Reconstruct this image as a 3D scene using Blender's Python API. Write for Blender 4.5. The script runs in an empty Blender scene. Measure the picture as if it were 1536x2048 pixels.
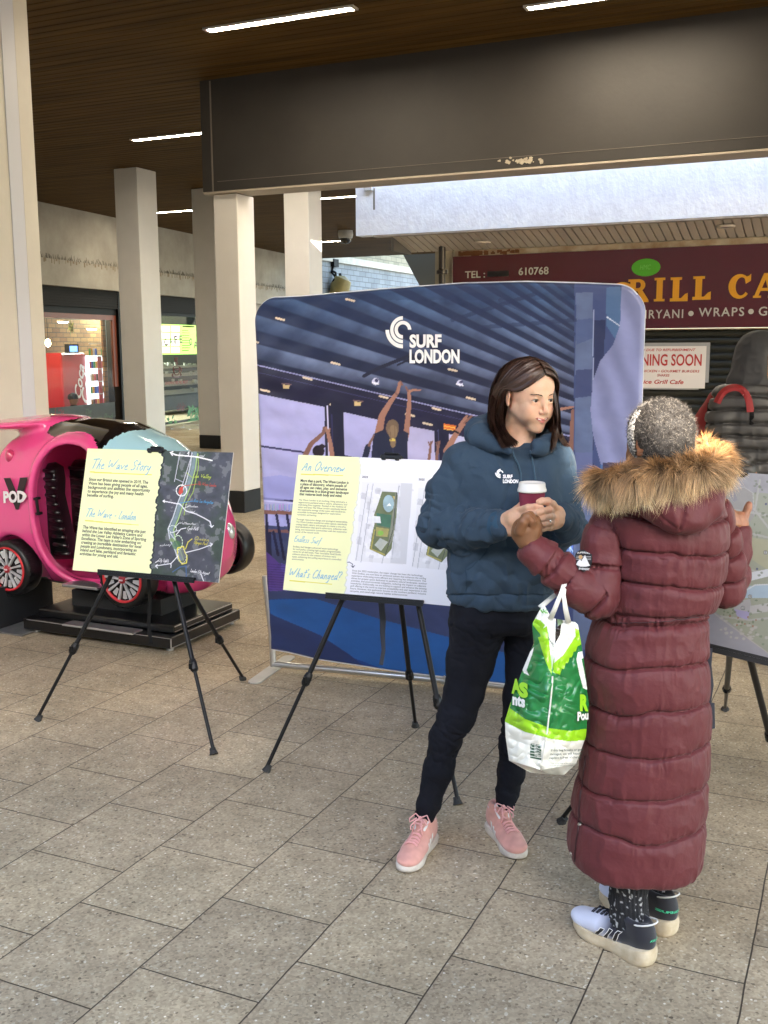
import bpy, math, random
import numpy as np
from mathutils import Vector
random.seed(7); rng = np.random.default_rng(7)
SC = bpy.context.scene
COL = SC.collection
R = math.radians
# ------------------------------------------------------------------ camera
FPX = 2080.0; CAMH = 1.66
YAW, PIT, ROL = R(-24.7), R(9.03), R(-0.28)
_f = np.array([math.sin(YAW)*math.cos(PIT), math.cos(YAW)*math.cos(PIT), -math.sin(PIT)])
_r = np.array([math.cos(YAW), -math.sin(YAW), 0.0]); _u = np.cross(_r, _f)
CR = math.cos(ROL)*_r + math.sin(ROL)*_u
CU = -math.sin(ROL)*_r + math.cos(ROL)*_u
CW = _f; CAM = np.array([0.0, 0.0, CAMH])
cd = bpy.data.cameras.new('camera'); cam = bpy.data.objects.new('camera', cd); COL.objects.link(cam)
from mathutils import Matrix
cam.matrix_world = Matrix(((CR[0], CU[0], -CW[0], 0), (CR[1], CU[1], -CW[1], 0), (CR[2], CU[2], -CW[2], CAMH), (0, 0, 0, 1)))
cd.sensor_fit = 'VERTICAL'; cd.sensor_height = 24; cd.lens = FPX/2048*24; cd.clip_end = 500; cd.clip_start = 0.05
SC.camera = cam
SC.render.resolution_x = 768; SC.render.resolution_y = 1024
# ------------------------------------------------------------------ world, sun, exposure
SUN = Vector((0.50, -1.0, 0.38)).normalized()
w = bpy.data.worlds.new('World'); SC.world = w; w.use_nodes = True
nt = w.node_tree; bg = nt.nodes['Background']
sky = nt.nodes.new('ShaderNodeTexSky'); sky.sky_type = 'NISHITA'; sky.sun_disc = False
sky.sun_elevation = math.asin(SUN.z); sky.sun_rotation = math.atan2(SUN.x, SUN.y)
sky.air_density = 1.0; sky.dust_density = 2.0; sky.ozone_density = 1.0
nt.links.new(sky.outputs[0], bg.inputs[0]); bg.inputs[1].default_value = 0.15
sl = bpy.data.lights.new('sun', 'SUN'); sl.energy = 4.0; sl.angle = R(0.55); sl.color = (1.0, 0.89, 0.74)
so = bpy.data.objects.new('sun', sl); COL.objects.link(so)
so.rotation_euler = SUN.to_track_quat('Z', 'Y').to_euler()
SC.view_settings.view_transform = 'Standard'; SC.view_settings.look = 'None'
SC.view_settings.exposure = 3.55; SC.view_settings.gamma = 1

# ------------------------------------------------------------------ pixel geometry helpers (photo pixels, real depth given)
def ray(x, y): return CW + (x-768)/FPX*CR - (y-1024)/FPX*CU
def onY(x, y, Y): d = ray(x, y); return CAM + (Y/d[1])*d
def onX(x, y, X): d = ray(x, y); return CAM + (X/d[0])*d
def onZ(x, y, Z): d = ray(x, y); return CAM + ((Z-CAMH)/d[2])*d
def onP(x, y, P0, n):
    d = ray(x, y); P0 = np.asarray(P0, float); n = np.asarray(n, float)
    return CAM + (((P0-CAM) @ n)/(d @ n))*d
def atD(x, y, D): return CAM + D*ray(x, y)       # D = distance along the optical axis
def proj(P):
    d = np.asarray(P)-CAM; k = d @ CW
    return 768+FPX*(d @ CR)/k, 1024-FPX*(d @ CU)/k
def A(*a): return np.array(a, float)
def nrm(v): v = np.asarray(v, float); return v/np.linalg.norm(v)

# ------------------------------------------------------------------ materials
MATS = {}
def nodes(name):
    m = bpy.data.materials.new(name); m.use_nodes = True
    return m, m.node_tree, m.node_tree.nodes['Principled BSDF']
def mk(name, col, rough=.6, metal=0., var=0., vs=4., bump=0., bs=60., coat=0., sheen=0., spec=.5, emit=None, es=0., alpha=1., trans=0., detail=6, stretch=None, col2=None, bd=.005, attr=None, ior=None, sss=0):
    if name in MATS: return MATS[name]
    m, t, b = nodes(name); N = t.nodes; Lk = t.links
    col = tuple(col)+(1,) if len(col) == 3 else col
    b.inputs['Base Color'].default_value = col
    b.inputs['Roughness'].default_value = rough; b.inputs['Metallic'].default_value = metal
    b.inputs['Coat Weight'].default_value = coat; b.inputs['Coat Roughness'].default_value = .05
    b.inputs['Sheen Weight'].default_value = sheen; b.inputs['Specular IOR Level'].default_value = spec
    b.inputs['Alpha'].default_value = alpha; b.inputs['Transmission Weight'].default_value = trans
    if ior: b.inputs['IOR'].default_value = ior
    if sss:
        b.inputs['Subsurface Weight'].default_value = sss; b.inputs['Subsurface Radius'].default_value = (.01, .004, .002); b.inputs['Subsurface Scale'].default_value = 1
    if emit: b.inputs['Emission Color'].default_value = tuple(emit)+(1,); b.inputs['Emission Strength'].default_value = es
    tc = N.new('ShaderNodeTexCoord'); src = tc.outputs['Object']
    if stretch:
        mp = N.new('ShaderNodeMapping'); mp.inputs['Scale'].default_value = stretch; Lk.new(src, mp.inputs[0]); src = mp.outputs[0]
    base = None
    if attr:
        at = N.new('ShaderNodeAttribute'); at.attribute_name = attr; base = at.outputs['Color']; Lk.new(base, b.inputs['Base Color'])
    if var > 0:
        nz = N.new('ShaderNodeTexNoise'); nz.inputs['Scale'].default_value = vs; nz.inputs['Detail'].default_value = detail; nz.inputs['Roughness'].default_value = .62
        Lk.new(src, nz.inputs['Vector'])
        rp = N.new('ShaderNodeMapRange'); rp.inputs['From Min'].default_value = .3; rp.inputs['From Max'].default_value = .7
        Lk.new(nz.outputs[0], rp.inputs[0])
        mx = N.new('ShaderNodeMix'); mx.data_type = 'RGBA'
        if attr:
            rp.inputs['To Min'].default_value = 0; rp.inputs['To Max'].default_value = var
            Lk.new(rp.outputs[0], mx.inputs[0]); Lk.new(base, mx.inputs[6]); mx.inputs[7].default_value = (col2 or (0, 0, 0))+(1,)
        else:
            c2 = (tuple(col2)+(1,)) if col2 else tuple(c*(1-var) for c in col[:3])+(1,)
            Lk.new(rp.outputs[0], mx.inputs[0]); mx.inputs[6].default_value = col; mx.inputs[7].default_value = c2
        Lk.new(mx.outputs[2], b.inputs['Base Color'])
    if bump > 0:
        n2 = N.new('ShaderNodeTexNoise'); n2.inputs['Scale'].default_value = bs; n2.inputs['Detail'].default_value = 4
        Lk.new(src, n2.inputs['Vector'])
        bp = N.new('ShaderNodeBump'); bp.inputs['Strength'].default_value = bump; bp.inputs['Distance'].default_value = bd
        Lk.new(n2.outputs[0], bp.inputs['Height']); Lk.new(bp.outputs[0], b.inputs['Normal'])
    MATS[name] = m
    return m

# ------------------------------------------------------------------ mesh collector
class MB:
    def __init__(s): s.v = []; s.f = []; s.n = 0; s.c = []
    def add(s, v, f, c=None):
        v = np.asarray(v, float).reshape(-1, 3)
        s.v.append(v); s.f += [tuple(int(i)+s.n for i in q) for q in f]; s.n += len(v)
        return s
    def box(s, a, b, ax=None, o=None):
        x0, y0, z0 = a; x1, y1, z1 = b
        v = np.array([(x, y, z) for z in (z0, z1) for y in (y0, y1) for x in (x0, x1)], float)
        if ax is not None: v = np.asarray(o)+v @ np.asarray(ax)      # rows of ax are the local axes
        return s.add(v, [(0, 2, 3, 1), (4, 5, 7, 6), (0, 1, 5, 4), (2, 6, 7, 3), (0, 4, 6, 2), (1, 3, 7, 5)])
    def bbox(s, a, b, r=.01, ax=None, o=None):
        # box with chamfered vertical and horizontal edges (r)
        x0, y0, z0 = a; x1, y1, z1 = b
        P = [(x0+r, y0), (x1-r, y0), (x1, y0+r), (x1, y1-r), (x1-r, y1), (x0+r, y1), (x0, y1-r), (x0, y0+r)]
        cx, cy = (x0+x1)/2, (y0+y1)/2
        def ring(z, k): return [(cx+(p[0]-cx)*(1-k*r*2/(x1-x0)), cy+(p[1]-cy)*(1-k*r*2/(y1-y0)), z) for p in P]
        rings = [ring(z0, 1), ring(z0+r, 0), ring(z1-r, 0), ring(z1, 1)]
        v = np.array([q for rg in rings for q in rg]); f = [tuple(range(7, -1, -1)), tuple(range(24, 32))]
        for k in range(3):
            for i in range(8): f.append((k*8+i, k*8+(i+1) % 8, k*8+8+(i+1) % 8, k*8+8+i))
        if ax is not None: v = np.asarray(o)+v @ np.asarray(ax)
        return s.add(v, f)
    def cyl(s, p0, p1, r0, r1=None, n=16, caps=True):
        return s.tube([p0, p1], [r0, r0 if r1 is None else r1], n, caps)
    def tube(s, pts, rad, n=10, caps=True, flat=1.0, side=None, closed=False):
        pts = [np.asarray(p, float) for p in pts]; m = len(pts)
        if np.isscalar(rad): rad = [rad]*m
        V = []; prev = None
        for i, p in enumerate(pts):
            t = nrm(pts[min(i+1, m-1)]-pts[max(i-1, 0)])
            if prev is None:
                a = np.asarray(side, float) if side is not None else (A(0, 0, 1) if abs(t[2]) < .9 else A(1, 0, 0))
                u = nrm(np.cross(np.cross(t, a), t))
            else: u = nrm(prev-t*(prev @ t))
            prev = u; w_ = np.cross(t, u)
            for k in range(n):
                an = 2*math.pi*k/n
                V.append(p+rad[i]*(math.cos(an)*u+math.sin(an)*flat*w_))
        f = []
        for i in range(m-1):
            for k in range(n): f.append((i*n+k, i*n+(k+1) % n, (i+1)*n+(k+1) % n, (i+1)*n+k))
        if caps: f += [tuple(range(n-1, -1, -1)), tuple(range((m-1)*n, m*n))]
        return s.add(V, f)
    def prism(s, poly, o, ex, ey, depth):
        # polygon (2D) in plane o+ex,ey extruded along depth vector
        o = np.asarray(o, float); ex = np.asarray(ex, float); ey = np.asarray(ey, float); depth = np.asarray(depth, float)
        a = [o+p[0]*ex+p[1]*ey for p in poly]; b = [q+depth for q in a]; n = len(a)
        return s.add(a+b, [tuple(range(n)), tuple(range(2*n-1, n-1, -1))]+[(i, i+n, (i+1) % n+n, (i+1) % n) for i in range(n)])
    def quad(s, *p): return s.add(p, [tuple(range(len(p)))])
    def ell(s, c, r, n=20, m=12, ax=None):
        V = []; c = np.asarray(c, float); r = (r, r, r) if np.isscalar(r) else r
        for j in range(m+1):
            th = math.pi*j/m
            for k in range(n):
                ph = 2*math.pi*k/n
                q = A(r[0]*math.sin(th)*math.cos(ph), r[1]*math.sin(th)*math.sin(ph), r[2]*math.cos(th))
                if ax is not None: q = q @ np.asarray(ax)
                V.append(c+q)
        f = [(j*n+k, (j+1)*n+k, (j+1)*n+(k+1) % n, j*n+(k+1) % n) for j in range(m) for k in range(n)]
        return s.add(V, f)
    def lathe(s, prof, c, n=28, axis=(0, 0, 1), ux=None):
        ax = nrm(axis); a = A(1, 0, 0) if abs(ax[0]) < .9 else A(0, 1, 0)
        u = nrm(np.cross(ax, a)); w_ = np.cross(ax, u); c = np.asarray(c, float); V = []
        for (r_, h) in prof:
            for k in range(n): an = 2*math.pi*k/n; V.append(c+h*ax+r_*(math.cos(an)*u+math.sin(an)*w_))
        f = [(j*n+k, j*n+(k+1) % n, (j+1)*n+(k+1) % n, (j+1)*n+k) for j in range(len(prof)-1) for k in range(n)]
        return s.add(V, f)
    def build(s, name, mat, parent=None, smooth=False, col=None, autos=None):
        v = np.concatenate(s.v) if s.v else np.zeros((0, 3))
        return mesh_obj(name, v, s.f, mat, parent, smooth, col)
def mesh_obj(name, v, f, mat, parent=None, smooth=False, col=None):
    v = np.asarray(v, float)
    if parent is not None: off = np.array(parent.get('wl', (0, 0, 0)), float)
    else:
        off = A((v[:, 0].min()+v[:, 0].max())/2, (v[:, 1].min()+v[:, 1].max())/2, v[:, 2].min())
    me = bpy.data.meshes.new(name); v = v-off
    if isinstance(f, np.ndarray):
        me.vertices.add(len(v)); me.vertices.foreach_set('co', v.astype(np.float32).ravel())
        k = f.shape[1]; me.loops.add(len(f)*k); me.loops.foreach_set('vertex_index', f.astype(np.int32).ravel())
        me.polygons.add(len(f)); me.polygons.foreach_set('loop_start', np.arange(0, len(f)*k, k, dtype=np.int32))
        me.update(calc_edges=True); me.validate()
    else:
        me.from_pydata([tuple(q) for q in v], [], f); me.validate()
    if smooth and len(me.polygons): me.polygons.foreach_set('use_smooth', [True]*len(me.polygons))
    if col is not None:
        ca = me.color_attributes.new('col', 'FLOAT_COLOR', 'POINT')
        c4 = np.ones((len(v), 4), np.float32); c4[:, :3] = col; ca.data.foreach_set('color', c4.ravel())
    me.update()
    o = bpy.data.objects.new(name, me); COL.objects.link(o)
    if mat: me.materials.append(mat)
    if parent is not None:
        o.parent = parent; o['wl'] = [float(q) for q in off]
    else:
        o.location = off; o['wl'] = [float(q) for q in off]
    if parent is not None and parent.type == 'MESH': pass
    return o
def recalc(o):
    import bmesh
    b = bmesh.new(); b.from_mesh(o.data); bmesh.ops.recalc_face_normals(b, faces=b.faces); b.to_mesh(o.data); b.free(); return o
def smooth_by(o, deg=40):
    me = o.data; me.polygons.foreach_set('use_smooth', [True]*len(me.polygons))
    try: me.set_sharp_from_angle(angle=R(deg))
    except Exception: pass
    return o
def tag(o, label=None, cat=None, group=None, kind=None):
    if label: o['label'] = label
    if cat: o['category'] = cat
    if group: o['group'] = group
    if kind: o['kind'] = kind
    return o
def thing(name, loc, label, cat, group=None):
    o = bpy.data.objects.new(name, None); COL.objects.link(o); o.location = tuple(loc); o.empty_display_size = .1
    o['wl'] = [float(q) for q in loc]
    return tag(o, label, cat, group)
# ------------------------------------------------------------------ text as mesh
_tc = {}
def text2d(s, bold=0.0, shear=0.0, spacing=1.0):
    key = (s, bold, shear, spacing)
    if key in _tc: return _tc[key]
    cu = bpy.data.curves.new('t', 'FONT'); cu.body = s; cu.size = 1; cu.offset = bold; cu.shear = shear; cu.space_character = spacing
    cu.resolution_u = 3; cu.dimensions = '2D'; cu.fill_mode = 'BOTH' if False else 'FRONT'
    o = bpy.data.objects.new('t', cu); COL.objects.link(o)
    bpy.context.view_layer.update()
    dg = bpy.context.evaluated_depsgraph_get()
    me = bpy.data.meshes.new_from_object(o.evaluated_get(dg))
    v = np.array([tuple(q.co) for q in me.vertices]) if len(me.vertices) else np.zeros((0, 3))
    f = [tuple(p.vertices) for p in me.polygons]
    bpy.data.objects.remove(o); bpy.data.curves.remove(cu); bpy.data.meshes.remove(me)
    _tc[key] = (v[:, :2], f); return _tc[key]
def put_text(mb, s, o, ex, ey, width=None, height=None, bold=0., shear=0., off=None, align='l', spacing=1.0, bend=None):
    """place text: o = baseline origin, ex, ey unit vectors, height = cap height (metres), width = total width"""
    v, f = text2d(s, bold, shear, spacing)
    if not len(v): return
    x0, x1 = v[:, 0].min(), v[:, 0].max(); cap = .73
    sy = (height/cap) if height else None
    sx = (width/(x1-x0)) if width else None
    if sy is None: sy = sx
    if sx is None: sx = sy
    X = (v[:, 0]-x0)*sx; Y = v[:, 1]*sy
    if align == 'c': X = X-(x1-x0)*sx/2
    if align == 'r': X = X-(x1-x0)*sx
    if bend is not None: Y = Y+bend(X)
    P = np.asarray(o)+X[:, None]*np.asarray(ex)+Y[:, None]*np.asarray(ey)
    if off is not None: P = P+np.asarray(off)
    mb.add(P, f)
# ================================================================== THE SETTING
# ---- paving
def paving_mat():
    m, t, b = nodes('paving'); N = t.nodes; L = t.links
    g = N.new('ShaderNodeNewGeometry'); sp = N.new('ShaderNodeSeparateXYZ'); L.new(g.outputs['Position'], sp.inputs[0])
    def math_(op, a, v=None, b2=None):
        q = N.new('ShaderNodeMath'); q.operation = op
        if hasattr(a, 'node'): L.new(a, q.inputs[0])
        else: q.inputs[0].default_value = a
        if v is not None:
            if hasattr(v, 'node'): L.new(v, q.inputs[1])
            else: q.inputs[1].default_value = v
        return q.outputs[0]
    wob = N.new('ShaderNodeTexNoise'); wob.inputs['Scale'].default_value = 5; wob.inputs['Detail'].default_value = 3; L.new(g.outputs['Position'], wob.inputs['Vector'])
    wv = math_('MULTIPLY', math_('SUBTRACT', wob.outputs[0], .5), .008)
    yy = math_('ADD', math_('ADD', sp.outputs[1], -2.0775+.397*20), wv); xx = math_('ADD', math_('ADD', sp.outputs[0], 1.6915+.3755*61), wv)
    cb = N.new('ShaderNodeCombineXYZ'); L.new(yy, cb.inputs[0]); L.new(xx, cb.inputs[1])
    br = N.new('ShaderNodeTexBrick'); L.new(cb.outputs[0], br.inputs['Vector'])
    br.offset = .5; br.inputs['Scale'].default_value = 1; br.inputs['Brick Width'].default_value = .397; br.inputs['Row Height'].default_value = .3755
    br.inputs['Mortar Size'].default_value = .0027; br.inputs['Mortar Smooth'].default_value = .35
    br.inputs['Color1'].default_value = (1, 1, 1, 1); br.inputs['Color2'].default_value = (.84, .84, .86, 1); br.inputs['Mortar'].default_value = (.9, .9, .9, 1)
    # aggregate
    v1 = N.new('ShaderNodeTexVoronoi'); v1.inputs['Scale'].default_value = 140; L.new(g.outputs['Position'], v1.inputs['Vector'])
    bwv = N.new('ShaderNodeRGBToBW'); L.new(v1.outputs['Color'], bwv.inputs[0])
    cr = N.new('ShaderNodeValToRGB'); L.new(bwv.outputs[0], cr.inputs[0])
    e = cr.color_ramp.elements; e[0].position = .0; e[0].color = (.08, .06, .04, 1); e[1].position = 1; e[1].color = (.85, .79, .64, 1)
    for p_, c_ in ((.14, (.31, .25, .165, 1)), (.35, (.40, .325, .22, 1)), (.6, (.45, .37, .25, 1)), (.80, (.52, .43, .29, 1)), (.87, (.50, .44, .32, 1))):
        k = e.new(p_); k.color = c_
    # flat chips, larger
    v2 = N.new('ShaderNodeTexVoronoi'); v2.inputs['Scale'].default_value = 74; L.new(g.outputs['Position'], v2.inputs['Vector'])
    sepc = N.new('ShaderNodeSeparateColor'); L.new(v2.outputs['Color'], sepc.inputs[0])
    dk = math_('MULTIPLY', math_('GREATER_THAN', sepc.outputs[0], .95), math_('LESS_THAN', v2.outputs['Distance'], .0062*62*.9))
    lt = math_('MULTIPLY', math_('GREATER_THAN', sepc.outputs[1], .95), math_('LESS_THAN', v2.outputs['Distance'], .0038*62))
    m1 = N.new('ShaderNodeMix'); m1.data_type = 'RGBA'; L.new(math_('MULTIPLY', dk, .45), m1.inputs[0]); L.new(cr.outputs[0], m1.inputs[6]); m1.inputs[7].default_value = (.10, .075, .05, 1)
    m2 = N.new('ShaderNodeMix'); m2.data_type = 'RGBA'; L.new(math_('MULTIPLY', lt, .85), m2.inputs[0]); L.new(m1.outputs[2], m2.inputs[6]); m2.inputs[7].default_value = (.95, .90, .76, 1)
    # broad tone: grime
    n1 = N.new('ShaderNodeTexNoise'); n1.inputs['Scale'].default_value = 1.6; n1.inputs['Detail'].default_value = 7; n1.inputs['Roughness'].default_value = .6; L.new(g.outputs['Position'], n1.inputs['Vector'])
    mr = N.new('ShaderNodeMapRange'); L.new(n1.outputs[0], mr.inputs[0]); mr.inputs['From Min'].default_value = .35; mr.inputs['From Max'].default_value = .68; mr.inputs['To Min'].default_value = 1.08; mr.inputs['To Max'].default_value = .74
    n3 = N.new('ShaderNodeTexNoise'); n3.inputs['Scale'].default_value = 14; n3.inputs['Detail'].default_value = 5; L.new(g.outputs['Position'], n3.inputs['Vector'])
    mr3 = N.new('ShaderNodeMapRange'); L.new(n3.outputs[0], mr3.inputs[0]); mr3.inputs['From Min'].default_value = .3; mr3.inputs['From Max'].default_value = .7; mr3.inputs['To Min'].default_value = 1.1; mr3.inputs['To Max'].default_value = .88
    tone = math_('MULTIPLY', mr.outputs[0], mr3.outputs[0])
    mA = N.new('ShaderNodeMix'); mA.data_type = 'RGBA'; mA.blend_type = 'MULTIPLY'; mA.inputs[0].default_value = 1
    L.new(m2.outputs[2], mA.inputs[6]); L.new(br.outputs['Color'], mA.inputs[7])
    mB = N.new('ShaderNodeVectorMath'); mB.operation = 'SCALE'; L.new(mA.outputs[2], mB.inputs[0]); L.new(tone, mB.inputs['Scale'])
    # joint
    fac = math_('MULTIPLY', br.outputs['Fac'], mr3.outputs[0])
    mj = N.new('ShaderNodeMix'); mj.data_type = 'RGBA'; L.new(br.outputs['Fac'], mj.inputs[0]); L.new(mB.outputs[0], mj.inputs[6]); mj.inputs[7].default_value = (.055, .043, .030, 1)
    # chewing gum / stains : sparse pale blobs
    v4 = N.new('ShaderNodeTexVoronoi'); v4.inputs['Scale'].default_value = 1.9; L.new(g.outputs['Position'], v4.inputs['Vector'])
    n5 = N.new('ShaderNodeTexNoise'); n5.inputs['Scale'].default_value = 60; L.new(g.outputs['Position'], n5.inputs['Vector'])
    gum = math_('LESS_THAN', math_('ADD', v4.outputs['Distance'], math_('MULTIPLY', n5.outputs[0], .02)), .034)
    mg = N.new('ShaderNodeMix'); mg.data_type = 'RGBA'; L.new(math_('MULTIPLY', gum, .42), mg.inputs[0]); L.new(mj.outputs[2], mg.inputs[6]); mg.inputs[7].default_value = (.5, .47, .40, 1)
    L.new(mg.outputs[2], b.inputs['Base Color'])
    rr = N.new('ShaderNodeMapRange'); L.new(n1.outputs[0], rr.inputs[0]); rr.inputs['From Min'].default_value = .35; rr.inputs['From Max'].default_value = .65; rr.inputs['To Min'].default_value = .42; rr.inputs['To Max'].default_value = .68
    L.new(rr.outputs[0], b.inputs['Roughness'])
    b.inputs['Specular IOR Level'].default_value = .28
    hh = math_('SUBTRACT', math_('MULTIPLY', bwv.outputs[0], .12), math_('MULTIPLY', br.outputs['Fac'], 1.0))
    hh = math_('ADD', hh, math_('MULTIPLY', n3.outputs[0], .3))
    bp = N.new('ShaderNodeBump'); bp.inputs['Strength'].default_value = .6; bp.inputs['Distance'].default_value = .004; L.new(hh, bp.inputs['Height']); L.new(bp.outputs[0], b.inputs['Normal'])
    return m
mb = MB(); mb.quad((-60, -40, 0), (60, -40, 0), (60, 80, 0), (-60, 80, 0))
o = mb.build('paving', paving_mat()); tag(o, kind='structure')

CREAM = mk('cream_paint', (.66, .63, .555), .42, var=.10, vs=2.2, bump=.12, bs=40)
COLM = mk('column_paint', (.66, .645, .615), .5, var=.08, vs=2.5, bump=.15, bs=30)
BLACKBASE = mk('black_base_paint', (.008, .010, .014), .6, var=.3, vs=6, bump=.2)
CEILZ = 4.18
# ---- timber lined ceiling: boards run along X, grooves between them
def plank_mat():
    m, t, b = nodes('ceiling_boards'); N = t.nodes; L = t.links
    g = N.new('ShaderNodeNewGeometry')
    mp = N.new('ShaderNodeMapping'); mp.inputs['Scale'].default_value = (.5, 8, 1); L.new(g.outputs['Position'], mp.inputs[0])
    nz = N.new('ShaderNodeTexNoise'); nz.inputs['Scale'].default_value = 1.4; nz.inputs['Detail'].default_value = 6; L.new(mp.outputs[0], nz.inputs['Vector'])
    cr = N.new('ShaderNodeValToRGB'); L.new(nz.outputs[0], cr.inputs[0]); e = cr.color_ramp.elements
    e[0].position = .3; e[0].color = (.050, .027, .007, 1); e[1].position = .72; e[1].color = (.115, .066, .018, 1)
    nw = N.new('ShaderNodeTexNoise'); nw.inputs['Scale'].default_value = .9; nw.inputs['Detail'].default_value = 9; nw.inputs['Roughness'].default_value = .7; L.new(mp.outputs[0], nw.inputs['Vector'])
    gt = N.new('ShaderNodeMath'); gt.operation = 'GREATER_THAN'; gt.inputs[1].default_value = .705; L.new(nw.outputs[0], gt.inputs[0])
    ml = N.new('ShaderNodeMath'); ml.operation = 'MULTIPLY'; ml.inputs[1].default_value = .5; L.new(gt.outputs[0], ml.inputs[0])
    mx = N.new('ShaderNodeMix'); mx.data_type = 'RGBA'; L.new(ml.outputs[0], mx.inputs[0]); L.new(cr.outputs[0], mx.inputs[6]); mx.inputs[7].default_value = (.16, .13, .09, 1)
    L.new(mx.outputs[2], b.inputs['Base Color']); b.inputs['Roughness'].default_value = .7; b.inputs['Specular IOR Level'].default_value = .12
    return m
def ceiling():
    v = []; f = []; y = 0.12; pitch = .115; gw = .012; gd = .014
    regs = [(-16, 14, .6, 8.8), (-16, -5.62, 8.8, 27.2), (-5.62, -4.9, 10.6, 27.2), (-5.62, -5.22, 9.13, 10.6)]  # the narrow strips are unseen, added to keep sun off a column
    for (xa, xb, ya, yb) in regs:
        n = int(round((yb-ya)/pitch)); p = (yb-ya)/n; prof = []
        for i in range(n):
            q = ya+i*p; prof += [(q, CEILZ+gd), (q+gw*.35, CEILZ), (q+p-gw*.65, CEILZ), (q+p-gw*.3, CEILZ+gd)]
        prof = prof+[(yb, CEILZ+gd), (yb, CEILZ+.07), (ya, CEILZ+.07)]
        k = len(v)
        m = len(prof)
        v += [(xa, a, b) for a, b in prof]+[(xb, a, b) for a, b in prof]
        f += [(k+i, k+(i+1) % m, k+m+(i+1) % m, k+m+i) for i in range(m)]
    o = mesh_obj('ceiling', np.array(v), f, plank_mat()); tag(o, kind='structure')
ceiling()
# ---- strip lights
LAMP = mk('lamp_diffuser', (1, .9, .75), emit=(1.0, .86, .66), es=20)
LFR = mk('lamp_frame', (.55, .52, .48), .4, metal=.3)
def strip(x0, x1, y, label):
    t = thing('ceiling_light', ((x0+x1)/2, y, CEILZ), label, 'ceiling light', 'strip lights set in the boarded ceiling')
    d = MB(); d.box((x0+.03, y-.036, CEILZ-.012), (x1-.03, y+.036, CEILZ-.004)); d.build('diffuser', LAMP, t)
    fr = MB()
    for a, b in (((x0, y-.05), (x1, y-.037)), ((x0, y+.037), (x1, y+.05)), ((x0, y-.0365), (x0+.028, y+.0365)), ((x1-.028, y-.0365), (x1, y+.0365))):
        fr.box((a[0], a[1], CEILZ-.016), (b[0], b[1], CEILZ+.01))
    fr.build('frame', LFR, t)
strip(-4.98, -3.64, 7.45, 'longest glowing strip light, in the boarded ceiling left of the photo top centre')
strip(-2.50, -1.16, 8.02, 'glowing strip light cut by the top photo edge, right of centre')
strip(-8.34, -7.0, 10.8, 'glowing strip light running up to the left end of the dark beam')
strip(-12.36, -11.05, 16.58, 'small strip light between the two tall white columns at left')
strip(-8.95, -7.62, 16.3, 'strip light ending at the corner of the pale blue canopy fascia')
strip(-12.7, -11.55, 22.85, 'farthest small strip light, below the canopy corner beside the dome camera')

# ---- dark beam
BEAM = mk('beam_paint', (.034, .030, .026), .6, var=.35, vs=1.2, bump=.25, bs=25)
BEAMU = mk('beam_soffit_paint', (.42, .37, .30), .6, var=.25, vs=3)
PEEL = mk('peeling_plaster', (.50, .44, .34), .8, var=.4, vs=20)
t = thing('beam', (-2, 8.95, 3.15), 'wide dark brown painted concrete beam carried by the white column with the black base', 'beam')
b = MB(); b.box((-5.97, 8.8, 3.155), (6, 9.12, 4.26)); b.build('beam_face', BEAM, t)
b = MB(); b.box((-5.968, 8.803, 3.135), (6, 9.117, 3.152)); b.build('soffit', BEAMU, t)
b = MB(); b.box((-5.86, 8.794, 3.155), (-5.845, 8.799, 4.17)); b.box((-5.8, 8.796, 3.24), (5.9, 8.7985, 3.244)); b.build('joint_line', mk('beam_joint', (.15, .13, .11), .7), t)
b = MB()
for i in range(26):
    cx = onY(random.gauss(1040, 22), 322+random.uniform(-7, 4), 8.795)
    r0 = random.uniform(.006, .03); k = random.randint(5, 8)
    pl = [(r0*random.uniform(.5, 1.2)*math.cos(6.283*j/k), r0*random.uniform(.4, .9)*math.sin(6.283*j/k)) for j in range(k)]
    b.prism(pl, (cx[0], 8.797, max(cx[2], 3.18)), (1, 0, 0), (0, 0, 1), (0, -.0025-.0001*i, 0))
b.build('peeling_patch', PEEL, t)

# ---- unseen block added above the far walkway to keep sun off the brick wall
a_ = MB(); a_.box((-14.5, 13, 4.5), (-6.2, 27, 15)); o = a_.build('unseen_shade_block', mk('sun_blocker_wall', (.38, .33, .27), .8, var=.2)); tag(o, 'plain unseen block added above the far end of the walkway to shade the wall', 'building')
# ---- columns
def column(x0, y0, w_, d_, top, label):
    t = thing('column', (x0+w_/2, y0+d_/2, 0), label, 'column', 'square columns holding up the walkway roof')
    s = MB(); s.bbox((x0, y0, .222), (x0+w_, y0+d_, top), .006); s.build('shaft', COLM, t)
    s = MB(); s.bbox((x0-.002, y0-.002, 0), (x0+w_+.002, y0+d_+.002, .22), .006); s.build('base', BLACKBASE, t)
column(-5.90, 9.06-.19, .27, .31, 3.132, 'white square column with a black painted foot, under the left end of the dark beam')
column(-9.92, 12.40, .40, .45, CEILZ, 'tall white column standing behind the pink pod car, in front of the cafe windows')
column(-10.05, 14.48, .42, .45, CEILZ, 'column half hidden just left of the one under the beam end, touching the ceiling boards')
x_, y_, _ = onZ(569, 386+60, CEILZ)
pc = onY(569, 500, 12.3)
column(pc[0], 12.3, .37, .36, CEILZ, 'white column rising behind the top edge of the blue banner')
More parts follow.
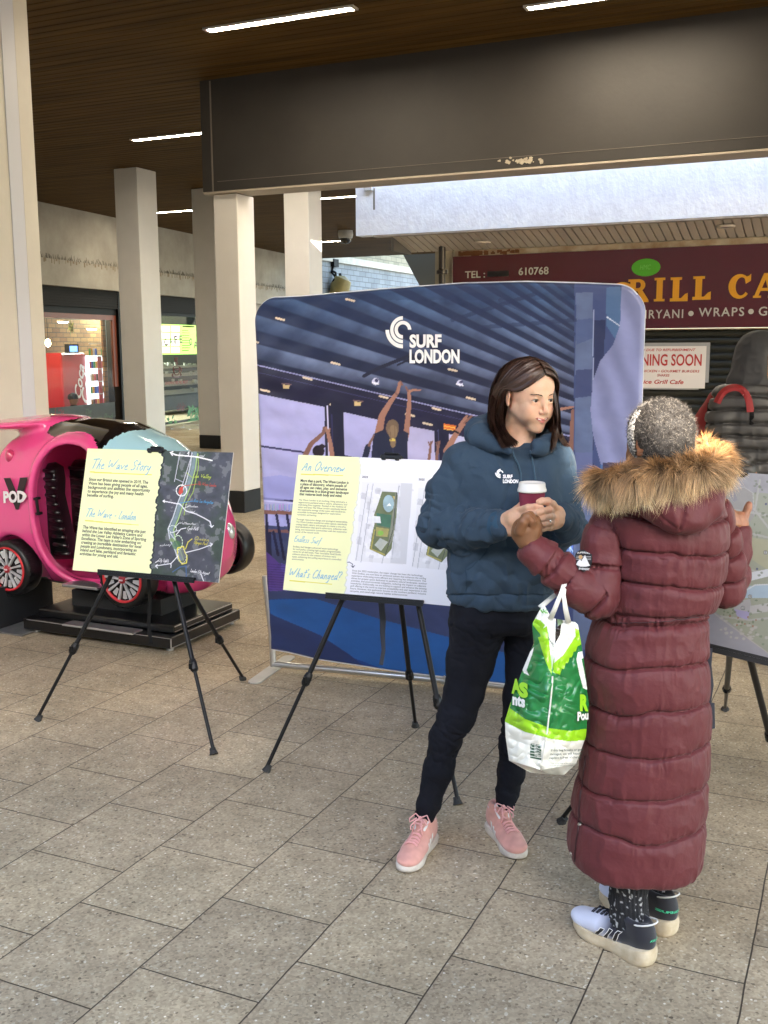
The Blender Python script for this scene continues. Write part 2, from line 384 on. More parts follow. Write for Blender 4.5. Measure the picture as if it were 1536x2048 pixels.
# ---- big cream pier at far left with a pale corner bead
pe = onY(98, 835, 5.75)
t = thing('pier', (pe[0]-.8, 4.2, 0), 'large cream painted wall pier at the left edge with a pale vertical corner strip', 'wall pier')
s = MB(); s.box((pe[0]-1.6, 1.5, .25), (pe[0], 5.62, CEILZ)); s.build('wall', CREAM, t)
s = MB(); s.box((pe[0]-1.6, 5.623, .25), (pe[0]+.003, 5.75, CEILZ)); s.build('edge', CREAM, t)
s = MB(); s.box((pe[0]+.0005, 5.50, .25), (pe[0]+.007, 5.617, CEILZ)); s.build('corner_strip', mk('bead', (.60, .62, .68), .35), t)
s = MB(); s.box((pe[0]-1.6, 1.5, 0), (pe[0]+.004, 5.752, .247)); s.build('base', BLACKBASE, t)
s = MB(); s.box((-5.9, 3.2, 0.004), (-4.594, 4.96, .255)); o = s.build('plinth_box', BLACKBASE); tag(o, 'black low plinth box on the paving behind the rear wheel of the pink pod', 'plinth')
# metal ramp plate beside it
s = MB(); q = [onZ(0, 1268, .006), onZ(112, 1266, .006), onZ(116, 1228, .006), onZ(0, 1262, .006)]
s.prism([(0, 0), (.62, -.0), (.62, .2), (.0, .52)], (-4.59, 4.45, .004), (.35, .0, 0), (0, 1, 0), (0, 0, .008))
o = s.build('floor_plate', mk('galv', (.45, .46, .47), .4, metal=.8, var=.3, vs=9)); tag(o, 'thin grey metal plate on the paving beside the black pod base', 'floor plate')

# ---- shop row at left (plane slightly skewed)
FA = A(-13.24, 14.53, 0); FD = nrm(A(-1.15, 9.17, 0)); FN = A(FD[1], -FD[0], 0)     # FN points to the walkway (+X)
def fp(x, y, off=0.): return onP(x, y, FA+FN*off, FN)
def fs(x, y, off=0.):
    p = fp(x, y, off)-FA; return float(p @ FD), float(p[2])
AX = np.array([FD, -FN, A(0, 0, 1)])   # local x along wall, y into building, z up
WALLC = mk('shop_wall_render', (.40, .38, .33), .75, var=.22, vs=1.3, bump=.3, bs=14, col2=(.25, .23, .19))
DARK = mk('dark_frame', (.005, .005, .006), .6, spec=.2)
t = thing('cafe_building', tuple(FA+FD*4), 'cream rendered cafe building with dark shopfronts along the left side of the walkway', 'building')
zl, zr = 2.76, 3.22
m_ = MB(); m_.box((-19, 0, zr), (13.2, .3, CEILZ+1.5), AX, FA); m_.build('upper_wall', WALLC, t)  # near end runs on unseen, lengthened to block western sky light
m_ = MB(); m_.box((-19, -.14, zl), (13.2, .298, zr-.002), AX, FA)
s1a, s1b = fs(88, 600)[0], fs(246, 600)[0]; s2a = fs(318, 600)[0]; s2b = 6.4
m_.build('lintel_band', WALLC, t)
for xa_, xb_ in ((s1b, s2a-.05), (s2b, 13.2), (-19, -1.2)): m_ = MB(); m_.box((xa_, -.02, 0), (xb_, .3, zl-.002), AX, FA); m_.build('lower_wall', WALLC, t)
# bird spikes on the ledge
m_ = MB(); 
for i in range(260):
    s = -.5+i*.045; a = FA+FD*s-FN*(-.06); a = a+A(0, 0, zr)
    m_.tube([a, a+FN*random.uniform(-.05, .06)+A(0, 0, random.uniform(.05, .11))+FD*random.uniform(-.02, .02)], [.0045, .002], 3, caps=False)
m_.build('bird_spikes', mk('spikes', (.08, .065, .05), .7), t)['kind'] = 'stuff'
# dirt strip under spikes, streak shapes
m_ = MB()
for i in range(120):
    s = -.4+i*.1+random.uniform(-.05, .05); ww = random.uniform(.01, .05); hh = random.uniform(.02, .10)
    m_.box((s, -.1425, zr-.004-hh), (s+ww, -.1405, zr-.004), AX, FA)
m_.build('ledge_grime', mk('grime', (.22, .17, .11), .9), t)['kind'] = 'stuff'
def front(t, sa, sb, zt=zl-.003):
    # recessed shopfront: shutter box, frame, glass
    m_ = MB(); m_.box((sa, .0, zt-.34), (sb, .25, zt), AX, FA)
    for i in range(7): m_.box((sa, -.012, zt-.34+.048*i+.004), (sb, -.0005, zt-.34+.048*i+.034), AX, FA)
    m_.build('shutter_box', mk('shutter_grey', (.022, .022, .023), .7, spec=.12), t)
front(t, s1a-1.4, s1b-.23); front(t, s2a-.05, s2b)
m_ = MB()
m_.box((s1b-.22, -.016, 0), (s1b-.004, .28, zl-.004), AX, FA); m_.box((s1a-1.4, .03, zl-.46), (s1b-.225, .12, zl-.345), AX, FA)
m_.box((s2a-.05, .03, zl-.42), (s2b, .12, zl-.345), AX, FA); m_.build('black_frame', DARK, t)
RUST = mk('rust_red_frame', (.17, .035, .012), .45, var=.2)
m_ = MB(); m_.box((s1b-.36, .04, .9), (s1b-.226, .1, zl-.462), AX, FA); m_.box((s1a-1.2, .04, zl-.56), (s1b-.362, .1, zl-.463), AX, FA); m_.build('window_frame', RUST, t)
# frosted lower band with leaf script
FROST = mk('frosted_film', (.16, .17, .145), .6, var=.15, vs=5)
zf = fs(150, 812)[1]
for xa_, xb_ in ((s1a-1.2, s1b-.364), (s2a-.04, s2b)): m_ = MB(); m_.box((xa_, .066, .3), (xb_, .07, zf), AX, FA); m_.build('frosted_band', FROST, t)
GRN = mk('leaf_green', (.05, .19, .05), .5); REDP = mk('berry_red', (.16, .02, .02), .5); DGRN = mk('dark_leaf', (.02, .08, .03), .6)
m_ = MB()
o_ = fp(170, 838, -.06)
put_text(m_, 'The', fp(172, 828, -.06), FD, A(0, 0, 1), height=.10, shear=.4)
put_text(m_, 'Green Pod', fp(174, 846, -.06), FD, A(0, 0, 1), height=.15, shear=.4); m_.build('window_lettering', mk('pale_green', (.14, .22, .12), .6), t)
def blob(mb, c, r, n, dirs=(FD, A(0, 0, 1)), leaf=.05):
    for i in range(n):
        a = random.uniform(0, 6.28); q = c+dirs[0]*r*random.uniform(-1, 1)+dirs[1]*r*.6*random.uniform(-1, 1)+FN*.0004*i
        u = dirs[0]*math.cos(a)+dirs[1]*math.sin(a); w2 = -dirs[0]*math.sin(a)+dirs[1]*math.cos(a)
        mb.quad(q-u*leaf, q+w2*leaf*.4, q+u*leaf, q-w2*leaf*.4)
m_ = MB(); blob(m_, fp(118, 828, -.055), .14, 16); m_.build('berry_picture', REDP, t); m_ = MB(); blob(m_, fp(362, 816, -.055), .17, 16); m_.build('berry_picture', REDP, t)
m_ = MB(); blob(m_, fp(388, 830, -.05), .32, 60, leaf=.09); m_.build('leaf_picture', GRN, t); m_ = MB(); blob(m_, fp(340, 845, -.05), .3, 30, leaf=.07); m_.build('leaf_picture', GRN, t)
m_ = MB(); m_.box((s2a-.04, .072, .05), (s2b, .1, fs(360, 862)[1]), AX, FA); m_.build('stall_riser', mk('riser_dark', (.015, .013, .012), .5), t); m_ = MB(); m_.box((s1a-1.2, .072, .05), (s1b-.37, .1, .3), AX, FA); m_.build('stall_riser', mk('riser_dark', (.015, .013, .012), .5), t)
m_ = MB(); m_.box((s2a-.04, .06, fs(360, 873)[1]), (s2b, .0715, fs(360, 864)[1]), AX, FA); m_.build('orange_rail', mk('rail', (.25, .05, .015), .5), t)
# glass
GLASS = mk('shop_glass', (.01, .012, .012), .03, alpha=.22, spec=.5)
m_ = MB(); m_.box((s1a-1.2, .055, .3), (s1b-.363, .06, zl-.56), AX, FA); m_.build('glass', GLASS, t); m_ = MB(); m_.box((s2a-.04, .05, .3), (s2b, .055, zl-.42), AX, FA); m_.build('glass', GLASS, t)
# interior: brick back wall
def brick_mat(name, c1, c2, mo, sc=1., bw=.22, rh=.075, ms=.008, swap='FD', bump=.5, rough=.8, var=0):
    m, tt, b = nodes(name); N = tt.nodes; L = tt.links
    tc = N.new('ShaderNodeTexCoord'); sp = N.new('ShaderNodeSeparateXYZ'); L.new(tc.outputs['Object'], sp.inputs[0])
    cb = N.new('ShaderNodeCombineXYZ'); L.new(sp.outputs[1 if swap == 'FD' else 0], cb.inputs[0]); L.new(sp.outputs[2], cb.inputs[1])
    br = N.new('ShaderNodeTexBrick'); L.new(cb.outputs[0], br.inputs[0]); br.inputs['Scale'].default_value = sc
    br.inputs['Brick Width'].default_value = bw; br.inputs['Row Height'].default_value = rh; br.inputs['Mortar Size'].default_value = ms
    br.inputs['Color1'].default_value = c1+(1,); br.inputs['Color2'].default_value = c2+(1,); br.inputs['Mortar'].default_value = mo+(1,)
    nz = N.new('ShaderNodeTexNoise'); nz.inputs['Scale'].default_value = 1.3; nz.inputs['Detail'].default_value = 8; L.new(tc.outputs['Object'], nz.inputs['Vector'])
    mr = N.new('ShaderNodeMapRange'); L.new(nz.outputs[0], mr.inputs[0]); mr.inputs['To Min'].default_value = .7; mr.inputs['To Max'].default_value = 1.3
    sc_ = N.new('ShaderNodeVectorMath'); sc_.operation = 'SCALE'; L.new(br.outputs['Color'], sc_.inputs[0]); L.new(mr.outputs[0], sc_.inputs['Scale'])
    L.new(sc_.outputs[0], b.inputs['Base Color']); b.inputs['Roughness'].default_value = rough
    bp = N.new('ShaderNodeBump'); bp.inputs['Strength'].default_value = bump; bp.inputs['Distance'].default_value = .01; bp.invert = True
    L.new(br.outputs['Fac'], bp.inputs['Height']); L.new(bp.outputs[0], b.inputs['Normal'])
    return m
IBR = brick_mat('inside_brick', (.28, .15, .055), (.17, .075, .03), (.06, .045, .03), bw=.26, rh=.10)
m_ = MB(); m_.box((-6, 2.45, 0), (s2a+1.6, 2.55, zl+.3), AX, FA); m_.build('inside_wall', IBR, t); m_ = MB(); m_.box((s1b-.47, .20, 0), (s1b-.362, .24, zl), AX, FA); m_.build('inside_wall', IBR, t)
m_ = MB(); m_.box((-6, .3, zl+.3), (13, 6, zl+.35), AX, FA); m_.build('inside_ceiling', mk('inside_ceil', (.28, .2, .12), .8), t)
m_ = MB(); m_.box((s2a+1.6, 2.6, 0), (13, 2.7, zl+.3), AX, FA); m_.build('inside_rear_wall', mk('inside_dark', (.05, .05, .05), .7), t)
# interior lamps (lit)
WL = mk('warm_lamp', (1, .8, .5), emit=(1, .72, .36), es=14); CL = mk('cool_lamp', (1, 1, 1), emit=(.9, .95, 1), es=11)
def fl(x, y, off): return fp(x, y, -off)
def lampthing(p, r, mat, label, cat, nm='ceiling_light'):
    g = thing(nm, p, label, cat); a = MB(); a.lathe([(0, -.012), (r*.85, -.012), (r, 0), (r, .02), (0, .02)], p, 20); a.build('lens', mat, g)
    a = MB(); a.lathe([(r+.002, -.004), (r+.02, 0), (r+.02, .03), (r+.002, .03)], p, 20); a.build('rim', LFR, g)
lampthing(fl(126, 644, 1.0), .10, CL, 'round white downlight inside the cafe window, left of the hanging green star', 'ceiling light')
lampthing(fl(183, 658, 1.0), .10, CL, 'round white downlight inside the cafe window, right of the hanging green star', 'ceiling light')
p = fl(96, 686, 1.0); g = thing('pendant_bulb', p, 'glowing amber pendant bulb against the brick inside the cafe window', 'light bulb')
a = MB(); a.ell(p, (.05, .05, .075)); a.build('bulb', WL, g, smooth=True); a = MB(); a.tube([p+A(0, 0, .07), p+A(0, 0, .9)], .006, 5); a.build('cord', DARK, g)
# area lights added as room fill so that the inside reads as lit
for (sx, off, col, en) in ((s1b-1.6, 1.5, (1, .74, .42), 20), (s2a+1.6, 2.0, (.85, 1, .85), 30)):
    ld = bpy.data.lights.new('cafe_fill_light', 'AREA'); ld.size = .6; ld.energy = en; ld.color = col
    lo = bpy.data.objects.new('cafe_fill_light', ld); COL.objects.link(lo); q = FA+FD*sx-FN*off+A(0, 0, zl+.25); lo.location = tuple(q)
# drinks machine (red) and fridge
RED = mk('machine_red', (.38, .012, .015), .35, coat=.3); WHT = mk('white_print', (.80, .80, .78), .45)
def fbox(mb, x0, y0, x1, y1, off, dep):
    sa, z1 = fs(x0, y0, -off); sb, z0 = fs(x1, y1, -off); k = (1)
    mb.box((sa, off, z0), (sb, off+dep, z1), AX, FA)
g = thing('drinks_machine', fl(150, 830, 1.6)*A(1, 1, 0), 'tall red drinks machine with white script lettering inside the cafe window', 'vending machine')
a = MB(); sa, z1 = fs(122, 706, -1.6); sb, _ = fs(172, 706, -1.6); a.bbox((sa, 1.6, 0), (sb, 2.3, z1), .03, AX, FA); a.build('cabinet', RED, g)
a = MB(); sp_, zz = fs(160, 800, -1.59)
put_text(a, 'Coca', FA+FD*(sb-.30)-FN*1.59+A(0, 0, zz+.02), nrm(FD*.28+A(0, 0, .96)), nrm(-FD*.96+A(0, 0, .28)), height=.26, shear=.35, bold=.02)
put_text(a, 'Cola', FA+FD*(sb-.03)-FN*1.588+A(0, 0, zz-.1), nrm(FD*.28+A(0, 0, .96)), nrm(-FD*.96+A(0, 0, .28)), height=.30, shear=.35, bold=.02); a.build('lettering', WHT, g)
g = thing('drinks_fridge', fl(197, 830, 1.5)*A(1, 1, 0), 'glass fronted drinks fridge with rows of cans beside the red machine', 'fridge')
sa, z1 = fs(178, 712, -1.5); sb, _ = fs(214, 712, -1.5)
a = MB(); a.bbox((sa, 1.52, 0), (sb, 2.2, z1), .02, AX, FA); a.build('cabinet', mk('fridge_white', (.62, .64, .66), .4, emit=(.8, .9, 1), es=.35), g)
a = MB(); a.box((sa+.48*(sb-sa), 1.50, .1), (sa+.68*(sb-sa), 1.518, z1-.02), AX, FA); a.build('handle_strip', RED, g)
cols = [(.45, .05, .05), (.05, .1, .4), (.5, .5, .5), (.5, .25, .03), (.04, .2, .06), (.06, .03, .02)]
for ci, c in enumerate(cols):
    a = MB()
    for r_ in range(5):
        for k in range(8):
            if (k+r_*2+ci) % 6 == 0 or random.random() < .08:
                x = sa+.03+k*(sb-sa-.06)/8; z = .42+r_*.27
                if not (.46 < (x-sa)/(sb-sa) < .68): a.cyl(FA+FD*x-FN*1.497+A(0, 0, z), FA+FD*x-FN*1.497+A(0, 0, z+.15), .022, n=8)
    if a.n: a.build('cans', mk('can%d' % ci, c, .3), g)['kind'] = 'stuff'
a = MB()
for r_ in range(6): a.box((sa+.02, 1.49, .395+r_*.27), (sb-.02, 1.518, .41+r_*.27), AX, FA)
a.build('shelf', LFR, g)
g = thing('till_screen', fl(147, 700, 1.4), 'small dark payment screen on top of the red drinks machine', 'screen')
a = MB(); fbox(a, 137, 688, 158, 706, 1.45, .1); a.build('case', DARK, g); a = MB(); fbox(a, 140, 692, 155, 703, 1.44, .008); a.build('screen', mk('scr', (.02, .03, .08), .2, emit=(.1, .25, .8), es=.7), g)
# seated customer with a beanie, seen through the glass
SKINB = mk('skin_dim', (.30, .15, .08), .5)
g = thing('person', fl(147, 812, .9), 'customer in a dark beanie and dark coat seated inside the cafe window', 'person')
c = fl(147, 800, .9)
a = MB(); a.ell(c, (.085, .085, .12), 18, 12); a.ell(c+A(0, 0, -.13), (.05, .05, .08)); a.ell(c+FN*.082+FD*.02+A(0, 0, -.02), (.018, .016, .02)); a.build('body', SKINB, g, smooth=True)
a = MB(); a.ell(c+A(0, 0, .06)-FN*.012, (.1, .1, .085), 18, 12); a.lathe([(.1, .02), (.106, .02), (.106, .05), (.1, .05)], c-FN*.01, 18); a.build('beanie', DARK, g, smooth=True)
a = MB(); a.ell(c+A(0, 0, -.32), (.17, .26, .2), 20, 12); a.ell(c+A(0, 0, -.16), (.1, .11, .07)); a.build('coat', DARK, g, smooth=True)
# hanging green decoration
p = fl(142, 655, .6); g = thing('hanging_decoration', p, 'pale green star decoration hanging inside the cafe window', 'decoration')
a = MB()
for i in range(7):
    an = i*6.283/7; q = p+FD*.14*math.cos(an)+A(0, 0, .14*math.sin(an)); n_ = nrm(q-p); w2 = np.cross(n_, FN); a.add([p-w2*.035, q, p+w2*.035, p+FN*.05], [(0, 1, 3), (1, 2, 3), (0, 2, 1)])
a.ell(p, .05, 10, 6); a.build('star', mk('deco', (.30, .36, .12), .6), g)
a = MB(); a.tube([p+A(0, 0, .05), p+A(0, 0, .5)], .004, 4); a.build('string', DARK, g)
# --- second window: menu boards, counter, lettering
g = thing('menu_board', fl(360, 690, 1.8), 'bright green wall menu with white picture cards inside the second cafe window', 'menu board')
a = MB(); fbox(a, 322, 648, 400, 708, 1.8, .05); a.build('panel', mk('menu_green', (.22, .48, .06), .5, emit=(.35, .75, .12), es=.45), g)
a = MB()
for i in range(2):
    for j in range(4): fbox(a, 324+i*19, 652+j*14, 340+i*19, 663+j*14, 1.79, .006)
a.build('cards', mk('menu_card', (.8, .8, .75), .5, emit=(1, 1, .9), es=.3), g)
a = MB()
for i in range(9): fbox(a, 364, 660+i*5, 376+random.randint(0, 6), 661.5+i*5, 1.79, .006)
fbox(a, 365, 651, 389, 655, 1.79, .006)
for i in range(2):
    for j in range(4):
        for q in range(3): fbox(a, 326+i*19, 654+j*14+q*3, 337+i*19, 655+j*14+q*3, 1.785, .003)
a.build('menu_lines', mk('menu_ink', (.25, .28, .02), .5), g)
g = thing('counter', fl(360, 800, 1.6)*A(1, 1, 0), 'glass display counter with white trays inside the second cafe window', 'counter')
a = MB(); fbox(a, 320, 745, 402, 812, 1.7, .5); a.build('case', mk('case_dark', (.06, .065, .06), .4), g)
for k, y in enumerate((726, 742, 760, 776)):
    a = MB(); fbox(a, 321, y+6, 402, y+8, 1.6, .09); a.build('shelf', LFR, g)
a = MB()
for i in range(26):
    x = random.uniform(324, 395); y = random.choice((732, 748, 766, 782)); fbox(a, x, y-random.uniform(3, 8), x+random.uniform(2, 6), y, 1.55+.003*i, .04)
a.build('crockery', mk('crock', (.5, .52, .48), .4), g)
DRED = mk('window_letter_red', (.10, .008, .012), .5)
a = MB(); cc = fp(354, 735, -.045)
word = 'CAFE OPEN'; n_ = len(word)
for i, ch in enumerate(word):
    if ch == ' ': continue
    # arc through the photo positions of the letters
    px = 333+i*9.6; py = 694-9*math.sin(min(1, (i+.8)/4.6)*1.57)+max(0, i-3.6)**1.6*3.1
    q = fp(px, py, -.045); an = -(i-3.0)*.115
    ex = FD*math.cos(an)+A(0, 0, math.sin(an)); ey = -FD*math.sin(an)+A(0, 0, math.cos(an))
    put_text(a, ch, q, ex, ey, height=.165, width=.085 if ch in 'I' else .135, bold=.03, align='c')
ey = A(0, 0, 1)
a.build('window_lettering', DRED, t)
a = MB(); q = fp(353, 738, -.045)
def fring(a, c, rx, ry, w0, a0=0, a1=360, n=24):
    P = []
    for i in range(n+1): an = R(a0+(a1-a0)*i/n); P.append(c+FD*rx*math.cos(an)+ey*ry*math.sin(an))
    a.tube(P, w0, 5, caps=True)
k = .145
fring(a, q+ey*.03, k, k*.28, .009); a.tube([q-FD*k+ey*.03, q-FD*.11-ey*.09, q-FD*.05-ey*.13, q+FD*.05-ey*.13, q+FD*.11-ey*.09, q+FD*k+ey*.03], .012, 5)
fring(a, q+FD*.17-ey*.02, .055, .055, .011, -100, 100); fring(a, q-ey*.13, .2, .05, .013, 150, 390)
for sx in (-.05, 0.0, .05): a.tube([q+FD*sx+ey*(.10+.02*j)+FD*.014*math.sin(j*1.2) for j in range(9)], .008, 5)
a.build('cup_logo', DRED, t)
a = MB(); put_text(a, 'SANDWICHES PIES MEAT', fp(330, 770, -.045), FD, ey, width=1.05, height=.07, bold=.01); a.build('window_slogan', mk('slogan_red', (.3, .02, .02), .5), t)
# bistro table outside the second window
WTR = mk('wire_white', (.42, .42, .38), .5)
p0 = fp(372, 862, .9); g = thing('bistro_table', (p0[0], p0[1], 0), 'small folding cafe table with crossed legs below the cafe window between the columns', 'table')
zt = p0[2]; a = MB(); a.lathe([(0, zt-.012), (.36, zt-.012), (.37, zt-.006), (.37, zt+.008), (0, zt+.008)], (p0[0], p0[1], 0), 28); a.build('table_top', WTR, g)
for dy in (-.2, .2):
    for s_ in (-1, 1):
        a = MB(); a.tube([p0*A(1, 1, 0)+FD*s_*.28+FN*dy+A(0, 0, .01), p0*A(1, 1, 0)-FD*s_*.24+FN*dy+A(0, 0, zt-.01)], .014, 7); a.build('leg', WTR, g)
a = MB(); a.tube([p0*A(1, 1, 0)+FN*-.2+A(0, 0, zt*.5), p0*A(1, 1, 0)+FN*.2+A(0, 0, zt*.5)], .01, 6); a.tube([p0*A(1, 1, 0)+FD*.25+FN*-.2+A(0, 0, .06), p0*A(1, 1, 0)+FD*.25+FN*.2+A(0, 0, .06)], .01, 6); a.build('stretcher', WTR, g)

# ---- far painted brick wall beyond the roof
WBR = brick_mat('painted_brick', (.27, .30, .32), (.21, .235, .25), (.14, .15, .16), bw=.42, rh=.16, ms=.012)
YBR = brick_mat('buff_brick', (.33, .31, .22), (.25, .235, .16), (.17, .165, .12), bw=.42, rh=.16, ms=.012)
t = thing('brick_wall', (-14.5, 34, 0), 'painted white brick wall with buff brick above its ledge, beyond the walkway roof', 'wall')
XW = -14.6; zL = onX(800, 545, XW)[2]
a = MB(); a.box((XW-.3, 26.5, 0), (XW, 60, zL)); a.build('painted_brickwork', WBR, t)
a = MB(); a.box((XW-.3, 26.5, zL+.21), (XW-.05, 60, 9)); a.build('buff_brickwork', YBR, t)
a = MB(); a.box((XW-.3, 26.5, zL+.002), (XW+.08, 60, zL+.205)); a.build('ledge', mk('ledge_stone', (.58, .55, .46), .7, var=.3, vs=3), t)
q = onX(672, 548, XW+.02)
a = MB(); a.box((XW, q[1]-.3, q[2]+.2), (XW+.12, q[1]+.0, q[2]+.42)); a.build('junction_box', DARK, t)
a = MB(); q2 = onX(668, 520, XW+.03); q3 = onX(664, 545, XW+.03); a.tube([q2, q3, onX(672, 556, XW+.1), onX(668, 570, XW+.2)], .035, 6); a.build('conduit', DARK, t)
q = onX(680, 575, XW+.3); g = thing('wall_lamp', q, 'old bulkhead lantern on a curved black bracket fixed to the white brick wall', 'wall lamp')
a = MB(); a.lathe([(.05, .35), (.26, .25), (.30, 0), (.22, -.3), (.02, -.42)], q, 16, axis=(.35, .2, 1)); smooth_by(a.build('lantern', mk('lantern_amber', (.30, .24, .08), .5, var=.3), g))
a = MB(); P = [onX(664, 572, XW+.1), onX(668, 560, XW+.2), onX(677, 556, XW+.3), onX(684, 562, XW+.3), q+A(0, 0, .4)]; a.tube(P, .04, 6); P = [onX(664, 542, XW+.05), onX(671, 545, XW+.2), onX(672, 556, XW+.2), onX(667, 566, XW+.1)]; a.tube(P, .035, 6); a.build('bracket', DARK, g)
# slanted grey stair panel and gable beyond roof
Yp = 27.6
pp = [onY(*q, Yp) for q in ((800, 495), (873, 495), (873, 640), (875, 640), (848+26, 640), (848, 588), (808, 512))]
a = MB(); a.prism([(p_[0], p_[2]) for p_ in (onY(800, 490, Yp), onY(880, 490, Yp), onY(880, 650, Yp), onY(876, 645, Yp), onY(848, 588, Yp), onY(808, 513, Yp))], (0, Yp, 0), (1, 0, 0), (0, 0, 1), (0, .3, 0))
o = a.build('stair_side', mk('grey_panel', (.15, .165, .175), .6)); tag(o, 'flat grey sloping stair panel between the painted brick wall and the drainpipe', 'stair panel')
# dome camera
q = onZ(691, 461, CEILZ); g = thing('dome_camera', q, 'small white dome security camera under the ceiling boards beside the canopy corner', 'security camera')
a = MB(); a.lathe([(.16, .0), (.17, -.08), (.15, -.16), (.13, -.17)], q, 20); a.build('housing', mk('cam_grey', (.4, .4, .4), .4), g, smooth=True)
a = MB(); a.lathe([(.125, -.17), (.12, -.22), (.08, -.27), (0, -.29)], q, 20); a.build('dome', mk('cam_dome', (.02, .02, .02), .1), g, smooth=True)

# ---- cafe on the right: wall, sign, shutter, canopy
YW = 11.0
BLKM_C = mk('sky_block_paint', (.34, .31, .27), .8, var=.2)
t = thing('grill_cafe', (-1.5, YW, 0), 'closed grill cafe with a maroon sign board over its grey roller shutter', 'building')
a = MB(); a.box((-4.42, YW, 0), (-4.215, YW+.3, 2.85)); a.box((-4.42, YW+.02, 2.63), (5, YW+.3, 2.86)); a.box((4.4, YW, 0), (5, YW+.3, 2.62)); a.build('wall', mk('cafe_wall', (.40, .36, .28), .7, var=.3, vs=3), t)
a = MB(); a.box((-4.18, YW-.01, 2.635), (5, YW+.018, 2.69)); a.box((-4.2, YW-.03, 1.815), (5, YW+.018, 1.828)); a.build('trim', mk('trim_cream', (.45, .41, .33), .6, var=.35, vs=5, col2=(.22, .13, .06)), t)
a = MB()
for i in range(60):
    x = -4.15+abs(random.gauss(0, .35)); r0 = random.uniform(.008, .03)
    a.box((x, YW-.0125-.0001*i, 2.66-r0*.6+random.uniform(-.015, .02)), (x+r0*2, YW-.0112, 2.675+random.uniform(-.01, .015)))
a.build('rust_stain', mk('rust', (.12, .045, .012), .9), t)
SIGN = mk('maroon_sign', (.075, .006, .012), .22, var=.15, vs=2)
a = MB(); a.box((-4.19, YW-.05, 1.83), (5, YW-.011, 2.63)); sg = a.build('sign_board', SIGN, t)
GOLD = mk('gold_letter', (.62, .30, .012), .4); SILV = mk('silver_letter', (.42, .40, .38), .4)
ys = YW-.053
def sgp(x, y): q = onY(x, y, ys); return q
def slab(a, ch, x0, y0, x1, y1):
    """chunky slab-serif capital between photo px corners (baseline y1)"""
    p0 = sgp(x0, y1); p1 = sgp(x1, y1); top = sgp(x0, y0); W = p1[0]-p0[0]; H = top[2]-p0[2]; O = A(p0[0], ys, p0[2]); ex = A(1, 0, 0); ez = A(0, 0, 1)
    T = A(0, -.012, 0); st = W*.33 if ch in 'L' else W*.27
    cnt = [0]
    def bx(xa, za, xb, zb): cnt[0] += 1; a.prism([(xa, za), (xb, za), (xb, zb), (xa, zb)], O, ex, ez, T+A(0, -.0007*cnt[0], 0))
    if ch == 'I': bx(W*.22, H*.0, W*.78, H); bx(0, 0, W, H*.1); bx(0, H*.9, W, H)
    if ch == 'L':
        bx(W*.14, 0, W*.50, H); bx(0, H*.89, W*.64, H); bx(0, 0, W*.9, H*.13); a.prism([(W*.72, 0), (W, 0), (W, H*.34), (W*.86, H*.30), (W*.62, H*.12)], O, ex, ez, T+A(0, -.004, 0))
    if ch == 'R':
        bx(W*.10, 0, W*.36, H); bx(0, 0, W*.48, H*.1); bx(0, H*.9, W*.4, H)
        pts = [];
        for i in range(13): an = math.pi/2-math.pi*i/12; pts.append((W*.5+W*.32*math.cos(an), H*.74+H*.26*math.sin(an)))
        inn = [(W*.5+W*.12*math.cos(math.pi/2-math.pi*i/12), H*.74+H*.13*math.sin(math.pi/2-math.pi*i/12)) for i in range(13)]
        for i in range(12): a.prism([pts[i], pts[i+1], inn[i+1], inn[i]], O, ex, ez, T+A(0, -.006, 0))
        bx(W*.3, H*.87, W*.5, H); bx(W*.3, H*.48, W*.5, H*.61); a.prism([(W*.45, H*.5), (W*.68, H*.52), (W*1.0, H*.09), (W*1.0, 0), (W*.72, 0)], O, ex, ez, T+A(0, -.007, 0))
    if ch == 'C':
        out = [(W*.5+W*.5*math.cos(R(38+284*i/22)), H*.5+H*.5*math.sin(R(38+284*i/22))) for i in range(23)]
        inn = [(W*.58+W*.26*math.cos(R(38+284*i/22)), H*.5+H*.37*math.sin(R(38+284*i/22))) for i in range(23)]
        for i in range(22): a.prism([out[i], out[i+1], inn[i+1], inn[i]], O, ex, ez, T)
        a.prism([(W*.78, H*.60), (W*1.0, H*.72), (W*1.0, H*1.0), (W*.92, H*.92), (W*.72, H*.86)], O, ex, ez, T+A(0, -.002, 0))
    if ch == 'A':
        a.prism([(W*.18, 0), (W*.02+W*.0, 0), (W*.40, H), (W*.58, H)], O, ex, ez, T); a.prism([(W*.66, 0), (W*.94, 0), (W*.60, H), (W*.42, H)], O, ex, ez, T+A(0, -.001, 0)); bx(W*.25, H*.28, W*.75, H*.40); bx(0, 0, W*.32, H*.09); bx(W*.6, 0, W, H*.09)
for i, (ch, x0, y0, x1, y1) in enumerate((('R', 1256, 559, 1297, 605), ('I', 1308, 556, 1329, 603), ('L', 1340, 555, 1375, 603), ('L', 1385, 553, 1421, 600), ('C', 1456, 549, 1500, 598), ('A', 1506, 547, 1556, 596))):
    a = MB(); slab(a, ch, x0, y0, x1, y1); a.build('sign_letter', GOLD, t)
for i, (ch, x0) in enumerate((('S', 985), ('P', 1028), ('I', 1070), ('C', 1100), ('E', 1150), ('G', 1215))):
    a = MB(); q = sgp(x0, 613); put_text(a, ch, q, A(1, 0, 0), A(0, 0, 1), height=.24, bold=.05); a.build('sign_letter', GOLD, t)
a = MB(); q = sgp(930, 556); put_text(a, 'TEL :', q, A(1, 0, 0), A(0, 0, 1), height=.075, width=sgp(970, 556)[0]-q[0], bold=.015); a.build('small_lettering', SILV, t); a = MB()
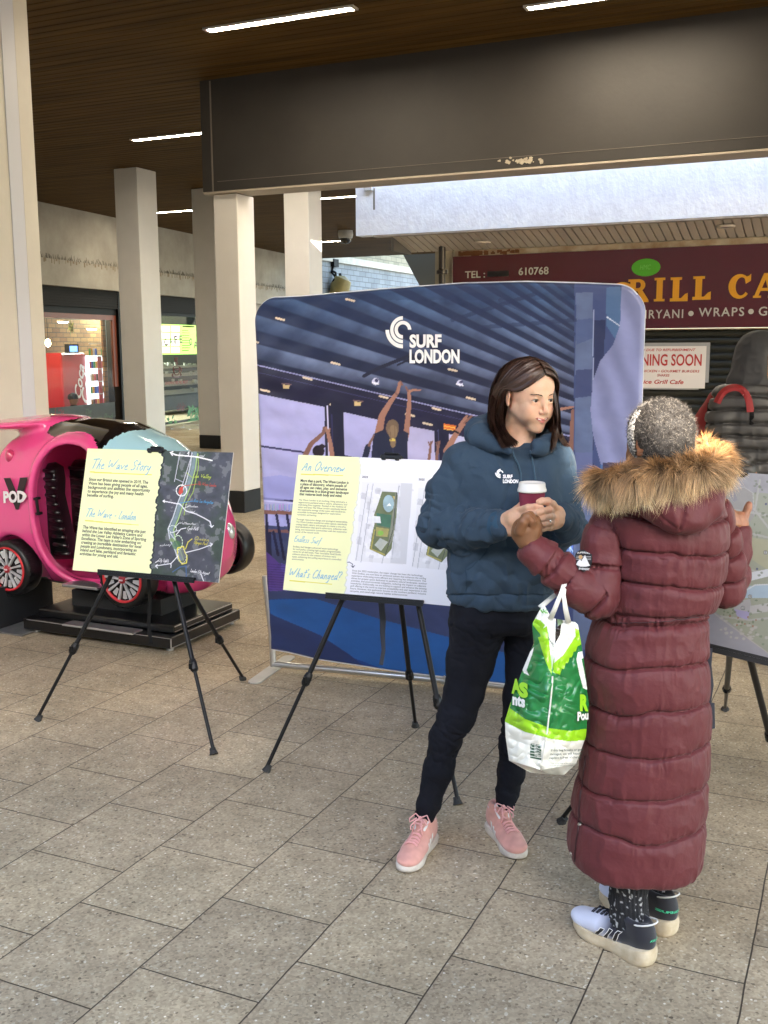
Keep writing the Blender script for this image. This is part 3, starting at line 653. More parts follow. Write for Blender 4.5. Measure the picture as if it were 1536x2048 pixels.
q = sgp(1037, 550); put_text(a, '610768', q, A(1, 0, 0), A(0, 0, 1), height=.078, width=sgp(1097, 550)[0]-q[0], bold=.02); a.build('small_lettering', SILV, t); a = MB()
q = sgp(1276, 637); put_text(a, 'BIRYANI', q, A(1, 0, 0), A(0, 0, 1), height=.088, width=sgp(1366, 637)[0]-q[0], bold=.012, spacing=1.2); a.build('small_lettering', SILV, t); a = MB()
q = sgp(1397, 633); put_text(a, 'WRAPS', q, A(1, 0, 0), A(0, 0, 1), height=.088, width=sgp(1488, 633)[0]-q[0], bold=.012, spacing=1.2); a.build('small_lettering', SILV, t); a = MB()
q = sgp(1517, 631); put_text(a, 'GRILLS', q, A(1, 0, 0), A(0, 0, 1), height=.088, bold=.012, spacing=1.2)
for x, y in ((1382, 627), (1502, 623)):
    q = sgp(x, y); a.prism([(.026*math.cos(k*.5236), .026*math.sin(k*.5236)) for k in range(12)], (q[0], ys, q[2]), (1, 0, 0), (0, 0, 1), (0, -.004, 0))
a.build('small_lettering', SILV, t)
a = MB(); q = sgp(1292, 535); a.prism([(.145*math.cos(k*.2618), .088*math.sin(k*.2618)) for k in range(24)], (q[0], ys, q[2]), (1, 0, 0), (0, 0, 1), (0, -.005, 0)); a.build('green_badge', mk('badge_green', (.07, .36, .015), .4), t)
a = MB(); put_text(a, 'HMC', (q[0]-.06, ys-.0065, q[2]-.02), A(1, 0, 0), A(0, 0, 1), height=.05, width=.11, shear=.2); a.build('badge_mark', mk('badge_ink', (.16, .5, .1), .5), t)
a = MB(); q = sgp(975, 552); a.box((q[0], ys-.004, q[2]-.01), (q[0]+.24, ys, q[2]+.05)); a.build('blacked_out_digits', mk('blackout', (.006, .005, .005), .5), t)
# shutter: corrugated laths
a = MB(); z = 0.02; V = []; P = []
while z < 1.80:
    for k in range(6): P.append((YW+.02-.018*math.sin(math.pi*k/6)**.8, z+.068*k/6))
    P.append((YW+.028, z+.0685)); P.append((YW+.028, z+.0745)); z += .075
V = [(-4.2, y, z) for y, z in P]+[(4.4, y, z) for y, z in P]; n_ = len(P)
a.add(V, [(i, i+1, n_+i+1, n_+i) for i in range(n_-1)])
a.build('roller_shutter', mk('shutter_dark', (.030, .033, .030), .4, metal=.4, var=.3, vs=5), t)
# drainpipe
a = MB(); q = onY(884, 560, YW-.12); X0 = q[0]; a.cyl((X0, YW-.12, 0), (X0, YW-.12, 2.8), .038, n=14); a.lathe([(.04, 0), (.062, .005), (.062, .04), (.04, .05)], (X0, YW-.12, onY(884, 545, YW-.12)[2]-.02), 14); smooth_by(a.build('drainpipe', mk('pipe', (.025, .02, .018), .35), t))
# canopy
YF = 10.35
FASC = mk('fascia_render', (.86, .93, 1.0), .8, var=.2, vs=9, bump=.5, bs=30, bd=.012, col2=(.74, .79, .88), stretch=(1, 1, .7))
g = thing('canopy', (0, YF, 2.8), 'pale blue rendered canopy with a slatted white underside in front of the grill cafe', 'canopy')
zb = onY(712, 472, YF)[2]; xl = onY(712, 472, YF)[0]
a = MB(); a.box((xl, YF, zb), (6, YF+.16, 3.42)); a.build('fascia', FASC, g)
a = MB(); a.box((xl+.2, YF-.004, zb-.02), (6, YF+.12, zb-.003)); a.build('drip_edge', mk('drip', (.42, .38, .32), .6, var=.4, vs=8), g)
a = MB(); q = onY(740, 378, YF); a.box((q[0]-.05, YF-.05, q[2]-.02), (q[0]+.04, YF-.002, q[2]+.12)); a.build('spout', mk('spout', (.5, .52, .52), .5), g)
a = MB(); q = onY(748, 400, YF); a.box((q[0]-.01, YF-.0015, q[2]-.1), (q[0]+.012, YF-.0005, q[2]+.12)); a.build('rain_streak', mk('streak', (.20, .19, .17), .9), g)
SOF = mk('soffit_white', (.50, .46, .42), .4)
a = MB(); xs = onY(775, 477, YF)[0]; zw = 2.70; n_ = 78; p_ = .085; 
for i in range(n_):
    x = xs+i*p_
    a.add([(x, YF+.12, zb-.012), (x+p_*.82, YF+.12, zb-.012), (x+p_*.82, YW, zw), (x, YW, zw), (x+p_*.82, YF+.12, zb+.012), (x+p_, YF+.12, zb+.012), (x+p_, YW, zw+.024), (x+p_*.82, YW, zw+.024)], [(0, 1, 2, 3), (1, 4, 7, 2), (4, 5, 6, 7)])
    a.add([(x+p_, YF+.12, zb+.012), (x+p_, YF+.12, zb-.012), (x+p_, YW, zw), (x+p_, YW, zw+.024)], [(0, 1, 2, 3)])
a.build('soffit', SOF, g)
a = MB(); a.box((xs-.03, YF+.16, zb-.0), (6, YW+.3, 3.3)); a.box((xs-.03, YF+.165, zw-.02), (xs-.002, YW, zb)) ; a.build('roof', mk('canopy_roof', (.12, .12, .12), .8), g)
def on_soffit(x, y):
    n = nrm(np.cross(A(1, 0, 0), A(0, YW-YF-.12, zw-zb+.012))); return onP(x, y, (0, YF+.12, zb-.012), n)
for (x, y, lb) in ((966, 484, 'unlit round downlight in the slatted canopy underside, left one'), (1452, 452, 'unlit round downlight in the slatted canopy underside, right one')):
    q = on_soffit(x, y); gg = thing('downlight', q, lb, 'downlight', 'round downlights in the canopy underside')
    a = MB(); a.lathe([(0, -.012), (.05, -.012), (.062, -.01), (.064, .0)], q, 20); a.build('lens', mk('lens_off', (.55, .52, .48), .2), gg, smooth=True)
    a = MB(); a.lathe([(.0645, 0), (.066, -.018), (.085, -.016), (.09, .004)], q, 20); a.build('ring', SOF, gg, smooth=True)
a = MB(); a.box((-4.38, YW+.35, 3.45), (7, 22, 9.5)); a.build('unseen_sky_block', BLKM_C, t)  # unseen storey block added to cut sky light on the shop row
# poster on shutter
yp = YW-.02
def pp_(x, y, d=0): q = onY(x, y, yp-d); return q
TL = pp_(1236, 695); BRr = pp_(1412, 777)
g = thing('poster', (TL[0], yp, BRr[2]), 'white laminated notice with red lettering taped to the roller shutter', 'notice')
x0 = pp_(1232, 740)[0]; x1 = pp_(1411, 740)[0]; z0 = pp_(1411, 777)[2]; z1 = pp_(1411, 692)[2]
a = MB(); a.box((x0, yp, z0), (x1, yp+.004, z1)); a.build('paper', mk('notice_white', (.66, .64, .63), .25), g)
a = MB(); a.box((x0-.02, yp+.0045, z0+.06), (x1+.035, yp+.0065, z1+.035)); a.box((x0-.01, yp+.0045, z0-.015), (x1-.06, yp+.0062, z0+.0599)); a.build('plastic_sleeve', mk('sleeve', (.30, .31, .32), .15), g)
RN = mk('notice_red', (.42, .03, .03), .5); a = MB()
def line(s, xr, y, h, **k):
    q = pp_(xr, y, .002); put_text(a, s, (q[0], yp-.0015, q[2]), A(1, 0, 0), A(0, 0, 1), height=h, align='r', **k)
line('CLOSED DUE TO REFURBISHMENT', 1391, 702, .026, shear=.2, bold=.02, width=.66)
line('OPENING SOON', 1403, 731, .118, bold=.02, width=.80)
line('PERI PERI CHICKEN \u2022 GOURMET BURGERS', 1399, 745, .026, shear=.2, bold=.015, width=.78)
line('SHAKES', 1339, 753, .026, shear=.2, bold=.015)
line('Spice Grill Cafe', 1367, 768, .043, shear=.25, bold=.02, width=.48)
a.build('lettering', RN, g)

# ---- unseen blocker added behind the viewer, gaps shaped to place the sun patches
BLKM = mk('sun_blocker_wall', (.40, .37, .33), .8, var=.2)
a = MB()
def blockp(x0, z0, x1, z1): a.box((x0, -6.3, z0), (x1, -6.0, z1))
H_ = 7.0
blockp(-26, 0, 3.50, H_); blockp(3.50, 0, 3.72, 4.84); blockp(3.50, 4.885, 3.72, H_); blockp(3.72, 0, 3.78, H_); blockp(3.78, 0, 3.86, 4.78); blockp(3.86, 0, 4.25, 4.725); blockp(3.78, 5.02, 3.86, H_); blockp(3.86, 5.02, 4.25, 5.80); blockp(4.25, 0, 4.56, 5.62); blockp(4.56, 0, 4.85, 4.66); blockp(4.56, 4.9, 4.85, 5.50); blockp(4.85, 0, 14, H_)  # openings cut where sun should reach face, hair, fur and board corner
a.prism([(3.86, 5.80), (4.25, 5.80), (3.86, 6.08)], (0, -6.3, 0), (1, 0, 0), (0, 0, 1), (0, .3, 0))
for k_ in range(26): a.box((3.87, -6.2, 5.50+.058*k_), (4.84, -6.1, 5.50+.058*k_+.034))  # slats added to dim the sun on the banner corner
a.box((-26, -9, 0), (14, -6.302, 3.2))
o = a.build('unseen_sun_blocker', BLKM); tag(o, 'unseen blocker added behind the viewer, gaps shaped for the sun patches', 'building')
# ================================================================== painting flat prints (vertex colours) and sculpting by distance field
def lin(*c):
    c = np.array(c, float)/255.; return np.where(c <= .04045, c/12.92, ((c+.055)/1.055)**2.4)
class Canvas:
    def __init__(s, px, py, col): s.x = px; s.y = py; s.c = np.tile(lin(*col), (len(px), 1))
    def put(s, m, col, a=1.):
        col = np.asarray(col, float); s.c[m] = s.c[m]*(1-a)+col*a
    def poly(s, pts, col, a=1.):
        p = np.array(pts, float); bb = np.where((s.x >= p[:, 0].min()) & (s.x <= p[:, 0].max()) & (s.y >= p[:, 1].min()) & (s.y <= p[:, 1].max()))[0]
        if not len(bb): return
        x = s.x[bb]; y = s.y[bb]; ins = np.zeros(len(bb), bool); j = len(p)-1
        for i in range(len(p)):
            if p[i, 1] != p[j, 1]:
                c = ((p[i, 1] > y) != (p[j, 1] > y)) & (x < (p[j, 0]-p[i, 0])*(y-p[i, 1])/(p[j, 1]-p[i, 1])+p[i, 0]); ins ^= c
            j = i
        s.put(bb[ins], lin(*col), a)
    def stroke(s, pts, w, col, a=1., w1=None, soft=0):
        pts = np.array(pts, float); n = len(pts)-1
        for i in range(n):
            p, q = pts[i], pts[i+1]; d = q-p; L = (d @ d)+1e-9
            wa = w if w1 is None else w+(w1-w)*i/n; wb = w if w1 is None else w+(w1-w)*(i+1)/n; wm = max(wa, wb)
            bb = np.where((s.x > min(p[0], q[0])-wm) & (s.x < max(p[0], q[0])+wm) & (s.y > min(p[1], q[1])-wm) & (s.y < max(p[1], q[1])+wm))[0]
            if not len(bb): continue
            t = np.clip(((s.x[bb]-p[0])*d[0]+(s.y[bb]-p[1])*d[1])/L, 0, 1)
            r = np.hypot(s.x[bb]-p[0]-t*d[0], s.y[bb]-p[1]-t*d[1]); h = (wa+(wb-wa)*t)/2
            s.put(bb[r < h], lin(*col), a)
    def ell(s, cx, cy, rx, ry, col, a=1.):
        m = ((s.x-cx)/rx)**2+((s.y-cy)/ry)**2 < 1; s.put(np.where(m)[0], lin(*col), a)
    def dash(s, cx, cy, rx, ry, w, col, n=20):
        for i in range(n):
            a0 = 6.283*i/n; a1 = a0+6.283/n*.55
            s.stroke([(cx+rx*math.cos(a0), cy+ry*math.sin(a0)), (cx+rx*math.cos(a1), cy+ry*math.sin(a1))], w, col)
def vnoise(x, y, sc, seed=0):
    r = np.random.default_rng(seed); g = r.random((64, 64)); x = x/sc; y = y/sc; i = np.floor(x).astype(int); j = np.floor(y).astype(int); fx = x-i; fy = y-j
    fx = fx*fx*(3-2*fx); fy = fy*fy*(3-2*fy); G = lambda a, b: g[a % 64, b % 64]
    return (G(i, j)*(1-fx)+G(i+1, j)*fx)*(1-fy)+(G(i, j+1)*(1-fx)+G(i+1, j+1)*fx)*fy
def fbm(x, y, sc, seed=0, o=4):
    return sum(vnoise(x, y, sc/2**k, seed+k)*.5**(k+1) for k in range(o))
def n3(P, sc, seed=0):
    r = np.random.default_rng(seed); g = r.random((32, 32, 32)).astype(np.float32)
    q = P/sc; i = np.floor(q).astype(int); f = q-i; f = f*f*(3-2*f); i %= 32; j = (i+1) % 32; out = 0
    for a in (0, 1):
        for b in (0, 1):
            for c in (0, 1):
                out = out+g[(j if a else i)[..., 0], (j if b else i)[..., 1], (j if c else i)[..., 2]]*(f[..., 0] if a else 1-f[..., 0])*(f[..., 1] if b else 1-f[..., 1])*(f[..., 2] if c else 1-f[..., 2])
    return out*2-1
def grid_proj(P):
    d = P-CAM; k = d @ CW; return 768+FPX*(d @ CR)/k, 1024-FPX*(d @ CU)/k
def print_panel(name, fn, nu, nv, mat, parent, paint, bg):
    u, v = np.meshgrid(np.linspace(0, 1, nu), np.linspace(0, 1, nv)); P = fn(u.ravel(), v.ravel())
    i = np.arange(nu*nv).reshape(nv, nu); F = np.stack([i[:-1, :-1], i[:-1, 1:], i[1:, 1:], i[1:, :-1]], -1).reshape(-1, 4)
    px, py = grid_proj(P); cv = Canvas(px, py, bg); paint(cv, u.ravel(), v.ravel())
    return mesh_obj(name, P, F, mat, parent, True, col=cv.c)

# ---- distance field sculpting (surface nets)
class SDF:
    def __init__(s, lo, hi, h):
        s.h = h; s.lo = np.asarray(lo, float); s.n = np.ceil((np.asarray(hi, float)-s.lo)/h).astype(int)+1
        s.ax = [s.lo[k]+h*np.arange(s.n[k]) for k in range(3)]; s.f = np.full(s.n, 9., np.float32)
    def like(s):
        T = SDF.__new__(SDF); T.h, T.lo, T.n, T.ax = s.h, s.lo, s.n, s.ax; T.f = np.full(s.n, 9., np.float32); return T
    def sub(s, lo, hi, m):
        a = np.maximum(((np.asarray(lo)-m-s.lo)/s.h).astype(int), 0); b = np.minimum(((np.asarray(hi)+m-s.lo)/s.h).astype(int)+2, s.n)
        if (b <= a).any(): return None, None
        sl = tuple(slice(a[k], b[k]) for k in range(3))
        X = np.stack(np.meshgrid(*[s.ax[k][sl[k]] for k in range(3)], indexing='ij'), -1)
        return sl, X
    def comb(s, sl, d, k, op):
        f = s.f[sl]
        if op == 'u':
            if k <= 0: s.f[sl] = np.minimum(f, d)
            else: hh = np.maximum(k-np.abs(f-d), 0)/k; s.f[sl] = np.minimum(f, d)-hh*hh*k*.25
        elif op == 's':
            d = -d; hh = np.maximum(k-np.abs(f-d), 0)/max(k, 1e-6); s.f[sl] = np.maximum(f, d)+hh*hh*k*.25
        elif op == 'i': s.f[sl] = np.maximum(f, d)
    def cone(s, a, b, ra, rb, k=.01, op='u'):
        a = np.asarray(a, float); b = np.asarray(b, float); R_ = max(ra, rb)+k+3*s.h
        sl, X = s.sub(np.minimum(a, b), np.maximum(a, b), R_)
        if sl is None: return s
        d = b-a; L = d @ d+1e-12; t = np.clip(((X-a) @ d)/L, 0, 1)
        r = np.linalg.norm(X-a-t[..., None]*d, axis=-1)-(ra+(rb-ra)*t)
        s.comb(sl, r, k, op); return s
    def chain(s, pts, rad, k=.01, op='u'):
        for i in range(len(pts)-1): s.cone(pts[i], pts[i+1], rad[i], rad[i+1], k, op)
        return s
    def ell(s, c, r, ax=None, k=.01, op='u'):
        c = np.asarray(c, float); r = np.asarray((r, r, r) if np.isscalar(r) else r, float); m = r.max()+k+3*s.h
        sl, X = s.sub(c, c, m)
        if sl is None: return s
        q = X-c
        if ax is not None: q = q @ np.asarray(ax).T
        k0 = np.linalg.norm(q/r, axis=-1); k1 = np.linalg.norm(q/(r*r), axis=-1)+1e-9
        s.comb(sl, k0*(k0-1)/k1, k, op); return s
    def sect(s, zs, cx, cy, rx, ry, ang=0., p=2., k=.01, op='u', ax=None, o=None, cap=0.):
        """loft of superelliptic sections along z (or a local frame ax, rows = axes)"""
        zs = np.asarray(zs, float); lo = s.lo; hi = s.lo+s.h*(s.n-1)
        if ax is None:
            R_ = max(np.max(rx), np.max(ry))+k+.02
            sl, X = s.sub((min(cx)-R_, min(cy)-R_, zs.min()), (max(cx)+R_, max(cy)+R_, zs.max()), k+3*s.h)
            q = X
        else:
            sl, X = s.sub(lo, hi, 0); q = (X-np.asarray(o)) @ np.asarray(ax).T
        if sl is None: return s
        z = q[..., 2]; I = lambda a: np.interp(z, zs, a)
        dx = q[..., 0]-I(cx); dy = q[..., 1]-I(cy); an = I(ang) if not np.isscalar(ang) else ang
        c_, s_ = np.cos(an), np.sin(an); x = dx*c_+dy*s_; y = -dx*s_+dy*c_
        RX, RY = I(rx), I(ry); g = (np.abs(x/RX)**p+np.abs(y/RY)**p)**(1/p)
        gr = np.hypot(x/RX**2, y/RY**2)/np.maximum(np.hypot(x/RX, y/RY), 1e-6)
        d = (g-1)/np.maximum(gr, 1e-6)
        d = np.clip(d, -min(np.min(rx), np.min(ry)), 1)
        dz = np.maximum(zs.min()-z, z-zs.max())
        if cap > 0: d = np.where((d > -cap) & (dz > -cap), np.hypot(np.maximum(d+cap, 0), np.maximum(dz+cap, 0))-cap, np.maximum(d, dz))
        else: d = np.maximum(d, dz)
        s.comb(sl, d, k, op); return s
    def mesh(s):
        f = s.f; n = s.n; neg = f < 0
        c = [neg[a:n[0]-1+a, b:n[1]-1+b, d:n[2]-1+d] for a in (0, 1) for b in (0, 1) for d in (0, 1)]
        tot = sum(q.astype(np.int8) for q in c); act = (tot > 0) & (tot < 8); idx = -np.ones(act.shape, np.int64)
        ii = np.argwhere(act); idx[tuple(ii.T)] = np.arange(len(ii)); acc = np.zeros((len(ii), 3)); cnt = np.zeros(len(ii))
        cr = [(a, b, d) for a in (0, 1) for b in (0, 1) for d in (0, 1)]
        for p in cr:
            for k in range(3):
                if p[k]: continue
                q = list(p); q[k] = 1
                fa = f[tuple((ii+p).T)]; fb = f[tuple((ii+q).T)]; m = (fa < 0) != (fb < 0)
                t = fa[m]/(fa[m]-fb[m]); v = np.tile(np.array(p, float), (m.sum(), 1)); v[:, k] += t
                acc[m] += v; cnt[m] += 1
        V = s.lo+s.h*(ii+acc/cnt[:, None]); F = []
        for k in range(3):
            a, b = [(1, 2), (2, 0), (0, 1)][k]
            sl0 = [slice(1, -1)]*3; sl1 = [slice(1, -1)]*3; sl0[k] = slice(0, n[k]-1); sl1[k] = slice(1, n[k])
            s0 = neg[tuple(sl0)]; s1 = neg[tuple(sl1)]; e = np.argwhere(s0 != s1)
            if not len(e): continue
            sg = s0[tuple(e.T)]; base = e.copy()
            for j in range(3):
                if j != k: base[:, j] += 1
            def at(da, db): q = base.copy(); q[:, a] -= da; q[:, b] -= db; return idx[tuple(q.T)]
            quad = np.stack([at(1, 1), at(0, 1), at(0, 0), at(1, 0)], -1); quad[~sg] = quad[~sg][:, ::-1]; F.append(quad)
        F = np.concatenate(F); F = F[(F >= 0).all(1)]
        return V, F
def smooth_v(V, F, it=2, lam=.5, mask=None):
    n = len(V)
    a = np.concatenate([F[:, 0], F[:, 1], F[:, 2], F[:, 3]]); b = np.concatenate([F[:, 1], F[:, 2], F[:, 3], F[:, 0]])
    deg = np.bincount(a, minlength=n)+np.bincount(b, minlength=n); deg = np.maximum(deg, 1)
    for _ in range(it):
        S = np.stack([np.bincount(a, V[b, k], n)+np.bincount(b, V[a, k], n) for k in range(3)], 1)/deg[:, None]
        l = lam if mask is None else lam*mask[:, None]
        V = V+l*(S-V)
    return V
def subdiv(V, F, sm=.5):
    n = len(V); E = np.concatenate([F[:, [0, 1]], F[:, [1, 2]], F[:, [2, 3]], F[:, [3, 0]]]); Es = np.sort(E, 1); key = Es[:, 0].astype(np.int64)*n+Es[:, 1]
    u, inv = np.unique(key, return_inverse=True); inv = inv.ravel(); em = (V[u//n]+V[u % n])/2; fc = V[F].mean(1); m = len(F); e = n+inv.reshape(4, m).T; c = n+len(u)+np.arange(m)
    F2 = np.concatenate([np.stack([F[:, k], e[:, k], c, e[:, k-1]], -1) for k in range(4)]); return smooth_v(np.concatenate([V, em, fc]), F2, 1, sm), F2
def vnormals(V, F):
    N = np.cross(V[F[:, 2]]-V[F[:, 0]], V[F[:, 3]]-V[F[:, 1]]); out = np.zeros_like(V)
    for k in range(4):
        for j in range(3): out[:, j] += np.bincount(F[:, k], N[:, j], len(V))
    return out/np.maximum(np.linalg.norm(out, axis=1, keepdims=True), 1e-9)
def split(V, F, mask):
    """faces where mask (per face) -> own vertices"""
    f = F[mask]; u, inv = np.unique(f, return_inverse=True); return V[u], inv.reshape(f.shape), u
def ribbons(P0, D, L, w, curve, seg=3, col=None, seed=0):
    """thin tapering strands from P0 along D, bending by curve vectors; returns V, F(quads)"""
    n = len(P0); T = np.linspace(0, 1, seg+1); r = np.random.default_rng(seed)
    side = np.cross(D, r.normal(size=(n, 3))); side /= np.linalg.norm(side, axis=1, keepdims=True)+1e-9
    V = np.zeros((n, seg+1, 2, 3))
    for i, t in enumerate(T):
        c = P0+D*(L*t)[:, None]+curve*(t*t)*L[:, None]; ww = (w*(1-t*.92))[:, None]
        V[:, i, 0] = c-side*ww; V[:, i, 1] = c+side*ww
    V = V.reshape(-1, 3); b = np.arange(n)*(seg+1)*2
    F = np.concatenate([np.stack([b+2*i, b+2*i+1, b+2*i+3, b+2*i+2], -1) for i in range(seg)])
    return V, F
# ================================================================== BANNER
BA = A(-2.713, 4.499, 0); BD = nrm(A(1.195, .138, 0)); BN = A(BD[1], -BD[0], 0)      # BN faces the viewer
ban = thing('banner_stand', BA+BD*.93, 'large blue fabric banner with a white wave emblem on a silver tube frame', 'banner')
def zbot(s): return np.interp(s, [-.03, .0, .1, .25, .7, 1.2, 1.85], [.135, .107, .10, .078, .052, .042, .038])
def ztop(s): return np.interp(s, [-.06, .2, .6, 1., 1.3, 1.55, 1.78, 1.85], [1.902, 1.908, 1.932, 1.952, 1.952, 1.94, 1.925, 1.915])
SL, SR = -.052, 1.828
def bfab(u, v, off=.018):
    zt = None
    z0 = .03+v*1.95
    sl = SL+.045*np.clip(1-(z0/1.9), 0, 1)**1.0
    s = sl+(SR-sl)*u
    zb, zt = zbot(s), ztop(s); z = zb+(zt-zb)*v
    # rounded top corners: superellipse squeeze of the outline
    r = .12
    for side in (0, 1):
        e = sl if side == 0 else SR; d = (s-e) if side == 0 else (e-s); hz = zt-z
        m = (d < r) & (hz < r)
        dd = np.clip(r-d, 0, r); hh = np.clip(r-hz, 0, r); L_ = np.hypot(dd, hh); mx = np.maximum(dd, hh)
        k = np.where(m & (L_ > 1e-6), mx/np.maximum(L_, 1e-6), 1)
        ns = r-dd*k; s = np.where(m, (e+ns) if side == 0 else (e-ns), s); z = np.where(m, zt-(r-hh*k), z)
    edge = np.minimum(np.minimum(u, 1-u)*1.88, np.minimum(v, 1-v)*1.9)
    rnd = np.sqrt(np.clip(1-(1-np.clip(edge/.022, 0, 1))**2, 0, 1))
    x = s*100; y = z*100
    wr = .010*(fbm(x+y*.4, y-x*.5, 34, 3)-.47)+.0035*(fbm(x-y*.3, y*1.5+x*.4, 9, 8)-.47)+.0024*np.abs(fbm(x*.5+y, y*.6-x*1.2, 14, 21, 3)-.43)*2
    # diagonal pulls near corners
    wr = wr+.004*np.sin((x*.55-y*.9)*.42+3*fbm(x, y, 30, 5))*np.exp(-((s-.2)**2+(z-1.7)**2)/.12)
    wr = wr+.0035*np.sin((y*.9+x*.2)*.55+3*fbm(x, y, 24, 6))*np.exp(-((s-.0)**2)/.06)
    o = off*rnd+wr*np.clip(edge/.05, 0, 1)
    return BA+s[:, None]*BD+z[:, None]*A(0, 0, 1)+o[:, None]*BN
def paint_banner(c, u, v):
    x, y = c.x, c.y
    # louvred roof: bands radiating from a vanishing point
    sl = (984-y)/np.minimum(x-1640, -1); sl = (y-984)/(np.where(np.abs(x-1640) < 1, 1, x-1640))
    ph = (sl-.225)/.047+.25*np.sin(sl*9); fr = ph-np.floor(ph)
    up = np.clip((760-y)/200, 0, 1); n = fbm(x, y, 60, 2); n2 = fbm(x+y, y, 12, 4)
    light = np.outer(1-up, lin(118, 130, 166))+np.outer(up, lin(50, 88, 134)); dark = np.outer(1-up, lin(22, 28, 58))+np.outer(up, lin(18, 38, 80))
    k = np.clip((fr-.42)/.07, 0, 1)*np.clip((1.0-fr)/.04, 0, 1); k = k*(.35+.65*np.clip((fr-.40)/.5, 0, 1))
    k = k*np.clip(.55+(n-.4)*1.6, .2, 1.1)
    k = np.where(up > .8, k*.6, k)
    base = dark*(1-k[:, None])+light*k[:, None]; base *= (1+.25*(n2-.45))[:, None]
    c.c[:] = base
    # dark cross beam through the louvres
    c.stroke([(728, 752), (760, 735), (818, 712)], 7, (18, 20, 50)); c.stroke([(795, 730), (830, 714)], 4, (18, 20, 50))
    def below(pts): return y > np.interp(x, [p[0] for p in pts], [p[1] for p in pts])
    L1 = [(505, 728), (650, 762), (800, 797), (980, 838), (1150, 874)]
    m = below(L1); c.put(m, lin(24, 22, 54)); c.c[m] *= (1+.5*(n[m]-.45))[:, None]
    c.stroke(L1, 2.2, (150, 150, 195)); 
    L1b = [(505, 742), (650, 776), (800, 811), (980, 852)]; c.stroke(L1b, 1.2, (60, 58, 100))
    for q in ((572, 774), (715, 808)): c.poly([(q[0]-7, q[1]-5), (q[0]+7, q[1]-3), (q[0]+6, q[1]+4), (q[0]-6, q[1]+3)], (205, 180, 130)); c.stroke([(q[0]-8, q[1]-7), (q[0]+10, q[1]-5)], 3, (110, 85, 90))
    for q in ((615, 757), (671, 727), (767, 794), (873, 818), (560, 638), (700, 600), (905, 740), (942, 797), (1010, 800), (530, 781), (669, 811), (676, 840), (820, 830), (962, 838), (855, 848), (508, 683)):
        c.stroke([(q[0]-8, q[1]-2), (q[0]+8, q[1]+2)], 4, (215, 195, 170)); 
    # window blinds
    W = (166, 165, 214)
    L2 = [(505, 783), (649, 812), (760, 836), (870, 857), (1150, 910)]
    def blind(pl, wv=0, cc=W):
        c.poly(pl, cc)
        p = np.array(pl); b = (x > p[:, 0].min()) & (x < p[:, 0].max()) & (y > p[:, 1].min()) & (y < p[:, 1].max())
        if wv: f_ = 1+.16*(np.sin((y-x*.30)/13+6*fbm(x, y, 50, 7))*.5+fbm(x, y, 40, 9)-.5); isb = b & (np.abs(c.c-lin(*cc)).sum(1) < .001); c.c[isb] *= f_[isb][:, None]
    blind([(500, 784), (649, 814), (652, 1020), (500, 1020)], 1); blind([(687, 824), (757, 840), (760, 1000), (690, 1000)], 1)
    blind([(815, 852), (870, 862), (876, 1000), (815, 1000)], 1, (170, 166, 205)); blind([(897, 868), (960, 880), (960, 1000), (897, 1000)], 1, (186, 186, 222)); blind([(1090, 890), (1150, 905), (1150, 1010), (1090, 1010)], 1, (150, 150, 200))
    c.stroke([(655, 812), (661, 1000)], 2.5, (200, 198, 232)); c.stroke([(650, 812), (654, 1000)], 2.0, (20, 20, 50))
    c.stroke([(512, 891), (610, 905)], 4, (40, 34, 84)); c.stroke([(690, 912), (760, 930)], 4, (40, 34, 84)); c.stroke([(520, 996), (600, 1003)], 4, (34, 30, 76)); c.stroke([(520, 1001), (600, 1008)], 2, (190, 190, 226))
    c.poly([(520, 955), (560, 950), (600, 958), (640, 950), (640, 1000), (520, 1000)], (138, 142, 204), .7)
    for i in range(26): xx = 520+i*3.0; c.poly([(xx, 1008+(i % 3)*2), (xx+2.2, 1008), (xx+2.2, 1022), (xx, 1022)], (176-(i*37 % 60), 176-(i*23 % 50), 216-(i*17 % 40)))
    # terrace floor below
    m = y > 1050+(x-520)*.06; c.put(m, lin(58, 68, 112)); c.c[m] *= (1+.35*(fbm(x, y, 30, 12)[m]-.45))[:, None]
    m = (y > 1022) & (y <= 1050+(x-520)*.06); c.put(m, lin(150, 152, 206)); c.c[m] *= (1+.3*(fbm(x, y, 12, 13)[m]-.45))[:, None]
    c.poly([(527, 1020), (584, 1023), (584, 1030), (527, 1028)], (132, 92, 84)); c.poly([(530, 1058), (580, 1060), (580, 1066), (530, 1064)], (120, 84, 84))
    for l in (((533, 1030), (536, 1112)), ((553, 1030), (568, 1118)), ((540, 1066), (541, 1110)), ((547, 1064), (556, 1110)), ((574, 1030), (584, 1090))): c.stroke(l, 5.5, (24, 26, 66))
    c.poly([(524, 1095), (560, 1128), (582, 1150), (582, 1182), (530, 1182), (524, 1120)], (86, 62, 150)); c.poly([(562, 1126), (578, 1132), (578, 1146), (562, 1142)], (92, 80, 180))
    for i in range(16): c.stroke([(534, 1128+i*5), (590, 1132+i*5)], 1.6, (66, 48, 126))
    c.poly([(700, 1190), (712, 1193), (712, 1208), (700, 1205)], (76, 104, 180))
    m = y > 1182; c.put(m, lin(48, 60, 106)); c.c[m] *= (1+.35*(fbm(x, y, 26, 14)[m]-.45))[:, None]
    # blue mats
    c.poly([(530, 1200), (560, 1197), (630, 1198), (760, 1240), (890, 1280), (1300, 1400), (1300, 1100), (900, 1200), (1300, 1120), (1300, 1500), (520, 1500)], (20, 58, 128))
    c.poly([(530, 1200), (630, 1197), (760, 1238), (900, 1275), (1100, 1330), (1100, 1400), (880, 1358), (760, 1336), (640, 1290), (540, 1226)], (24, 84, 158))
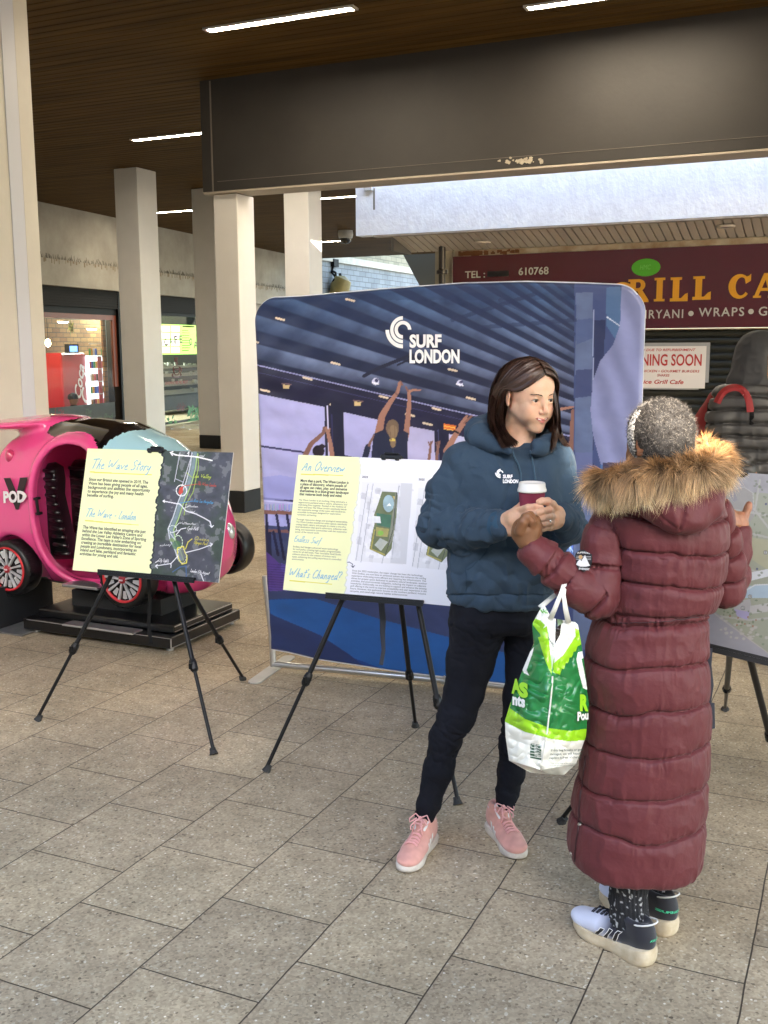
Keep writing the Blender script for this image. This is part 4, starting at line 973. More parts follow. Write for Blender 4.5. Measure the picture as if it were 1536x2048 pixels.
    c.poly([(536, 1226), (640, 1270), (700, 1310), (740, 1342), (520, 1320)], (28, 46, 98))
    m = y > 1196; c.c[m] *= (1+.3*(fbm(x+y*.5, y*2, 40, 15)[m]-.45))[:, None]
    # posts
    c.poly([(661, 800), (686, 806), (694, 1060), (668, 1060)], (20, 20, 48)); c.stroke([(663, 830), (672, 1050)], 3, (44, 44, 84)); c.poly([(868, 840), (897, 846), (899, 1000), (872, 1000)], (22, 22, 52)); c.stroke([(876, 860), (880, 990)], 2, (70, 70, 110))
    c.poly([(888, 847), (912, 851), (911, 862), (887, 858)], (206, 104, 48)); c.stroke([(888, 852), (911, 856)], 1.6, (236, 190, 80)); c.stroke([(888, 858), (910, 861)], 1.4, (236, 190, 80))
    # bulbs
    for q in ((751, 763, 7), (920, 766, 6)): c.ell(q[0], q[1], q[2], q[2], (200, 200, 226)); c.ell(q[0]+2, q[1]-2, q[2]*.6, q[2]*.5, (60, 60, 100)); c.stroke([(q[0]-7, q[1]+2), (q[0]+6, q[1]+5)], 2, (240, 240, 250))
    SK = (156, 112, 96); SK2 = (124, 88, 78); NV = (24, 30, 58)
    # central figure seen from behind, arms raised
    c.stroke([(757, 868), (764, 832), (778, 808), (794, 786)], 16, SK, w1=7); c.stroke([(794, 786), (801, 764), (805, 770)], 8, SK2, w1=3); c.stroke([(796, 784), (799, 766)], 6, SK)
    c.stroke([(812, 872), (816, 836), (819, 800), (817, 782)], 12, SK, w1=6); c.stroke([(817, 784), (826, 780), (841, 780)], 6, SK, w1=2.5); c.stroke([(816, 782), (812, 774)], 4, SK2)
    c.poly([(747, 868), (765, 860), (790, 872), (808, 862), (817, 866), (813, 918), (742, 918)], NV); c.stroke([(785, 880), (787, 915)], 2, (50, 54, 84))
    c.ell(785, 856, 13, 17, (112, 92, 74)); c.ell(786, 864, 9, 14, (134, 112, 88)); c.ell(786, 884, 5.5, 12, (128, 106, 82)); c.ell(785, 880, 6, 3, (212, 186, 90)); c.stroke([(778, 846), (782, 880)], 2, (112, 90, 70)); c.stroke([(789, 848), (790, 876)], 2, (112, 90, 70))
    # left figure
    c.stroke([(611, 910), (622, 888), (640, 872), (650, 862)], 11, SK2, w1=6); c.stroke([(646, 866), (648, 856)], 5, SK2); c.stroke([(664, 912), (661, 888), (656, 866), (652, 856)], 10, SK, w1=5); c.stroke([(657, 868), (659, 858)], 4, SK); c.ell(637, 902, 12, 12, (34, 26, 38)); c.ell(644, 893, 6, 5, (34, 26, 38))
    # others
    c.stroke([(730, 915), (736, 894)], 12, NV); c.stroke([(738, 890), (748, 870)], 6, SK2, w1=3)
    for q in (858, 873): c.stroke([(q, 918), (q+3, 895), (q+4, 884)], 6, SK2, w1=4); c.stroke([(q, 890), (q-1, 884)], 2, SK2); c.stroke([(q+6, 888), (q+7, 882)], 2, SK2)
    c.stroke([(893, 902), (904, 882), (916, 862), (926, 848)], 13, SK, w1=9); c.stroke([(922, 852), (930, 838), (934, 832)], 11, SK, w1=4); c.stroke([(928, 846), (943, 832)], 4, SK2); c.stroke([(932, 850), (942, 842)], 4, SK2); c.stroke([(908, 862), (917, 866)], 4, (24, 20, 26))
    c.stroke([(1140, 935), (1144, 880), (1146, 822)], 13, SK2, w1=8); c.stroke([(1112, 820), (1146, 814)], 7, SK, w1=4); c.ell(1120, 900, 14, 20, (60, 40, 46)); c.ell(1130, 925, 16, 22, (34, 28, 48))
    c.poly([(1100, 938), (1150, 928), (1150, 1000), (1100, 1000)], (30, 30, 62))
    c.poly([(1100, 1095), (1148, 1085), (1148, 1160), (1100, 1160)], (60, 90, 170))
    for i in range(60): xx = 1108+random.random()*40; yy = 1090+random.random()*60; c.stroke([(xx, yy), (xx+2, yy+5)], 1.5, (160, 190, 226))
    # right side: pale steel post, dark post, white curtain
    PB = (84, 98, 134)
    c.poly([(1149, 560), (1300, 560), (1300, 1500), (1145, 1500)], (52, 66, 112))
    c.poly([(1152, 585), (1186, 585), (1184, 1300), (1146, 1300)], PB)
    m = (x > 1150) & (x < 1186) & (y > 585); c.c[m] *= (1+.5*(fbm(x, y, 30, 30)[m]-.45))[:, None]
    c.poly([(1152, 740), (1184, 738), (1184, 792), (1151, 796)], (44, 54, 98), .85); c.poly([(1152, 640), (1186, 636), (1186, 676), (1152, 690)], (60, 76, 122), .7); c.poly([(1152, 905), (1184, 905), (1184, 935), (1151, 940)], (92, 100, 146), .8)
    c.poly([(1188, 640), (1212, 640), (1205, 742), (1190, 750), (1187, 900), (1187, 1300), (1183, 1300)], (24, 36, 78)); c.stroke([(1187, 620), (1186, 760)], 1.6, (150, 160, 196))
    c.poly([(1213, 575), (1240, 572), (1246, 600), (1238, 690), (1212, 650)], (66, 96, 138)); c.stroke([(1214, 634), (1240, 652)], 1.6, (210, 216, 232))
    cur = [(1243, 566), (1310, 566), (1310, 1300), (1215, 1300), (1202, 930), (1186, 870), (1181, 820), (1186, 760), (1200, 722), (1226, 690), (1240, 650)]
    c.poly(cur, (120, 126, 168)); p = np.array(cur)
    m = (np.abs(c.c-lin(120, 126, 168)).sum(1) < .001); c.c[m] *= (1+.16*np.sin((x-y*.35)/9+4*fbm(x, y, 60, 31))+.3*(fbm(x, y, 50, 32)-.45))[m][:, None]
    m = (y > 930) & (x > 1200); c.put(m, lin(52, 96, 150), .8); m = (y > 925) & (y < 948) & (x > 1205); c.put(m, lin(60, 54, 84))
    # pergola truss lines top right
    for l in (((905, 640), (1070, 588)), ((960, 655), (1150, 640)), ((1000, 600), (1148, 668))): c.stroke(l, 8, (20, 34, 76), .6)
    # white hem at the bottom edge / outline fabric edge
    s_ = v; m = (v < .006) | (v > .9975); c.put(m, lin(228, 230, 240))
BMAT = mk('banner_fabric', (.3, .3, .5), .42, attr='col', sheen=.15, bump=.08, bs=500, bd=.001)
print_panel('printed_fabric', bfab, 520, 540, BMAT, ban, paint_banner, (20, 40, 90))
WFAB = mk('white_fabric', (.75, .76, .80), .6)
print_panel('back_fabric', lambda u, v: bfab(u, v, 0.0)-BN*.03, 60, 60, WFAB, ban, lambda c, u, v: None, (220, 220, 225))
# fabric side strip (thickness)
def bord(u, v):
    # u along outline, v front/back
    n = len(u); t = u*4; s = np.clip(np.where(t < 1, 0, np.where(t < 2, t-1, np.where(t < 3, 1, 4-t))), 0, 1); w_ = np.clip(np.where(t < 1, t, np.where(t < 2, 1, np.where(t < 3, 3-t, 0))), 0, 1)
    a = bfab(s, w_, .0); return a+BN*(.001-.031*v)[:, None]
print_panel('edge_band', bord, 400, 3, WFAB, ban, lambda c, u, v: None, (214, 218, 230))
ALU = mk('aluminium_tube', (.62, .62, .62), .28, metal=.9, var=.12, vs=20)
a = MB(); P = lambda s, z, o=0.: BA+BD*s+A(0, 0, z)+BN*o
a.tube([P(.005, .02), P(.0, .20), P(-.03, .5)], .0165, 12); a.tube([P(1.80, .02), P(1.80, .4)], .0165, 12); a.tube([P(.0, .034), P(1.80, .034)], .0165, 12); smooth_by(a.build('frame_tube', ALU, ban))
a = MB()
for s in (.93,): a.tube([P(s-.02, .034), P(s+.03, .034)], .021, 12); a.cyl(P(s, .03), P(s, .09), .019, n=12)
a.build('tube_joint', ALU, ban)
for s in (.0, 1.78):
    a = MB(); n = 10; pl = [(.035*math.cos(math.pi*k/n), .21+.035*math.sin(math.pi*k/n)) for k in range(n+1)]+[(-.035*math.cos(math.pi*k/n), -.21-.035*math.sin(math.pi*k/n)) for k in range(n+1)]
    a.prism(pl, P(s, .002), BD, -BN, (0, 0, .006)); a.build('foot_plate', mk('foot_steel', (.55, .56, .55), .38, metal=.6, var=.15, vs=9), ban)
# emblem and words
def bpt(x, y, off=.030): return onP(x, y, BA+BN*off, BN)
def bsurf(x, y):   # point on the print
    return bpt(x, y)
WPR = mk('white_ink', (.86, .86, .88), .5)
def emblem(mb, c, ex, ey, s, off):
    def arc(r0, r1, a0, a1, k):
        n = 22; V = []
        for i in range(n+1):
            an = R(a0+(a1-a0)*i/n)
            for r_ in (r0, r1): V.append(c+off*(1+.02*k)+s*(r_*math.cos(an)*ex+r_*math.sin(an)*ey))
        mb.add(V, [(2*i, 2*i+2, 2*i+3, 2*i+1) for i in range(n)])
    arc(.30, .50, 0, 270, 0); arc(.56, .76, 90, 270, 1); arc(.82, 1.04, 180, 270, 2)
EY = A(0, 0, 1)
a = MB(); c = bpt(806, 659.5); sc = (bpt(806, 624)-bpt(806, 694))[2]/2/.98
emblem(a, c, BD, EY, sc, BN*.002); a.build('wave_emblem', WPR, ban)
a = MB(); q = bpt(819, 694); w1 = np.linalg.norm(bpt(883, 694)-q); put_text(a, 'SURF', q, BD, EY, width=w1, height=(bpt(819, 669)-q)[2], bold=.045)
q = bpt(819, 725); w1 = np.linalg.norm(bpt(919, 725)-q); put_text(a, 'LONDON', q, BD, EY, width=w1, height=(bpt(819, 699)-q)[2], bold=.045); a.build('lettering', WPR, ban)

# ================================================================== hand lettering strokes (unit box, baseline 0, x-height .5, cap 1)
GL = {
 'T': (.55, [[(.0, .93), (.62, 1.0)], [(.33, .97), (.22, .0)]]), 'h': (.42, [[(.22, 1.0), (.06, 0)], [(.1, .3), (.24, .5), (.32, .42), (.27, .05), (.36, .02)]]),
 'e': (.36, [[(.05, .26), (.25, .34), (.26, .5), (.13, .48), (.05, .2), (.14, 0), (.34, .1)]]), 'W': (.9, [[(.08, .95), (.1, .0), (.38, .8), (.42, .02), (.86, 1.02)]]),
 'a': (.42, [[(.3, .46), (.14, .48), (.04, .18), (.1, 0), (.26, .3), (.32, .48), (.27, .06), (.4, .06)]]), 'v': (.38, [[(.04, .46), (.1, .02), (.34, .5)]]),
 'S': (.5, [[(.48, .88), (.36, 1.0), (.14, .84), (.2, .6), (.4, .36), (.3, .06), (.08, .02), (.02, .14)]]), 't': (.34, [[(.22, .9), (.1, .1), (.2, .02)], [(.02, .58), (.36, .64)]]),
 'o': (.38, [[(.2, .48), (.05, .3), (.08, .03), (.24, .05), (.3, .34), (.2, .48), (.38, .44)]]), 'r': (.34, [[(.1, .48), (.07, 0)], [(.09, .3), (.22, .5), (.34, .42)]]),
 'y': (.42, [[(.06, .48), (.08, .1), (.2, .08), (.32, .48)], [(.32, .48), (.2, -.34), (.02, -.4)]]), 'L': (.42, [[(.2, 1.0), (.04, .05), (.4, .04)]]),
 'n': (.42, [[(.1, .48), (.06, 0)], [(.08, .28), (.24, .5), (.3, .38), (.26, .04), (.4, .06)]]), 'd': (.42, [[(.28, .46), (.12, .48), (.04, .16), (.12, 0), (.26, .26)], [(.42, 1.0), (.28, .04), (.4, .06)]]),
 '-': (.34, [[(.06, .34), (.28, .36)]]), 'A': (.6, [[(.02, 0), (.36, 1.0), (.46, .0)], [(.12, .34), (.48, .4)]]), 'O': (.62, [[(.36, .98), (.1, .7), (.06, .18), (.28, .0), (.52, .3), (.56, .8), (.36, .98)]]),
 'i': (.2, [[(.1, .48), (.06, .04), (.18, .05)], [(.14, .68), (.15, .72)]]), 'w': (.5, [[(.04, .46), (.08, .04), (.24, .42), (.28, .04), (.48, .5)]]), 'E': (.46, [[(.46, .96), (.16, .94), (.04, .04), (.4, .06)], [(.1, .5), (.38, .54)]]),
 'l': (.2, [[(.2, 1.0), (.05, .05), (.16, .05)]]), 's': (.32, [[(.3, .42), (.14, .48), (.1, .34), (.24, .16), (.14, 0), (.02, .08)]]), 'u': (.42, [[(.06, .46), (.06, .06), (.22, .1), (.32, .46), (.28, .04), (.4, .06)]]),
 'f': (.3, [[(.34, .92), (.24, 1.0), (.12, .3), (.04, -.3)], [(.04, .46), (.3, .5)]]), "'": (.12, [[(.1, 1.0), (.06, .84)]]), 'C': (.5, [[(.5, .84), (.38, 1.0), (.1, .66), (.06, .14), (.26, .0), (.46, .16)]]),
 'g': (.42, [[(.28, .44), (.12, .46), (.04, .16), (.16, .04), (.3, .4)], [(.32, .48), (.2, -.34), (.0, -.36)]]), '?': (.4, [[(.06, .84), (.22, 1.0), (.38, .82), (.2, .5), (.16, .26)], [(.12, .02), (.13, .06)]]), ' ': (.3, []),
 'c': (.34, [[(.3, .44), (.16, .48), (.04, .2), (.12, .0), (.3, .1)]]), 'P': (.5, [[(.18, .96), (.04, 0)], [(.1, .92), (.42, .94), (.42, .6), (.12, .46)]]), 'k': (.4, [[(.22, 1), (.05, 0)], [(.34, .48), (.1, .24), (.34, .02)]]), 'm': (.6, [[(.08, .48), (.05, 0)], [(.07, .3), (.2, .5), (.26, 0)], [(.28, .3), (.42, .5), (.46, .04), (.58, .05)]]), 'b': (.4, [[(.2, 1), (.05, .04), (.24, .04), (.32, .3), (.2, .46), (.08, .3)]]), 'p': (.4, [[(.12, .48), (.0, -.4)], [(.1, .36), (.26, .5), (.34, .26), (.2, .02), (.06, .1)]]), 'V': (.5, [[(.06, .96), (.16, 0), (.5, 1)]]), 'N': (.55, [[(.04, 0), (.14, .96), (.4, .04), (.56, 1)]]), 'Q': (.6, [[(.36, .98), (.1, .7), (.06, .18), (.28, .0), (.52, .3), (.56, .8), (.36, .98)], [(.34, .2), (.56, -.06)]]), 'R': (.5, [[(.16, .96), (.04, 0)], [(.1, .92), (.42, .94), (.4, .6), (.12, .48), (.46, .02)]]), 'x': (.36, [[(.04, .48), (.3, 0)], [(.34, .5), (.02, 0)]])}
def script_text(mb, s, o, ex, ey, width, h, w=.06, n=None):
    tot = sum(GL.get(ch, GL[' '])[0] for ch in s); kx = width/tot; x = 0; o = np.asarray(o, float); n = np.cross(ex, ey) if n is None else n
    for ch in s:
        ww, st = GL.get(ch, GL[' '])
        for q in st:
            # smooth the polyline
            q = np.array(q, float)
            for _ in range(2):
                if len(q) > 2: q = np.concatenate([q[:1]]+[np.stack([q[i]*.75+q[i+1]*.25, q[i]*.25+q[i+1]*.75]) for i in range(len(q)-1)]+[q[-1:]])
            P = [o+(x+p[0])*kx*ex+p[1]*h*ey for p in q]
            V = []
            for i, p in enumerate(P):
                t = P[min(i+1, len(P)-1)]-P[max(i-1, 0)]; t = t/(np.linalg.norm(t)+1e-9); sd = np.cross(n, t); hw = w*h*(.75+.25*math.sin(i*1.3))
                V += [p-sd*hw, p+sd*hw]
            mb.add(V, [(2*i, 2*i+1, 2*i+3, 2*i+2) for i in range(len(P)-1)])
        x += ww

# ================================================================== EASELS AND BOARDS
EBL = mk('easel_black', (.0045, .0045, .005), .4, spec=.3); FOAMW = mk('foamboard_white', (.78, .78, .76), .5)
BOARDM = mk('board_print', (.5, .5, .5), .38, attr='col')
def easel(label, tops, feet, back_top, back_foot, tray, clip, clampt=(.52, .52), strap=None):
    """two front legs, one rear leg, each with telescoping lower tube, a clamp and a rubber foot; tray bar and top clip"""
    c = (feet[0]+feet[1]+back_foot)/3; t = thing('easel', (c[0], c[1], 0), label, 'easel', 'black folding display easels')
    for (p, q, tt) in ((tops[0], feet[0], clampt[0]), (tops[1], feet[1], clampt[1]), (back_top, back_foot, .55)):
        p = np.asarray(p); q = np.asarray(q); m_ = p+(q-p)*tt; d = nrm(q-p)
        a = MB(); a.tube([p, m_], .0105, 10); a.tube([m_, q+A(0, 0, .012)-d*0], .0078, 10); lg = smooth_by(a.build('leg', EBL, t))
        a = MB(); a.tube([m_-d*.024, m_-d*.008, m_+d*.02, m_+d*.03], [.014, .018, .018, .012], 8); a.box(m_-A(.006, .026, .012), m_+A(.006, 0, .012)); a.build('clamp', EBL, lg)
        a = MB(); a.tube([q-d*.03, q-d*.018, q+A(0, 0, .002)], [.0125, .0135, .019], 10); a.build('rubber_foot', mk('rubber', (.02, .02, .02), .7), lg)
    top = (np.asarray(tops[0])+np.asarray(tops[1]))/2; m2 = clip
    if tray is not None:
        ta, tb, nn = tray; a = MB(); ex = nrm(tb-ta); L_ = np.linalg.norm(tb-ta); axs = np.array([ex, nn, np.cross(ex, nn)])
        a.box((0, -.03, -.012), (L_, .028, -.003), axs, ta); a.box((0, .018, -.003), (L_, .026, .012), axs, ta); a.build('tray', EBL, t)
        a = MB()
        for p in tops: a.tube([p, np.asarray(p)*.4+top*.6+A(0, 0, .05)], .009, 8)
        a.ell(top+A(0, .02, .02), (.03, .02, .03), 10, 8); a.build('hub', EBL, t)
        a = MB(); a.tube([top+A(0, .02, .02), clip+A(0, .02, -.02)], .0085, 8); a.build('mast', EBL, t)
    return t
def clip_obj(t, p, ex, nn):
    a = MB(); axs = np.array([ex, nn, np.cross(ex, nn)]); axs = axs if axs[2][2] > 0 else -axs
    p = np.asarray(p)
    a.bbox((-.045, -.012, -.010), (.045, .02, .006), .003, axs, p); a.bbox((-.03, -.008, .006), (.032, .016, .016), .003, axs, p); a.bbox((-.036, -.014, -.016), (-.02, .004, -.004), .002, axs, p); a.bbox((.022, -.014, -.016), (.038, .004, -.004), .002, axs, p)
    a.build('clip', EBL, t)
def board(label, TLp, TRp, BRp, BLp, Y0, Yt, yaw, paint, nu, nv, bg, name='display_board', thick=.005):
    """plane through the bottom at depth Y0 (at z of bottom left) and top at depth Yt; yaw turns it; corners given in photo px"""
    ex = A(math.cos(yaw), math.sin(yaw), 0); pb = onY(*BLp, Y0); pt_ = onY(*TLp, Yt); up = pt_-pb; n = nrm(np.cross(ex, up)); n = n if n[1] < 0 else -n
    C = [onP(*q, pb, n) for q in (TLp, TRp, BRp, BLp)]
    def fn(u, v):
        u = u[:, None]; v = v[:, None]; return (C[3]*(1-u)+C[2]*u)*(1-v)+(C[0]*(1-u)+C[1]*u)*v
    ctr = (C[2]+C[3])/2; t = thing(name, ctr, label, 'display board', 'foam display boards on easels')
    print_panel('printed_face', fn, nu, nv, BOARDM, t, paint, bg)
    a = MB(); b = [c-n*.0006 for c in C]; d = [c-n*(.0006+thick) for c in C]
    a.add(b+d, [(0, 1, 2, 3), (7, 6, 5, 4), (0, 4, 5, 1), (1, 5, 6, 2), (2, 6, 7, 3), (3, 7, 4, 0)]); recalc(a.build('foam_core', FOAMW, t))
    exx = nrm(C[1]-C[0]); eyy = nrm(C[0]-C[3])
    return t, C, n, lambda x, y, o=.0006: onP(x, y, pb+n*o, n)
def para(mb, pos, lines, x0, y0, dy, hpx, n, tx, bold=0., sx=1., slope=.11):
    """printed lines; (x0,y0) first baseline px; dy line spacing px; tx = (dx per line)"""
    for i, (s, x1) in enumerate(lines):
        xa = x0+tx*i; ya = y0+dy*i
        q = pos(xa, ya); q1 = pos(x1, ya+(x1-xa)*slope); ex = nrm(q1-q); up = nrm(pos(xa+2, ya-20)-q); up = nrm(up-ex*(up @ ex)); up = nrm(np.cross(n, ex)); up = up if up[2] > 0 else -up
        put_text(mb, s, q, ex, up, width=np.linalg.norm(q1-q), height=np.linalg.norm(pos(xa, ya-hpx)-q), bold=bold)
BLU = mk('ink_blue', (.17, .42, .62), .6); INK = mk('ink_dark', (.02, .025, .05), .6); INKG = mk('ink_grey', (.16, .17, .19), .6); YEL = mk('ink_yellow', (.62, .60, .08), .6)

# ---- board 1 -----------------------------------------------------------------
def torn(x, y, x_top, x_bot, y0, y1, seed):
    t = (y-y0)/(y1-y0); e = x_top+(x_bot-x_top)*t+7*(fbm(y*1., y*0, 40, seed)-.45)+5*(vnoise(y, y*0, 5, seed+1)-.5); return x < e
def paint1(c, u, v):
    x, y = c.x, c.y; n = fbm(x, y, 14, 40, 5); n2 = fbm(x, y, 50, 42)
    c.c[:] = lin(66, 66, 76)*(1+1.1*(n-.48))[:, None]
    g = np.clip((n2-.42)*6, 0, 1)*.75; c.c[:] = c.c*(1-g[:, None])+lin(50, 66, 44)*g[:, None]*(1+1.2*(n-.48))[:, None]
    m = n > .62; c.put(m, lin(118, 118, 122), .6)
    pts = [(390, 905), (386, 935), (378, 965), (368, 990), (360, 1010), (352, 1035), (342, 1058), (346, 1080), (356, 1100), (362, 1118)]
    c.stroke(pts, 14, (74, 92, 70), .7); c.stroke(pts, 7, (120, 138, 150), .8); c.stroke([(p[0]-6, p[1]) for p in pts], 2.2, (190, 196, 206)); c.stroke([(p[0]+5, p[1]+2) for p in pts], 2.2, (160, 190, 120))
    c.stroke([(396, 908), (397, 935), (386, 985), (372, 1008), (368, 1030)], 1.6, (150, 176, 70)); 
    c.stroke([(385, 906), (360, 985)], 1.6, (186, 186, 196)); c.stroke([(360, 905), (349, 963)], 1.4, (186, 186, 196)); c.stroke([(352, 958), (366, 964)], 1.4, (176, 176, 190))
    c.stroke([(341, 905), (352, 910), (375, 912), (395, 914), (424, 921)], 2.6, (240, 240, 240)); c.stroke([(346, 903), (341, 905), (345, 911)], 2.2, (240, 240, 240)); c.stroke([(377, 912), (378, 904), (375, 907)], 1.8, (235, 235, 235))
    c.poly([(359, 976), (366, 972), (366, 985), (360, 990), (357, 985)], (196, 66, 48)); c.dash(363, 981, 10.5, 11, 1.8, (240, 240, 240), 15)
    c.stroke([(326, 1002), (352, 1007), (360, 1008), (372, 1022), (392, 1028), (408, 1036), (420, 1043), (423, 1054)], 2.0, (226, 226, 232)); c.stroke([(420, 1051), (423, 1055), (427, 1051)], 1.6, (226, 226, 232)); c.stroke([(329, 1000), (326, 1002), (329, 1005)], 1.5, (226, 226, 232))
    c.dash(345, 1058, 8, 7, 1.4, (220, 226, 220), 10); c.dash(356, 1085, 9, 14, 1.6, (200, 220, 190), 14)
    c.ell(345, 1080, 6, 4, (110, 140, 70), .8); c.ell(353, 1090, 9, 9, (60, 100, 62), .8)
    yl = (216, 206, 70); c.stroke([(355, 1096), (367, 1093), (370, 1105), (374, 1112), (373, 1126), (364, 1128), (358, 1119), (355, 1108), (355, 1096)], 2, yl); c.dash(364, 1112, 8.5, 14, 1.2, (190, 190, 190), 14); c.poly([(358, 1098), (366, 1096), (371, 1114), (366, 1124), (359, 1112)], (110, 112, 116), .7)
    c.stroke([(371, 1098), (376, 1084), (384, 1078)], 1.6, yl); c.stroke([(350, 1080), (340, 1066), (360, 1060)], 1.4, (200, 200, 210)); c.stroke([(352, 1070), (362, 1058), (372, 1056)], 1.6, (226, 226, 232))
    c.stroke([(372, 1105), (400, 1098), (424, 1089)], 1.6, (226, 226, 232)); c.stroke([(420, 1086), (425, 1088), (421, 1093)], 1.5, (226, 226, 232)); c.stroke([(356, 1112), (342, 1127), (311, 1132)], 1.6, (226, 226, 232)); c.stroke([(315, 1129), (311, 1132), (315, 1136)], 1.5, (226, 226, 232))
    c.stroke([(342, 1127), (342, 1135)], 1.5, (226, 226, 232)); c.stroke([(345, 1144), (360, 1134), (372, 1132), (373, 1158)], 2, (60, 92, 140), .9); c.stroke([(311, 1125), (317, 1121)], 1.5, (226, 226, 232)); c.stroke([(402, 1148), (407, 1162)], 1.6, (226, 226, 232)); c.stroke([(374, 946), (384, 955)], 1.3, (160, 186, 60)); c.stroke([(368, 972), (394, 968)], 1.3, (190, 60, 50)); c.stroke([(360, 1006), (386, 1002)], 1.3, (70, 140, 190)); c.stroke([(366, 1017), (378, 1013)], 1.2, (220, 220, 224)); c.stroke([(350, 1055), (358, 1046)], 1.2, (220, 220, 224))
    tm = torn(x, y, 327, 302, 897, 1156, 60); tm2 = torn(x, y, 323.5, 299, 897, 1156, 60)
    c.put(tm, lin(26, 30, 32)); c.put(tm2, lin(228, 232, 180)); 
    m = tm2; c.c[m] *= (1+.03*(n[m]-.5))[:, None]
    for (a_, b_, yy, sl_) in ((181, 303, 944, .045), (171, 277, 1041, .085)):
        c.stroke([(a_, yy), ((a_+b_)/2, yy+(b_-a_)/2*sl_+.5), (b_, yy+(b_-a_)*sl_)], 2.8, (214, 212, 92), w1=1.6)
tb1, C1, nb1, q1 = board('board headed The Wave Story, pale yellow text beside a dark aerial map', (175, 897), (466.5, 905), (437, 1165.5), (145, 1140), 3.60, 3.78, R(2.0), paint1, 420, 360, (220, 225, 180))
a = MB(); up1 = nrm(C1[0]-C1[3])
def sc(mb, s, x0, y0, x1, y1, hpx, pos, n, w=.06):
    p = pos(x0, y0); q = pos(x1, y1); ex = nrm(q-p); up = np.cross(n, ex); up = up if up[2] > 0 else -up
    up = nrm(up+ex*.22); script_text(mb, s, p, ex, up, np.linalg.norm(q-p), np.linalg.norm(pos(x0, y0-hpx)-p), w, n)
sc(a, 'The Wave Story', 181, 937, 301, 942, 20, q1, nb1, .055); sc(a, 'The Wave - London', 170, 1033, 271, 1041, 17, q1, nb1, .055); a.build('heading', BLU, tb1)
a = MB()
para(a, q1, [('Since our Bristol site opened in 2019, The', 296), ('Wave has been giving people of all ages,', 295), ('backgrounds and abilities the opportunity', 300), ('to experience the joy and many health', 287), ('benefits of surfing.', 227)], 177.5, 961, 7.9, 6.0, nb1, -.9, bold=.022, slope=.055); a.build('body_text', INK, tb1); a = MB()
para(a, q1, [('The Wave has identified an amazing site just', 291), ('behind the Lee Valley Athletics Centre and', 284), ('within the Lower Lee Valley\u2019s Zone of Sporting', 292), ('Excellence. The team is now embarking on', 281), ('creating an incredible destination for local', 282), ('people and Londoners, incorporating an', 273), ('inland surf lake, parkland and fantastic', 271), ('activities for young and old.', 236)], 165.5, 1056.5, 7.6, 6.0, nb1, -.9, bold=.022, slope=.078)
a.build('body_text', INK, tb1)
for (lst, cc) in (([('Lea Valley', 385, 955, 422, 957, 8)], (.45, .55, .06)), ([('The Wave London', 394, 970, 432, 974, 7)], (.42, .05, .03)), ([('River Lea Navigation', 387, 1004, 426, 1008, 7)], (.06, .25, .45)), ([('Queen', 388, 1079, 418, 1083, 7), ('Olympic Park', 387, 1087, 414, 1091, 7)], (.55, .48, .05)), ([('Cycle Path', 374, 1059, 396, 1061, 7), ('City Lights', 316, 1123, 337, 1125, 7), ('London City Airport', 380, 1144, 418, 1150, 7), ('Tottenham', 369, 1014, 396, 1015, 5), ('Hackney', 316, 1093, 342, 1091, 5), ('Walthamstow', 358, 1048, 391, 1050, 5), ('road', 398, 913, 408, 914, 5), ('road', 379, 1024, 388, 1026, 5)], (.7, .7, .72))):
    a = MB()
    for (s, xa, ya, xb, yb, hp) in lst: sc(a, s, xa, ya, xb, yb, hp, q1, nb1, .075)
    a.build('map_note', mk('note%.2f' % cc[0], cc, .6), tb1)
e1 = easel('black easel holding the board headed The Wave Story beside the pink pod', [onY(222, 1150, 3.66), onY(348, 1160, 3.66)], [onZ(75, 1442, 0), onZ(428, 1510, 0)], onY(372, 1165, 3.72), onZ(486, 1360, 0), (q1(202, 1145, -.012), q1(394, 1162, -.012), nb1), q1(313, 900, -.01), (.5, .5))
clip_obj(e1, q1(313, 900, -.003), nrm(C1[1]-C1[0]), nb1)
a = MB(); P = [onY(296, 1150, 3.75), onY(300, 1200, 3.76), onY(297, 1250, 3.76), onY(302, 1288, 3.75)]; a.tube(P, [.011]*4, 6, flat=.12, side=(1, 0, 0)); a.build('strap', EBL, e1)

